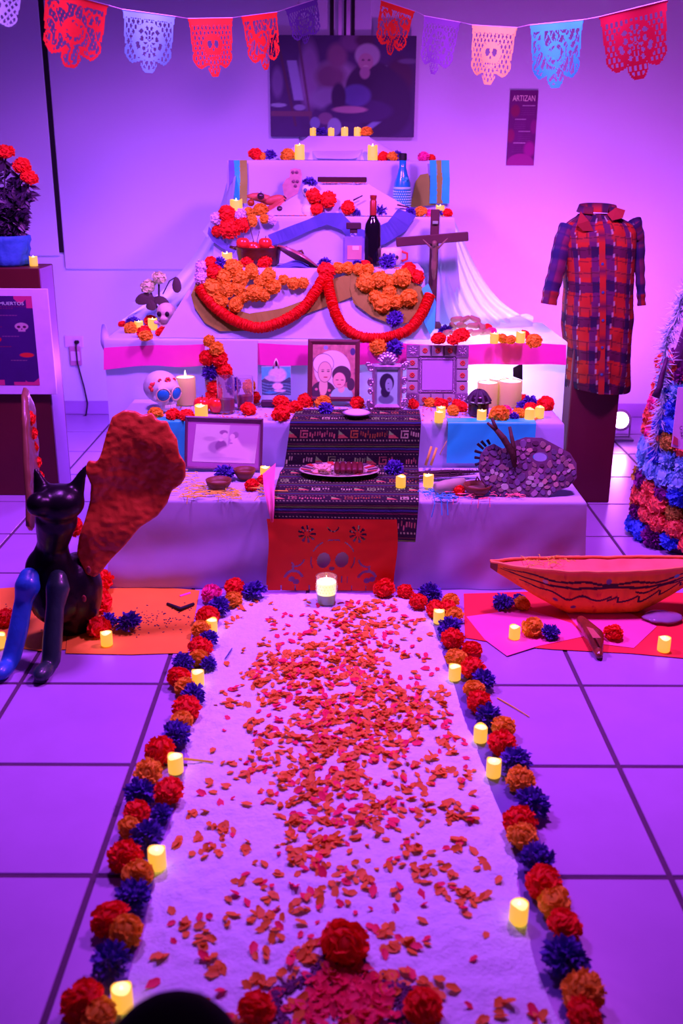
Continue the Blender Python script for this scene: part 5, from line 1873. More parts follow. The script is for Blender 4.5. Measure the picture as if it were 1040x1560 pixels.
for j in range(m_):
    for i in range(n):
        if not skull_hole((i + .5) / n, (j + .5) / m_):
            b.f.append((vid(i, j + 1), vid(i + 1, j + 1), vid(i + 1, j), vid(i, j)))
b.build('cut_paper_skull', M_REDF, None, 'large red cut-paper sheet with a skull hanging before the lowest tier', 'paper cutting', smooth=True)

# ================================================================== FRAMED PICTURES
def picture_frame(name, label, TL, TR, BR, BL, bw, depth, mf, fn, nu, nv, mt=None, matw=0.0, cat='picture', group=None):
    TL, TR, BR, BL = map(V, (TL, TR, BR, BL))
    x, y = (BR - BL), (TL - BL)
    w_, h_ = x.length, y.length
    R = frame3(x, y)
    t = empty(name, (BL + BR) / 2, label, cat, group)
    L = lambda a, c, d: BL + R @ V((a, c, d))
    out = [(0, 0), (w_, 0), (w_, h_), (0, h_)]
    inn = [(bw, bw), (w_ - bw, bw), (w_ - bw, h_ - bw), (bw, h_ - bw)]
    for i in range(4):
        o0, o1, i0, i1 = out[i], out[(i + 1) % 4], inn[i], inn[(i + 1) % 4]
        m0 = ((o0[0] + i0[0]) / 2, (o0[1] + i0[1]) / 2)
        m1 = ((o1[0] + i1[0]) / 2, (o1[1] + i1[1]) / 2)
        b = MB()
        vs = [L(*o0, 0), L(*o1, 0), L(*i1, 0), L(*i0, 0), L(*o0, depth * .7), L(*o1, depth * .7), L(*m1, depth), L(*m0, depth), L(*i1, depth * .55), L(*i0, depth * .55)]
        b.add(vs, [(3, 2, 1, 0), (0, 1, 5, 4), (4, 5, 6, 7), (7, 6, 8, 9), (2, 3, 9, 8), (0, 4, 7, 9, 3), (1, 2, 8, 6, 5)])
        part(b, 'frame_rail', mf, t)
    part(MB().prism([L(bw * .8, bw * .8, .002), L(w_ - bw * .8, bw * .8, .002), L(w_ - bw * .8, h_ - bw * .8, .002), L(bw * .8, h_ - bw * .8, .002)], R @ V((0, 0, .002))), 'backing' if not mt else 'mount', mt or mf, t)
    mw = bw + matw
    print_panel('picture_print', L(mw, mw, .0050), x.normalized() * (w_ - 2 * mw), y.normalized() * (h_ - 2 * mw), nu, nv, fn, t)
    return t, L, w_, h_


def wedding(u, v):
    im = np.tile(np.array(A(212, 108, 236)), (len(u), 1)) * (1 + .10 * fbm(u, v, 4, 1))[:, None]
    im = put(im, np.clip((u - .53) * 60, 0, 1) * np.clip((v - .30) * 4, 0, 1) * .85, A(180, 72, 218))
    im = put(im, E(u, v, .24, .62, .10, .06, .6) * .55, A(165, 75, 200))
    # groom: dark suit, pale shirt, dark hair, bending to the bride
    im = put(im, E(u, v, .38, .40, .15, .17, .25), A(168, 78, 202))
    im = put(im, E(u, v, .43, .44, .09, .15, .25), A(140, 52, 172))
    im = put(im, E(u, v, .45, .80, .065, .06, .25), A(150, 58, 180))
    im = put(im, E(u, v, .475, .72, .042, .075, .2), A(222, 122, 238))
    im = put(im, E(u, v, .42, .60, .035, .04, .3), A(225, 130, 242))
    # bride: veil falling to the lower right, face turned left
    edge = .62 + (.84 - v) * .42
    veil = np.clip((edge - u) * 30, 0, 1) * np.clip((u - (.60 - (.84 - v) * .16)) * 30, 0, 1) * np.clip((.86 - v - 6 * np.maximum(0, np.abs(u - .64) - .05) ** 1.6) * 30, 0, 1)
    im = put(im, veil, A(230, 134, 246))
    im = put(im, E(u, v, .64, .74, .052, .085, .2), A(158, 64, 192))
    im = put(im, E(u, v, .595, .69, .042, .080, .2), A(226, 128, 242))
    im = put(im, E(u, v, .585, .52, .028, .02, .4), A(165, 75, 205))
    im = put(im, E(u, v, .66, .22, .28, .24, .3), A(228, 132, 245))
    im = put(im, E(u, v, .30, .18, .20, .09, .5) * .5, A(178, 84, 212))
    im = put(im, E(u, v, .45, .10, .35, .05, .5) * .5, A(185, 90, 220))
    return np.clip(im, .003, 1)


picture_frame('wedding_photo', 'faded wedding photograph in a thin dark frame, leaning on the lowest tier', D(290, 634, 4.005), D(405, 637, 4.005), D(399, 718, 3.955), D(281, 714, 3.955), .011, .014,
              mat('plum_frame', A(95, 20, 95), .3, var=.1, coat=.4), wedding, 110, 80, mat('mauve_mount', A(165, 50, 190), .7), .020)


def two_women(u, v):
    im = np.tile(np.array(A(170, 60, 130)), (len(u), 1)) * (1 + .7 * fbm(u, v, 9, 6))[:, None]
    im = put(im, np.clip(fbm(u, v, 7, 8) * 4 - .5, 0, .8), A(110, 30, 120))
    im = put(im, E(u, v, .93, .86, .06, .07, .2), A(60, 25, 120))
    im = put(im, E(u, v, .30, .93, .05, .04, .3), A(120, 70, 210))
    im = put(im, E(u, v, .46, .52, .42, .36, .04), A(198, 120, 225))
    dk_, sk = A(62, 22, 70), A(200, 95, 180)
    im = put(im, E(u, v, .26, .06, .30, .24, .06), dk_)
    for cx, cy in ((.10, .14), (.40, .12), (.22, .05), (.44, .03)):
        im = put(im, E(u, v, cx, cy, .035, .025, .3), A(190, 60, 150))
    im = put(im, E(u, v, .26, .20, .10, .18, .15), sk)
    im = put(im, E(u, v, .25, .62, .245, .20, .05), dk_)
    im = put(im, E(u, v, .25, .62, .235, .19, .05), A(205, 140, 228))
    im = put(im, E(u, v, .29, .47, .165, .20, .05), A(90, 30, 90))
    im = put(im, E(u, v, .29, .47, .155, .19, .06), sk)
    for ex in (.24, .37):
        im = put(im, E(u, v, ex, .48, .035, .012, .3), A(90, 35, 90))
        im = put(im, E(u, v, ex, .51, .04, .006, .4), A(110, 45, 110))
    im = put(im, E(u, v, .31, .37, .05, .012, .3), A(160, 30, 90))
    im = put(im, E(u, v, .70, .02, .26, .17, .06), A(140, 110, 215))
    im = put(im, E(u, v, .90, .24, .09, .12, .08), dk_)
    im = put(im, E(u, v, .68, .42, .22, .17, .05), dk_)
    im = put(im, E(u, v, .68, .16, .08, .08, .2), sk)
    im = put(im, E(u, v, .63, .32, .155, .155, .05), A(90, 30, 90))
    im = put(im, E(u, v, .63, .315, .145, .145, .06), A(205, 90, 175))
    for ex in (.58, .70):
        im = put(im, E(u, v, ex, .32, .035, .010, .3), A(90, 35, 90))
    im = put(im, E(u, v, .63, .235, .045, .010, .3), A(160, 30, 90))
    return np.clip(im, .003, 1)


M_MAR = mat('maroon_frame', A(92, 18, 62), .35, var=.12, coat=.3)
picture_frame('framed_drawing', 'maroon-framed colour drawing of two women on the second tier', D(470, 517, 4.415), D(550, 517, 4.415), D(547, 612, 4.33), D(468, 611, 4.33), .020, .014, M_MAR, two_women, 110, 130)


def small_photo(u, v):
    im = np.tile(np.array(A(150, 110, 225)), (len(u), 1))
    im = put(im, E(u, v, .45, .15, .36, .14, .2), A(95, 60, 160))
    im = put(im, E(u, v, .48, .62, .34, .26, .1), A(38, 14, 70))
    im = put(im, E(u, v, .42, .36, .22, .16, .2), A(38, 14, 70))
    im = put(im, E(u, v, .58, .55, .17, .19, .15), A(135, 90, 205))
    im = put(im, E(u, v, .55, .60, .04, .016, .3), A(50, 20, 90))
    im = put(im, E(u, v, .56, .44, .05, .012, .3), A(60, 25, 100))
    return np.clip(im, .003, 1)


# ornate silver frame
M_SIL = mat('silver_leaf', (.62, .58, .66), .28, .85, var=.2, scale=30)
Yb = 4.25
BL, BR = D(566, 626, Yb), D(612, 626, Yb)
TLp = D(566, 556, Yb + .03)
x, y = V((BR.x - BL.x, 0, 0)), V((0, TLp.y - BL.y, TLp.z - BL.z))
w_, h_ = x.length, y.length
R = frame3(x, y)
BL.z = Z2 + .004
L = lambda a_, c_, d_: BL + R @ V((a_ * w_, c_ * h_, d_))
t = empty('silver_photo_frame', BL + x * .5, 'ornate silver frame with a small portrait of a dark-haired woman', 'picture')
b = MB()
out, inn = [(0, 0), (1, 0), (1, 1), (0, 1)], [(.16, .13), (.84, .13), (.84, .88), (.16, .88)]
for i in range(4):
    o0, o1, i0, i1 = out[i], out[(i + 1) % 4], inn[i], inn[(i + 1) % 4]
    b2_ = MB()
    md = lambda p, q: ((p[0] + q[0]) / 2, (p[1] + q[1]) / 2)
    b2_.add([L(*o0, 0), L(*o1, 0), L(*i1, 0), L(*i0, 0), L(*o0, .010), L(*o1, .010), L(*md(o1, i1), .020), L(*md(o0, i0), .020), L(*i1, .008), L(*i0, .008)],
            [(3, 2, 1, 0), (0, 1, 5, 4), (4, 5, 6, 7), (7, 6, 8, 9), (2, 3, 9, 8), (0, 4, 7, 9, 3), (1, 2, 8, 6, 5)])
    part(b2_, 'frame_rail', M_SIL, t)
for k, (cx, cy, rx, ry) in enumerate(((-.05, .93, .13, .09), (1.05, .93, .13, .09), (-.06, .62, .09, .10), (1.06, .62, .09, .10), (-.06, .42, .08, .07), (1.06, .42, .08, .07), (-.02, .10, .14, .10), (1.02, .10, .14, .10),
                                      (-.12, 1.00, .10, .05), (1.12, 1.00, .10, .05), (-.10, .16, .07, .10), (1.10, .16, .07, .10), (.12, .0, .12, .05), (.88, .0, .12, .05))):
    sc = MB()
    c0 = L(cx, cy, .008)
    sp = []
    for i in range(22):
        a_ = i / 21 * 2.1 * PI * (1 if cx > .5 else -1)
        rr = 1 - .7 * i / 21
        sp.append(c0 + R @ V((rx * w_ * rr * math.cos(a_), ry * h_ * rr * math.sin(a_), .004 * i / 21)))
    sc.tube(sp, [.0065 - .003 * i / 21 for i in range(22)], 7).ell(c0, (rx * w_ * .7, .006, ry * h_ * .7), None, 10, 7)
    part(sc, 'scroll', M_SIL, t, True)
cr = MB()
for i in range(7):
    a_ = PI * (.12 + .76 * i / 6)
    tip = L(.5 + .30 * math.cos(a_), 1.03 + .20 * math.sin(a_), .012)
    cr.tube([L(.5, 1.0, .010), L(.5 + .2 * math.cos(a_), 1.0 + .12 * math.sin(a_), .016), tip], [.004, .0075, .008], 8)
    cr.ell(tip, .009, None, 8, 6)
part(cr, 'shell_crest', M_SIL, t, True)
bd_ = MB()
for i in range(9):
    bd_.ell(L(.14 + .72 * i / 8, .05, .014), .005, None, 8, 6)
part(bd_, 'beading', M_SIL, t, True)
print_panel('picture_print', L(.15, .12, .006), x * .70, y * .77, 44, 60, small_photo, t)

# tin mirror with painted tiles
BL, BR, TLp = D(619, 611, 4.36), D(711, 611, 4.36), D(619, 521, 4.42)
x, y = V((BR.x - BL.x, 0, 0)), V((0, TLp.y - BL.y, TLp.z - BL.z))
BL.z = Z2 + .003
w_, h_ = x.length, y.length
R = frame3(x, y)
LM = lambda a_, c_, d_: BL + R @ V((a_ * w_, c_ * h_, d_))
t = empty('tin_mirror', BL + x * .5, 'square tin mirror framed with red-flowered tiles on the second tier', 'mirror')
M_TIN = mat('embossed_tin', (.42, .36, .48), .35, .75, var=.25, scale=30, bump=.3, bscale=90)
M_TIL = mat('glazed_lilac_tile', A(150, 75, 180), .25, var=.1, coat=.4)
M_TIR = mat('glazed_red_flower', A(190, 30, 60), .3)
bw = .19
part(MB().prism([LM(0, 0, 0), LM(1, 0, 0), LM(1, 1, 0), LM(0, 1, 0)], R @ V((0, 0, .006))), 'back_plate', M_TIN, t)
for cx in (bw / 2, 1 - bw / 2):
    for cy in (bw / 2, 1 - bw / 2):
        c0 = LM(cx, cy, .010)
        part(MB().box(c0, (bw * w_ * 1.12, bw * h_ * 1.12, .012), R, .002), 'corner_block', M_TIN, t)
        st_ = MB()
        for k in range(8):
            a_ = k * PI / 4
            d = R @ V((math.cos(a_), math.sin(a_), 0))
            p = c0 + R @ V((0, 0, .0065))
            st_.tube([p + d * .004, p + d * .014, p + d * .020], [.0012, .003, .0008], 6)
        part(st_, 'star_relief', M_SIL, t, True)
for side in range(4):
    for k in range(3):
        f = bw + (1 - 2 * bw) * (k + .5) / 3
        cx, cy = ((f, bw * .45), (f, 1 - bw * .45), (bw * .45, f), (1 - bw * .45, f))[side]
        c0 = LM(cx, cy, .009)
        tl = part(MB().box(c0, (bw * w_ * .98, bw * h_ * .98, .006), R, .0015), 'tile', M_TIL, t)
        fm = MB()
        for q in range(8):
            a_ = q * PI / 4
            fm.ell(c0 + R @ V((.0085 * math.cos(a_), .0085 * math.sin(a_), .0032)), (.0042, .0042, .0042) , None, 6, 5)
        fm.ell(c0 + R @ V((0, 0, .0035)), .004, None, 6, 5)
        fo_ = fm.build('tile_flower', M_TIR, None, smooth=True)
        fo_.parent = tl
        fo_.matrix_parent_inverse = (p_matrix(t) @ tl.matrix_parent_inverse @ p_matrix(tl)).inverted()
rp = MB()
n_ = 26
for side in range(4):
    for k in range(n_):
        f = bw + (1 - 2 * bw) * (k + .5) / n_
        g = bw + .035
        cx, cy = ((f, g), (f, 1 - g), (g, f), (1 - g, f))[side]
        rp.ell(LM(cx, cy, .010), (.0028, .0028, .0028), None, 6, 5)
part(rp, 'rope_edge', M_SIL, t, True)
part(MB().prism([LM(bw + .06, bw + .06, .007), LM(1 - bw - .06, bw + .06, .007), LM(1 - bw - .06, 1 - bw - .06, .007), LM(bw + .06, 1 - bw - .06, .007)], R @ V((0, 0, .002))), 'mirror_glass',
     mat('mirror_glass', (.62, .55, .80), .22, .35, var=0), t)


def landscape(u, v):
    im = np.tile(np.array(A(80, 120, 235)), (len(u), 1))
    im = put(im, Bx(u, v, -1, 2, -1, .52), A(58, 45, 130))
    im = put(im, E(u, v, .55, .72, .30, .26, .3), A(205, 150, 240))
    im = put(im, E(u, v, .30, .60, .2, .1, .4), A(180, 130, 225))
    im = put(im, (v < .60 - .6 * np.abs(u - .1)) * (v > .48) * .9, A(70, 40, 110))
    im = put(im, (v < .64 - .6 * np.abs(u - .95)) * (v > .46) * .9, A(60, 35, 100))
    im = put(im, ((np.sin(v * 60 + 4 * np.sin(u * 6)) > .3) & (v < .46)) * .6, A(110, 95, 215))
    im = put(im, E(u, v, .55, .32, .18, .12, .3), A(215, 170, 245))
    im = put(im, E(u, v, .62, .16, .2, .05, .3), A(200, 150, 240))
    im = put(im, E(u, v, .32, .10, .2, .04, .4), A(60, 90, 220))
    return np.clip(im * (1 + .25 * fbm(u, v, 12, 3))[:, None], .003, 1)


q = [D(398, 559, 4.335), D(443, 558, 4.335), D(443, 602, 4.315), D(399, 602, 4.315)]
t = empty('small_painting', (q[2] + q[3]) / 2, 'small unframed lake landscape painting on a mini easel', 'painting')
part(MB().prism([q[3], q[2], q[1], q[0]], (0, .010, 0)), 'canvas', mat('canvas_side', A(150, 95, 220), .8), t)
print_panel('painted_face', q[3] + V((0, -.0006, 0)), q[2] - q[3], q[0] - q[3], 60, 60, landscape, t)
b = MB()
c0 = (q[0] + q[1]) / 2
for s in (-1, 1):
    b.tube([c0 + V((s * .012, -.003, -.004)), c0 + V((s * .006, .002, .022)), c0 + V((0, .006, .034))], .003, 7)
part(b, 'easel_clip', mat('pale_clip', A(215, 130, 225), .4), t, True)
c1 = (q[2] + q[3]) / 2
part(MB().box((c1.x, 4.315, Z2 + .016), (.135, .03, .028), None, .004).tube([c0 + V((0, .02, .02)), V((c1.x, 4.40, Z2 + .004))], .005, 6), 'easel_base', mat('easel_dark', (.05, .02, .04), .6), t)

# ================================================================== SKULLS
def sugar_skull(name, label, c, s, rz, eye, base, details=True, sockets=None):
    me = blob([('e', (0, .12, .20), (.86, .98, .80)), ('e', (0, -.42, -.28), (.52, .46, .50)), ('e', (0, -.55, -.68), (.40, .32, .26)), ('e', (-.50, -.45, -.25), (.20, .26, .18)), ('e', (.50, -.45, -.25), (.20, .26, .18)), ('e', (0, -.72, .28), (.62, .20, .22))], .07, 4)
    me.transform(Matrix.Scale(s, 4))
    me.materials.append(base)
    t = empty(name, c, label, 'skull', None, (0, 0, rz))
    link('cranium', me, t)
    for sx in (-1, 1):
        b = MB().ell((0, 0, 0), (.30 * s, .13 * s, .29 * s), None, 18, 10)
        o = b.build('eye_socket', eye, t, smooth=True)
        o.location = (sx * .34 * s, -.80 * s, .0)
        o.rotation_euler = (.1, 0, sx * .35)
        if details:
            ring_ = MB().tube([V((.33 *s *math.cos(a_), -.03 * s, .32 * s * math.sin(a_))) for a_ in [i * 2 * PI / 24 for i in range(25)]], .035 * s, 6)
            ring_.build('eye_ring', mat('skull_pink_paint', A(225, 120, 200), .5), o, smooth=True)
    b = MB().prism([V((0, -.92 * s, -.12 * s)), V((-.10 * s, -.90 * s, -.36 * s)), V((.10 * s, -.90 * s, -.36 * s))], (0, -.03 * s, 0))
    b.build('nose_hole', mat('skull_navy_paint', A(60, 40, 150), .6), t)
    b = MB()
    for i in range(-3, 4):
        b.box((i * .085 * s, (-.90 + abs(i) * .022) * s, -.60 * s), (.07 * s, .06 * s, .14 * s), None, .012 * s)
    b.build('teeth', mat('skull_teeth', A(215, 165, 240), .4), t)
    if details:
        rdn = random.Random(3)
        for fx, fz, fr2, cm in ((.0, .66, .16, 'skull_red_paint'), (-.66, .36, .24, 'skull_red_paint'), (.4, .62, .10, 'skull_red_paint'), (-.35, .66, .10, 'skull_red_paint')):
            b = MB()
            # lies on the cranium ellipsoid
            yy = .12 - .98 * math.sqrt(max(.02, 1 - (fx / .86) ** 2 - ((fz - .20) / .80) ** 2))
            for k in range(6):
                a_ = k * PI / 3
                b.ell(((fx + fr2 * .62 * math.cos(a_)) * s, (yy - .0 + abs(fx) * .1) * s, (fz + fr2 * .62 * math.sin(a_)) * s), (fr2 * .45 * s, .05 * s, fr2 * .45 * s), None, 8, 6)
            b.build('painted_flower', mat('skull_red_paint', A(215, 30, 70), .5), t, smooth=True)
        b = MB()
        for k in range(9):
            a_ = -.9 + 1.8 * k / 8
            b.ell((.62 * math.sin(a_) * s, (-.70 + .25 * a_ * a_) * s, .50 * s), .035 * s, None, 6, 5)
        b.build('painted_dots', mat('skull_navy_paint', A(60, 40, 150)), t, smooth=True)
    return t


c = D(247, 594, 4.24)
sugar_skull('sugar_skull', 'large painted white skull with bright blue eye sockets', V((c.x, 4.24, Z2 + .084)), .088, .62, mat('bright_blue_paint', A(20, 70, 225), .4), mat('skull_white', A(195, 140, 240), .5, var=.06))
# small skull figure on tier three, left
c = G(255, 506, Z3)
t = empty('skull_figure', c, 'small pink clay skull figure with black eyes on the left of the third tier', 'figure')
k = ppm(c)
me = blob([('e', c + V((0, 0, 31 / k)), (15 / k, 14 / k, 13.5 / k)), ('e', c + V((-2 / k, -8 / k, 22 / k)), (8 / k, 7 / k, 6 / k)), ('c', c + V((0, 0, 16 / k)), c + V((0, 0, 4 / k)), 9 / k, 13 / k), ('c', c + V((-9 / k, -3 / k, 14 / k)), c + V((-16 / k, -8 / k, 16 / k)), 3.5 / k, 3 / k), ('c', c + V((9 / k, -3 / k, 14 / k)), c + V((14 / k, -8 / k, 7 / k)), 3.5 / k, 3 / k)], .004, 3)
M_PCL = mat('pink_clay', A(205, 95, 200), .6, var=.3, scale=45)
me.materials.append(M_PCL)
setparent(link('body', me), t)
for sx in (-9, 3):
    part(MB().ell(c + V((sx / k, -13 / k, 29 / k)), (3.4 / k, 2.2 / k, 4 / k), None, 10, 7), 'eye', M_BLACK, t, True)
# skull doll with purple flower hat on tier five
c = V((D(470, 300, 5.03).x, 5.03, Z5 + .003))
k = ppm(c)
t = empty('skull_doll', c, 'little white skull doll wearing a purple flower by the tray', 'figure')
me = blob([('c', c + V((0, 0, 5 / k)), c + V((0, 0, 24 / k)), 13 / k, 6 / k), ('e', c + V((0, 0, 36 / k)), (11 / k, 10.5 / k, 10 / k)), ('e', c + V((0, -6 / k, 29 / k)), (6 / k, 5 / k, 5 / k))], .004, 3)
me.materials.append(mat('doll_white', A(205, 130, 225), .6, var=.1))
setparent(link('body', me), t)
for sx in (-4.5, 4.5):
    part(MB().ell(c + V((sx / k, -9.5 / k, 36 / k)), (3 / k, 2 / k, 3.2 / k), None, 10, 7), 'eye', mat('skull_navy_paint', A(60, 40, 150)), t, True)
put_flower('purple', c + V((2 / k, 0, 47 / k)), 11 / k, (0, -.3, 1), parent=t, name='flower_hat')
# pink ornate cut-out
c = D(447, 296, 5.20)
t = empty('pink_cutout', c, 'pink ornate skull cut-out standing behind the skull doll', 'ornament')
ol = [(430, 282), (436, 272), (441, 270), (442, 258), (449, 256), (458, 258), (460, 266), (459, 278), (455, 290), (450, 305), (440, 322), (433, 300)]
part(MB().prism([D(x_, y_, 5.20) for x_, y_ in ol], (0, -.006, 0)), 'plate', mat('rose_card', A(190, 70, 175), .6, var=.3, scale=40), t)
for x_, y_ in ((447, 276), (453, 276), (450, 283), (446, 262), (452, 262)):
    p = D(x_, y_, 5.19)
    part(MB().ell(p, (.008, .004, .007), None, 10, 6), 'cut_detail', mat('plum_detail', A(130, 35, 130), .6), t, True)

# ================================================================== FOOD, BOTTLES AND OTHER OFFERINGS
M_CLAY = mat('dark_clay', A(78, 14, 22), .45, var=.2, coat=.2)
M_APPLE = mat('red_apple', A(225, 20, 45), .25, var=.2, scale=10, coat=.3)
M_TWIG = mat('twig', (.06, .025, .02), .8, var=.3)


def apple(c, r, label, group, m=None):
    t = empty('apple', c - V((0, 0, r * .9)), label, 'apple', group)
    prof = [(.02, -.78), (.35, -.88), (.7, -.70), (.95, -.2), (1.0, .15), (.88, .6), (.55, .86), (.22, .84), (.03, .66)]
    part(MB().lathe([(a_ * r, z * r) for a_, z in prof], 20, c), 'fruit', m or M_APPLE, t, True)
    part(MB().tube([c + V((0, 0, r * .6)), c + V((r * .1, 0, r * 1.15))], [r * .06, r * .05], 6), 'stem', M_TWIG, t)


for px, py, r, lb in ((307, 617, 13, 'left of two red apples behind the candle on the second tier'), (329, 617, 13, 'right of two red apples left of the glasses')):
    p = G(px, py + r, Z2 + .002)
    rr = r / ppm(p)
    apple(p + V((0, .02, rr * .9)), rr, lb, 'apples on the second tier')
cc = V((D(394, 395, 4.74).x, 4.74, Z4 + .002))
k = ppm(cc)
t = empty('clay_dish', cc, 'oval dark clay dish filled with red apples', 'dish')
prof = [(.80, 0), (.93, .008), (1.0, .05), (1.04, .072), (1.10, .078), (1.10, .083), (1.0, .080), (.93, .055), (.86, .014), (.02, .012)]
part(MB().lathe([(a_ * 33 / k, z) for a_, z in prof], 36, cc, sy=.8), 'bowl', M_CLAY, t, 50)
for s in (-1, 1):
    part(MB().tube([cc + V((s * 34 / k, -.012, .074)), cc + V((s * 42 / k, 0, .080)), cc + V((s * 34 / k, .012, .074))], .007, 8), 'handle', M_CLAY, t, True)
for i, (px, py, lb) in enumerate(((370, 372, 'leftmost apple in the clay dish'), (385, 378, 'second apple from the left in the clay dish'), (404, 372, 'tallest apple at the right of the clay dish'), (392, 384, 'low apple at the front of the clay dish'), (412, 380, 'small apple at the right rim of the clay dish'))):
    p = D(px, py, 4.72 + .02 * (i % 2))
    p.z = max(p.z, Z4 + .07)
    apple(p, .032 if i != 4 else .02, lb, 'apples in the clay dish')
for s, (x1_, y1_) in enumerate(((374, 322), (395, 352))):
    MB().tube([D(389, 378, 4.75), D(x1_, y1_, 4.78)], .0016, 5).build('incense_stick', M_TWIG, None, ('long' if s == 0 else 'short') + ' thin incense stick rising from the clay dish', 'incense')
# lid leaning on the dish
lc_ = D(455, 385, 4.70)
Rlid = Matrix.Rotation(math.radians(28), 3, 'Y') @ Matrix.Rotation(math.radians(-18), 3, 'X')
lc_.z = Z4 + .045
t = empty('clay_cover', lc_, 'dark clay lid leaning against the apple dish', 'lid')
part(MB().lathe([(.002, .016), (.05, .014), (.095, .004), (.108, -.002), (.108, -.009), (.09, -.006), (.04, .004), (.002, .006)], 36, lc_, Rlid, sy=.55), 'lid_disc', mat('glazed_clay', A(145, 40, 100), .3, coat=.4), t, 50)
part(MB().tube([lc_ + Rlid @ V((-.02, 0, .012)), lc_ + Rlid @ V((0, 0, .03)), lc_ + Rlid @ V((.02, 0, .012))], .006, 8), 'lid_handle', M_CLAY, t, True)
sheet('purple_crepe', 'crumpled violet crepe paper in front of the clay lid', [D(418, 408, 4.66), D(450, 396, 4.68), D(470, 404, 4.66)], [D(420, 413, 4.63), D(450, 410, 4.63), D(474, 412, 4.63)], 12, 20, .010, 2.0, M_PURPLE, 'paper', 4)

# wine bottle
c = V((D(567, 400, 4.75).x, 4.75, Z4 + .002))
t = empty('wine_bottle', c, 'dark wine bottle with red foil neck', 'bottle')
M_DKGL = mat('dark_green_glass', (.006, .006, .008), .08, coat=.5, var=.1)
part(MB().lathe([(.030, 0), (.037, .004), (.0375, .02), (.0375, .165), (.034, .188), (.020, .212), (.0145, .225), (.0140, .235)], 28, c), 'glass', M_DKGL, t, 50)
part(MB().lathe([(.0155, .225), (.0158, .285), (.0135, .288), (.0135, .296), (.0155, .298), (.0155, .312), (.002, .313)], 20, c), 'foil', mat('red_foil', A(150, 18, 45), .35, .2), t, 50)
# square decanter
c = V((D(538, 400, 4.74).x, 4.74, Z4 + .002))
t = empty('spirit_decanter', c, 'square clear glass spirit bottle with a dark stopper', 'bottle')
part(MB().box(c + V((0, 0, .066)), (.098, .062, .132), None, .008, 2), 'glass', mat('bluish_bottle_glass', (.45, .50, .85), .12, glass=.55, var=.1, coat=.5), t, 40)
part(MB().box(c + V((0, 0, .045)), (.084, .048, .070), None, .004), 'spirit', mat('amber_spirit', (.75, .35, .35), .05, glass=.8), t)
part(MB().box(c + V((.004, -.0325, .062)), (.066, .0012, .062)), 'paper_label', mat('pink_label', A(185, 70, 160), .6), t)
part(MB().box(c + V((.010, -.0335, .082)), (.030, .0012, .018)), 'label_panel', mat('label_white', A(215, 130, 230), .6), t)
part(MB().lathe([(.017, .130), (.015, .140), (.014, .160)], 16, c), 'neck', M_GLASS, t, True)
part(MB().box(c + V((0, 0, .178)), (.068, .045, .028), None, .003), 'stopper', mat('dark_stopper', A(60, 15, 60), .4), t)
part(MB().box(c + V((0, 0, .156)), (.034, .034, .020), None, .002), 'collar', mat('dark_stopper', A(60, 15, 60)), t)
# painted mug
c = V((D(595, 400, 4.76).x, 4.76, Z4 + .002))
t = empty('painted_mug', c, 'round painted pottery mug behind the wine bottle', 'mug')
part(MB().lathe([(.03, 0), (.045, .006), (.054, .04), (.052, .070), (.046, .078), (.043, .078), (.048, .06), (.045, .012), (.002, .010)], 28, c), 'body', mat('cream_pottery', A(220, 130, 215), .35, var=.06, coat=.3), t, True)
part(MB().tube([c + V((.048, -.01, .065)), c + V((.075, -.01, .055)), c + V((.075, -.01, .03)), c + V((.05, -.01, .02))], .006, 8), 'handle', mat('red_glaze', A(200, 25, 60), .3), t, True)
for a_, z, mm in ((-2.2, .05, A(30, 20, 80)), (-1.75, .035, A(200, 40, 90)), (-1.4, .05, A(60, 60, 190)), (-1.1, .04, A(30, 15, 60))):
    p = c + V((.0535 * math.cos(a_), .0535 * math.sin(a_), z))
    part(MB().ell(p, (.009, .004, .010), None, 8, 6), 'painted_motif', mat('motif_%d' % int(abs(a_) * 10), mm, .4), t, True)
# crucifix
Yc = 4.86
top, bot = D(658, 319, Yc), D(655, 500, Yc)
t = empty('crucifix', V((top.x, Yc, Z3)), 'dark wooden crucifix standing at the right of the bottle tier', 'crucifix')
M_CRW = mat('crucifix_wood', A(78, 18, 60), .5, var=.25, scale=10)
xm = (top.x + bot.x) / 2 + .01
part(MB().box((xm, Yc, (top.z + Z3) / 2), (.040, .030, top.z - Z3), None, .003), 'upright', M_CRW, t)
l_, r_ = D(603, 369, Yc - .025), D(713, 360, Yc - .025)
mid = (l_ + r_) / 2
part(MB().box((mid.x, Yc - .026, mid.z), (r_.x - l_.x, .026, .042), (0, -math.atan2(r_.z - l_.z, r_.x - l_.x), 0), .003), 'crossbeam', M_CRW, t)
hd = V((xm, Yc - .05, mid.z - .018))
me = blob([('e', hd + V((-.004, -.008, 0)), (.013, .013, .016)), ('c', hd + V((0, .006, -.02)), hd + V((0, .010, -.075)), .016, .012), ('c', hd + V((-.012, .006, -.024)), hd + V((-.060, .014, .020)), .006, .004), ('c', hd + V((.012, .006, -.024)), hd + V((.062, .014, .026)), .006, .004),
           ('c', hd + V((-.005, .010, -.075)), hd + V((-.008, .004, -.115)), .010, .008), ('c', hd + V((.005, .010, -.075)), hd + V((.004, .004, -.115)), .010, .008), ('c', hd + V((-.007, .004, -.115)), hd + V((0, .014, -.165)), .008, .005), ('c', hd + V((.004, .004, -.115)), hd + V((.002, .014, -.165)), .008, .005)], .0035, 2)
me.materials.append(mat('carved_figure', A(112, 42, 82), .5, var=.15))
setparent(link('carved_body', me), t)
part(MB().box((xm, Yc - .022, mid.z + .075), (.026, .008, .014), None, .002), 'name_plate', mat('plate_silver', A(170, 120, 210), .3, .5), t)
part(MB().box((xm, Yc - .0, Z3 + .012), (.09, .08, .024), None, .004), 'foot', M_CRW, t)

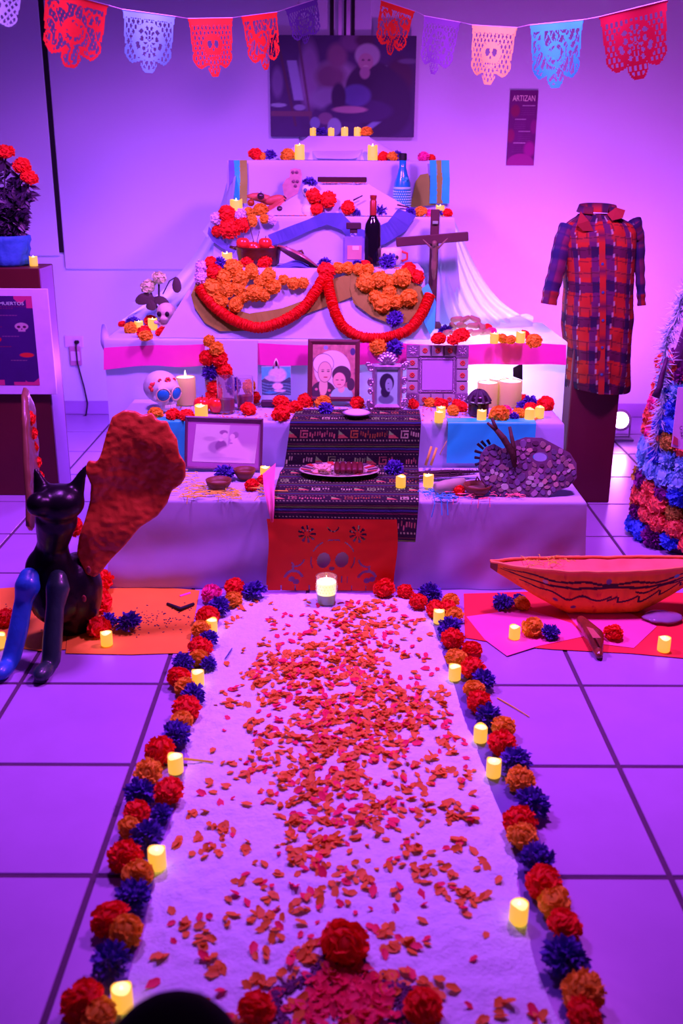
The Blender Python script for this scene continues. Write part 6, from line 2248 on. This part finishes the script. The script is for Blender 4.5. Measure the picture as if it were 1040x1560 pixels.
# blue bottle wrapped in lace
c = V((D(612, 300, 5.2).x, 5.20, Z5 + .002))
t = empty('blue_bottle', c, 'tall blue painted bottle with a lace wrap', 'bottle')
part(MB().lathe([(.034, 0), (.042, .006), (.043, .12), (.040, .150), (.026, .19), (.018, .22), (.017, .262)], 28, c), 'glass', mat('blue_bottle_paint', A(25, 70, 210), .25, var=.15, coat=.4), t, True)
part(MB().lathe([(.0195, .256), (.0195, .285), (.016, .288), (.002, .288)], 16, c), 'stopper', M_BLACK, t, 40)
b = MB()
for i in range(26):
    for j in range(9):
        a_ = i * 2 * PI / 26 + (j % 2) * .12
        b.ell(c + V((.0438 * math.cos(a_), .0438 * math.sin(a_), .012 + j * .012)), (.0042, .0042, .0046), None, 5, 4)
part(b, 'lace_wrap', mat('white_lace', A(150, 110, 240), .8), t, True)
part(MB().lathe([(.0445, .118), (.0455, .124), (.0440, .130)], 28, c), 'lace_hem', mat('white_lace', A(150, 110, 240)), t, True)
for a_, z in ((-1.2, .155), (-1.5, .165), (-1.0, .168)):
    part(MB().ell(c + V((.034 * math.cos(a_), .034 * math.sin(a_), z)), (.010, .006, .010), None, 8, 6), 'blue_rosette', mat('rosette_blue', A(40, 90, 240), .5), t, True)

# bananas and plums
M_BAN = mat('pink_red_banana', A(190, 45, 95), .5, var=.3, scale=14)
for i, (pts, lb) in enumerate((([(376, 299), (392, 300), (408, 304), (418, 308)], 'uppermost banana of the bunch'), ([(400, 308), (412, 306), (424, 303), (432, 300)], 'banana curving to the right end of the bunch'),
                               ([(406, 317), (416, 318), (426, 311), (434, 302)], 'lower right banana of the bunch'), ([(402, 322), (414, 323), (424, 316), (433, 306)], 'lowest banana of the bunch'))):
    P = [D(x_, y_, 5.08 - .012 * i) for x_, y_ in pts]
    t = empty('banana', P[0], lb, 'banana', 'bananas')
    path = [P[0].lerp(P[1], f) for f in (0, .5)] + [P[1].lerp(P[2], f) for f in (0, .5)] + [P[2].lerp(P[3], f) for f in (0, .5, 1)]
    part(MB().tube(path, [.006, .017, .021, .022, .021, .016, .007], 8), 'fruit', M_BAN, t, True)
    part(MB().ell(path[-1], .007, None, 8, 6), 'tip', M_TWIG, t, True)
M_PLUM = mat('dark_plum', A(58, 12, 60), .3, var=.2, coat=.3)
for px, py, lb in ((397, 299, 'dark plum resting on top of the bananas'), (426, 319, 'dark plum in front of the bananas'), (382, 309, 'reddish plum left of the bananas')):
    p = D(px, py, 5.03)
    t = empty('plum', p, lb, 'plum', 'plums')
    part(MB().ell(p, (.018, .018, .017), None, 14, 9), 'fruit', M_PLUM if 'reddish' not in lb else mat('red_plum', A(150, 30, 30), .3), t, True)
    part(MB().tube([p + V((0, 0, .015)), p + V((.003, 0, .023))], .0015, 5), 'stem', M_TWIG, t)
# tray
c = D(521, 272, 5.11)
t = empty('dark_tray', V((c.x, 5.11, 1.478)), 'flat dark tray lying on the cloth-covered box', 'tray')
part(MB().box((c.x, 5.115, 1.482), (.232, .085, .006), None, .002), 'tray_base', mat('tray_dark', A(55, 8, 35), .4), t)
for dy in (-.040, .040):
    part(MB().box((c.x, 5.115 + dy, 1.492), (.236, .006, .022), None, .002), 'tray_rim', mat('tray_dark', A(55, 8, 35)), t)
for dx in (-.116, .116):
    part(MB().box((c.x + dx, 5.115, 1.492), (.006, .08, .022), None, .002), 'tray_rim', mat('tray_dark', A(55, 8, 35)), t)
b = MB()
for q in range(60):
    p = V((c.x + fr.uniform(-.10, .12), fr.uniform(5.06, 5.07), 1.477))
    b.box(p, (.008, .004, .003), (0, 0, fr.uniform(0, 3)))
for q in range(260):
    zz = fr.choice(((Z5, 4.985, 5.03, -.2, .5), (Z5, 4.985, 5.04, -.42, .0), (Z4, 4.63, 4.66, -.1, .3)))
    p = V((fr.uniform(zz[3], zz[4]), fr.uniform(zz[1], zz[2]), zz[0] + .003))
    b.box(p, (.009, .004, .002), (fr.uniform(-.3, .3), fr.uniform(-.3, .3), fr.uniform(0, 3)))
for q in range(420):
    p = V((fr.uniform(-.75, .85), fr.uniform(4.06, 4.42), Z2 + .004))
    b.box(p, (.011, .005, .002), (fr.uniform(-.3, .3), fr.uniform(-.3, .3), fr.uniform(0, 3)))
b.build('tiny_petals', M_PETO, None, 'tiny orange petal shreds strewn over the altar tiers', 'petals', kind='stuff')
for i, (x0_, y0_, x1_, y1_) in enumerate(((605, 312, 623, 316), (538, 305, 552, 298))):
    MB().tube([D(x0_, y0_, 5.0), D(x1_, y1_, 5.01)], [.004, .003], 6).build('dark_twig', M_TWIG, None, ('dark' if i == 0 else 'thin') + ' twig lying ' + ('right of the purple flower by the tray' if i == 0 else 'between the marigolds and the wine bottle'), 'twig')

# dry roses on tier three
base = G(250, 492, Z3)
M_ROSE = mat('dry_rose', A(205, 115, 190), .7, var=.25, scale=30)
ROSE_MESH = flower_mesh('rose', M_ROSE, 77)
M_DLEAF = mat('dry_leaf', A(72, 22, 70), .6, var=.3)
for i, ((px, py), r, lb) in enumerate((((226, 437), 13, 'left dried pale rose with dark leaves'), ((242, 424), 12, 'upper dried pale rose with dark leaves'))):
    h = D(px, py, 4.85)
    t = empty('dried_rose', base + V((.01 * i, 0, 0)), lb, 'rose', 'dried roses')
    part(MB().tube([base + V((.01 * i, 0, 0)), D(240 + 4 * i, 470, 4.86), D(232 + 10 * i, 452, 4.86), h], [.006, .005, .005, .005], 7), 'stem', M_STEM, t, True)
    rr = r / ppm(h)
    rh = link('rose_head', ROSE_MESH)
    rh.location = h
    rh.rotation_euler = (.5, -.3 + .4 * i, i)
    rh.scale = (rr, rr, rr * 1.1)
    setparent(rh, t)
    lvs = ([(220, 455, 30, 18, -.2), (245, 458, 26, 14, .3), (232, 465, 12, 16, 0)], [(269, 434, 14, 24, 0), (278, 468, 15, 15, .2), (230, 466, 16, 13, 0)])[i]
    for (lx, ly, wx, hy, an) in lvs:
        c0 = D(lx, ly, 4.83)
        kk = ppm(c0)
        sh = [V((.5 * math.cos(q) * (1 - .25 * math.sin(q)), 0, .5 * math.sin(q))) for q in [j * 2 * PI / 14 for j in range(14)]]
        lf = MB()
        lf.add([c0 + V((0, -.006, 0))] + [c0 + Matrix.Rotation(an, 3, 'Y') @ V((p.x * wx / kk, .004 * math.sin(j), p.z * hy / kk)) for j, p in enumerate(sh)], [(0, 1 + j, 1 + (j + 1) % 14) for j in range(14)])
        part(lf, 'leaf', M_DLEAF, t, True)
    if i == 1:
        part(MB().tube([D(248, 448, 4.86), D(258, 428, 4.86), D(268, 422, 4.86)], .003, 6), 'twig', M_STEM, t)
MB().prism([D(199, 461, 4.98), D(222, 457, 4.98), D(214, 464, 4.97), D(204, 471, 4.97)], (0, -.003, 0)).build('pale_ribbon', mat('pale_mint_ribbon', A(190, 235, 255), .4), None, 'small pale mint ribbon end left of the dried roses', 'ribbon')
MB().prism([D(309, 352, 5.0), D(320, 337, 4.99), D(322, 350, 4.99), D(316, 362, 4.99)], (0, -.004, 0)).build('pale_ribbon', mat('pale_mint_ribbon', A(190, 235, 255), .4), None, 'pale mint ribbon scrap left of the red flower cluster', 'ribbon')

# knobbly roots on tier three, right
M_ROOT = mat('pinkish_root', A(165, 62, 118), .7, var=.25, scale=25, bump=.3, bscale=70)
rm = []
for s in range(3):
    rr = random.Random(s)
    me = blob([('c', (-.6, 0, 0), (.5, .1 * s, .1), .42, .34), ('e', (.3, .25, .15), (.3, .25, .25)), ('e', (-.3, -.3, .2), (.28, .22, .2))], .13, 3)
    me.transform(Matrix.Scale(.036, 4))
    me.materials.append(M_ROOT)
    rm.append(me)
i = 0
for (px, py) in ((682, 506), (697, 508), (712, 507), (727, 506), (738, 508), (688, 497), (704, 497), (720, 496), (733, 497), (697, 488), (710, 488), (724, 488)):
    p = G(px, min(py + 8, 512), Z3)
    row = 0 if py > 500 else (1 if py > 492 else 2)
    p = G(px, 513 - row * 2, Z3) + V((0, .02 * row, .018 + row * .022))
    lb = f"{['bottom', 'middle', 'top'][row]}-row pinkish knobbly root, {ORD[(i if row == 0 else i - 5 if row == 1 else i - 9)]} from the left in the heap"
    link('ginger_root', rm[i % 3], None, lb, 'root', 'knobbly roots heaped on the right', loc=p, rot=(fr.uniform(-.4, .4), fr.uniform(-.4, .4), fr.uniform(0, 6)))
    i += 1

# tumblers
M_LIQ = mat('dark_red_drink', (.45, .03, .05), .05, glass=.6)
for px, w_, h_, Y, lb in ((345, 27, .155, 4.20, 'taller front glass tumbler with a dark drink'), (374, 26, .140, 4.27, 'rear glass tumbler with a dark drink')):
    c = D(px, 630, Y)
    c.z = Z2 + .003
    r = w_ / 2 / ppm(c)
    t = empty('glass_tumbler', c, lb, 'glass', 'drinking glasses')
    part(MB().lathe([(r * .92, 0), (r * .95, .002), (r, h_), (r * .95, h_), (r * .89, .010), (.001, .009)], 28, c), 'glass', M_GLASS, t, 50)
    part(MB().lathe([(r * .88, .011), (r * .90, .060), (.001, .060)], 24, c), 'drink', M_LIQ, t, 50)
# jar under dark lace
c = G(730, 636, Z2 + .002)
k = ppm(c)
t = empty('lace_jar', c + V((0, .03, 0)), 'dark jar under a black ruffled lace cover', 'jar')
c = c + V((0, .045, 0))
part(MB().lathe([(14 / k, 0), (16 / k, .01), (16 / k, .075), (13 / k, .09)], 24, c), 'jar_body', mat('jar_dark', A(40, 6, 45), .25), t, True)
b = MB()
def lace(u, v):
    a_ = u * 2 * PI
    r = (3 + 15 * v + 3.0 * math.sin(a_ * 9) * v * v) / k
    return c + V((r * math.cos(a_), r * math.sin(a_), .112 - .055 * v * v + .006 * math.sin(a_ * 9 + 1) * v))
part(MB().grid(lace, 80, 10), 'lace_cover', mat('black_lace', A(60, 20, 80), .7, var=.7, scale=60), t, True)
part(MB().tube([c + V((17 / k * math.cos(a_), 17 / k * math.sin(a_), .062)) for a_ in [i * 2 * PI / 24 for i in range(25)]], .003, 6), 'band', mat('silver_trim', A(160, 100, 190), .4, .5), t)
# white dish
c = G(543, 634, Z2 + .012)
k = ppm(c)
t = empty('white_dish', c, 'small dark dish heaped with white salt on the runner', 'dish')
part(MB().lathe([(10 / k, 0), (16 / k, .002), (23 / k, .016), (22 / k, .017), (15 / k, .006), (.001, .005)], 28, c), 'dish', mat('dish_dark', A(50, 15, 60), .4), t, True)
part(MB().lathe([(21.6 / k, .0165), (15 / k, .022), (7 / k, .025), (.001, .026)], 24, c), 'salt', mat('salt', (.78, .78, .82), .9), t, True)

# oval plate with tamales
pc_ = G(517, 722, Z1 + .012)
k = ppm(pc_)
t = empty('oval_plate', pc_, 'oval painted plate of food on the woven runner', 'plate')
part(MB().lathe([(.50, 0), (.55, .002), (.66, .010), (.98, .018), (1.0, .020), (.96, .022), (.66, .014), (.5, .007), (.01, .006)], 40, pc_, Matrix.Scale(1, 3), sx=62 / k, sy=62 / k * .72) if False else
     MB().lathe([(a_ * 62 / k, z) for a_, z in [(.50, 0), (.55, .002), (.66, .010), (.98, .018), (1.0, .020), (.96, .022), (.66, .014), (.5, .007), (.01, .006)]], 44, pc_, sy=.62), 'plate_body', mat('plate_white', A(190, 95, 195), .3, coat=.4), t, True)
for q in range(18):
    a0 = q * 2 * PI / 18
    P = []
    for a_ in (a0, a0 + .17):
        for r_ in (.70, .95):
            P.append(pc_ + V((r_ * 62 / k * math.cos(a_), r_ * 62 / k * .62 * math.sin(a_), .0155 + (r_ - .7) * .028 + .0015)))
    part(MB().prism([P[0], P[1], P[3], P[2]], (0, 0, .001)), 'rim_patch', mat('rim_red', A(170, 25, 60), .4) if q % 2 else mat('rim_violet', A(90, 30, 100), .4), t)
M_TAM = mat('dark_red_tamale', A(92, 10, 40), .5, var=.25, coat=.15, bump=.4, bscale=60)
for q in range(5):
    x_ = pc_.x + (-.010 + q * .0235)
    c0 = V((x_, pc_.y - .005, pc_.z + .028))
    tb = MB().tube([c0 + V((0, -.055, 0)), c0 + V((0, -.05, 0)), c0 + V((0, 0, .005)), c0 + V((0, .05, 0)), c0 + V((0, .055, 0))], [.006, .012, .0135, .012, .006], 12)
    tb.build('tamale', M_TAM, None, f'{ORD[q]} dark red roll from the left on the oval plate', 'food', 'rolls on the oval plate', smooth=True)
M_SWE = mat('pink_sweet', A(215, 90, 175), .5, var=.4, scale=40)
b = MB()
for q in range(60):
    p = pc_ + V((fr.uniform(-.105, -.035), fr.uniform(-.045, .04), .014 + fr.uniform(0, .018)))
    b.ell(p, (fr.uniform(.006, .011), fr.uniform(.006, .010), .006), None, 7, 5, .15)
b.build('pink_popcorn', M_SWE, None, 'heap of pale pink sweets on the left of the oval plate', 'sweets', kind='stuff', smooth=True)

# clay bowls on the lowest tier
for px, py, r, lb in ((332, 749, 20, 'larger front clay bowl before the wedding photograph'), (372, 732, 17, 'rear clay bowl at the wedding photograph corner'), (728, 757, 22, 'brown clay bowl in front of the mosaic palette')):
    c = G(px, py, Z1 + .003)
    k = ppm(c)
    c = c + V((0, r / k * .6, 0))
    t = empty('clay_bowl', c, lb, 'bowl', 'small clay bowls')
    rr = r / k
    part(MB().lathe([(rr * .45, 0), (rr * .6, .002), (rr * .9, .022), (rr, .040), (rr * .94, .041), (rr * .82, .024), (rr * .5, .008), (.001, .007)], 30, c), 'bowl', mat('brown_clay', A(110, 28, 42), .5, var=.2), t, True)
    part(MB().lathe([(rr * .80, .022), (.001, .024)], 24, c, closed=False), 'filling', mat('dark_filling', A(120, 45, 95), .7, var=.5, scale=50), t, True)
    if px == 728:
        part(MB().tube([c + V((.0, rr * .95, .038)), c + V((.006, rr * 1.1, .052)), c + V((.014, rr * .95, .038))], .004, 7), 'lug', mat('brown_clay', A(110, 28, 42)), t, True)
# straw and paper shreds
def shreds(name, label, spots, n, m, L=(.02, .06), w_=.0018, droop=.0):
    b = MB()
    for q in range(n):
        px, py, sx, sy = fr.choice(spots)
        p = G(px + fr.gauss(0, sx), py + fr.gauss(0, sy), Z1 + .008 + fr.uniform(0, .008))
        p.y = max(3.575, min(p.y, 4.0))
        a_ = fr.uniform(0, 2 * PI)
        l_ = fr.uniform(*L)
        d = V((math.cos(a_), math.sin(a_) * .6, 0)) * l_
        mid_ = p + d * .5 + V((fr.uniform(-.006, .006), 0, fr.uniform(0, .006)))
        e = p + d
        if e.y < 3.57:
            e.z -= (3.57 - e.y) * 1.5
        b.tube([p, mid_, e], [w_, w_ * 1.1, w_ * .7], 5, flat=.5)
    return b.build(name, m, None, label, 'shreds', kind='stuff')


shreds('straw_shreds', 'orange straw shreds strewn before the wedding photograph', [(300, 745, 20, 6), (350, 752, 25, 5), (280, 730, 14, 8), (400, 745, 10, 8), (320, 750, 30, 6)], 120, M_STRAW, (.025, .075), .0024)
shreds('blue_shreds', 'blue paper shreds in front of the pale clay roll', [(655, 748, 9, 5), (672, 752, 8, 6), (680, 765, 7, 4)], 70, mat('blue_shred', A(50, 80, 235), .6), (.015, .045), .0018)
shreds('pink_shreds', 'pink and orange paper shreds around the brown bowl', [(690, 748, 12, 4), (755, 752, 14, 3), (785, 753, 10, 3), (720, 756, 16, 3)], 55, mat('pink_shred', A(235, 60, 150), .6), (.02, .05), .0018)
b = MB()
b.tube([D(660, 752, 3.60), D(662, 768, 3.55), D(657, 788, 3.535)], .0020, 5)
for x_ in (672, 681):
    b.tube([D(x_, 762, 3.568), D(x_ + 1, 785, 3.54)], .0022, 5)
b.build('hanging_blue_shreds', mat('blue_shred', A(50, 80, 235)), None, 'blue paper shreds hanging over the edge of the lowest tier', 'shreds', kind='stuff')
sheet('pink_tissue_twist', 'twisted bright pink tissue left of the woven runner', [D(400, 722, 3.80), D(402, 745, 3.60), D(408, 775, 3.535), D(412, 795, 3.525)], [D(420, 705, 3.86), D(418, 735, 3.62), D(418, 770, 3.53), D(416, 795, 3.52)], 10, 24, .008, 1.5, mat('pink_tissue_bright', A(240, 60, 200), .6, transl=.2), 'paper', 7)
# twig bundle, copal sticks, clay roll
p0, p1 = G(622, 726, Z1 + .02), G(745, 720, Z1 + .02)
for q in range(14):
    o_ = V((0, fr.uniform(-.02, .03), fr.uniform(-.008, .018)))
    a_ = p0.lerp(p1, fr.uniform(0, .25)) + o_
    b_ = p0.lerp(p1, fr.uniform(.7, 1)) + o_ * .6
    b = MB().tube([a_, a_.lerp(b_, .5) + V((0, 0, fr.uniform(-.006, .006))), b_], [.004, .0035, .0015], 6)
    for s in range(8):
        c0 = a_.lerp(b_, fr.uniform(.3, 1))
        d = V((fr.uniform(-.01, .01), fr.uniform(-.01, .01), fr.uniform(.002, .012)))
        b.tube([c0, c0 + d], [.0018, .001], 5)
    b.build('herb_twig', mat('dried_herb', A(75, 22, 70), .8, var=.3), None, 'dark dried herb twig in the bundle behind the clay roll', 'twig', 'bundle of dried herb twigs', smooth=True)
for q, (x0_, y0_, x1_, y1_) in enumerate(((648, 697, 657, 680), (656, 697, 665, 682), (665, 690, 680, 672))):
    a_ = G(x0_, y0_ + 12, Z1 + .02)
    MB().tube([a_, D(x1_, y1_, min(4.02, a_.y + .02))], [.006, .005] if q < 2 else [.002, .0015], 8).build('wood_stick', mat('pale_wood', A(210, 100, 90), .7), None, f'{["left thick", "right thick", "thin"][q]} pale stick standing in the herb bundle', 'stick', smooth=True)
c0, c1 = G(664, 744, Z1 + .026), G(706, 736, Z1 + .028)
MB().tube([c0 + V((-.004, 0, 0)), c0, c0.lerp(c1, .3), c0.lerp(c1, .7), c1, c1 + V((.006, 0, 0))], [.012, .022, .026, .025, .022, .010], 16).build('clay_roll', mat('pale_mauve_clay', A(165, 85, 165), .6, var=.1), None, 'pale mauve roll lying beside the brown bowl', 'roll', smooth=True)

# mosaic palette
pp0 = V((.72, 3.632, Z1 + .004))
pn = V((0, -.20, .085)).normalized()
ol = [(729, 712), (732, 692), (740, 681), (752, 676), (766, 684), (780, 673), (800, 666), (825, 667), (848, 679), (868, 690), (878, 706), (878, 728), (866, 742), (850, 747), (835, 757), (800, 760), (765, 757), (745, 746), (733, 730)]
t = empty('mosaic_palette', pp0, 'large painter palette covered in violet shell mosaic, leaning on the lowest tier', 'palette')
P = []
for i in range(len(ol)):
    for s in range(3):
        (xa_, ya_), (xb_, yb_) = ol[i], ol[(i + 1) % len(ol)]
        P.append(PLN(xa_ + (xb_ - xa_) * s / 3, ya_ + (yb_ - ya_) * s / 3, pp0, pn))
hole = [PLN(823 + 11.5 * math.cos(q * 2 * PI / 24), 696 + 7 * math.sin(q * 2 * PI / 24), pp0, pn) for q in range(24)]
bm = bmesh.new()
def loop_(pts):
    vs = [bm.verts.new(p) for p in pts]
    return [bm.edges.new((vs[i], vs[(i + 1) % len(vs)])) for i in range(len(vs))]
ed = loop_(P) + loop_(hole)
bmesh.ops.triangle_fill(bm, edges=ed, use_beauty=True)
ex = bmesh.ops.extrude_face_region(bm, geom=bm.faces[:])
for q in ex['geom']:
    if isinstance(q, bmesh.types.BMVert):
        q.co -= pn * .022
bmesh.ops.recalc_face_normals(bm, faces=bm.faces)
me = bpy.data.meshes.new('palette_board')
bm.to_mesh(me)
bm.free()
me.materials.append(mat('palette_board', A(95, 30, 110), .5, var=.3, scale=14, coat=.2))
setparent(link('palette_board', me), t)


def inside(x_, y_):
    c_ = False
    j = len(ol) - 1
    for i in range(len(ol)):
        (xi, yi), (xj, yj) = ol[i], ol[j]
        if (yi > y_) != (yj > y_) and x_ < (xj - xi) * (y_ - yi) / (yj - yi) + xi:
            c_ = not c_
        j = i
    return c_


chm = []
cols = [(110, 45, 150), (150, 60, 170), (175, 75, 160), (85, 25, 95), (170, 95, 195), (130, 55, 130), (95, 40, 130)]
for i, cc_ in enumerate(cols):
    rr = random.Random(i)
    n_ = 7 + i % 3
    pts = [V((math.cos(q * 2 * PI / n_) * rr.uniform(.75, 1.1), math.sin(q * 2 * PI / n_) * rr.uniform(.7, 1.0), 0)) for q in range(n_)]
    b = MB().prism(pts, (0, 0, .35))
    b.v = [(x_ * (.85 if z > .1 else 1), y_ * (.85 if z > .1 else 1), z) for x_, y_, z in b.v]
    chm.append(b.mesh('shell_chip', mat('shell_%d' % i, A(*cc_), .15, var=.2, coat=.7)))
Rp = frame3((1, 0, 0), V((0, pn.z, -pn.y)))
placed = []
tries = 0
while len(placed) < 240 and tries < 9000:
    tries += 1
    x_, y_ = fr.uniform(730, 878), fr.uniform(667, 759)
    r_ = fr.choice((4, 5, 6, 7))
    if not all(inside(x_ + dx, y_ + dy) for dx, dy in ((r_, 0), (-r_, 0), (0, r_), (0, -r_))):
        continue
    if ((x_ - 823) / (13 + r_)) ** 2 + ((y_ - 696) / (9 + r_)) ** 2 < 1:
        continue
    if any(math.hypot(x_ - a_, y_ - b_) < (r_ + c_) * .72 for a_, b_, c_ in placed):
        continue
    placed.append((x_, y_, r_))
    w8 = 4 if (y_ > 715 and fr.random() < .22) else (fr.choice((0, 3, 5, 6, 6)) if x_ < 785 else fr.choice((0, 1, 2, 3, 5, 6, 1)))
    p = PLN(x_, y_, pp0, pn)
    o = link('shell_chip', chm[w8])
    o.location = p + pn * .0
    o.rotation_euler = (Rp @ Matrix.Rotation(fr.uniform(0, 6.28), 3, 'Z') @ Matrix.Rotation(fr.uniform(-.15, .15), 3, 'X')).to_euler()
    s_ = r_ / ppm(p)
    o.scale = (s_ * fr.uniform(.75, 1.35), s_ * fr.uniform(.75, 1.2), .010)
    setparent(o, t)
M_BRK = mat('dark_bark', A(60, 14, 30), .7, var=.3, bump=.4, bscale=50)
b = MB().tube([PLN(784, 712, pp0 + pn * .012, pn), PLN(781, 692, pp0 + pn * .02, pn), PLN(767, 668, pp0 + pn * .03, pn), PLN(756, 655, pp0 + pn * .03, pn)], [.008, .012, .013, .010], 9)
b.tube([PLN(757, 657, pp0 + pn * .03, pn), PLN(742, 644, pp0 + pn * .035, pn)], [.008, .005], 8).tube([PLN(757, 657, pp0 + pn * .03, pn), PLN(749, 637, pp0 + pn * .03, pn)], [.008, .006], 8)
part(b, 'forked_stick', M_BRK, t, True)
part(MB().tube([PLN(784, 705, pp0 + pn * .016, pn), PLN(782, 680, pp0 + pn * .02, pn), PLN(776, 650, pp0 + pn * .03, pn)], [.009, .009, .006], 9), 'straight_stick', M_BRK, t, True)
for (xa_, ya_, xb_, yb_) in ((736, 684, 727, 676), (740, 680, 733, 672), (746, 677, 742, 670), (733, 690, 723, 687), (731, 698, 723, 697), (730, 706, 724, 708)):
    part(MB().tube([PLN(xa_, ya_, pp0 - pn * .01, pn), PLN(xb_, yb_, pp0 - pn * .005, pn)], [.005, .006], 7), 'bristle', M_BLACK, t)
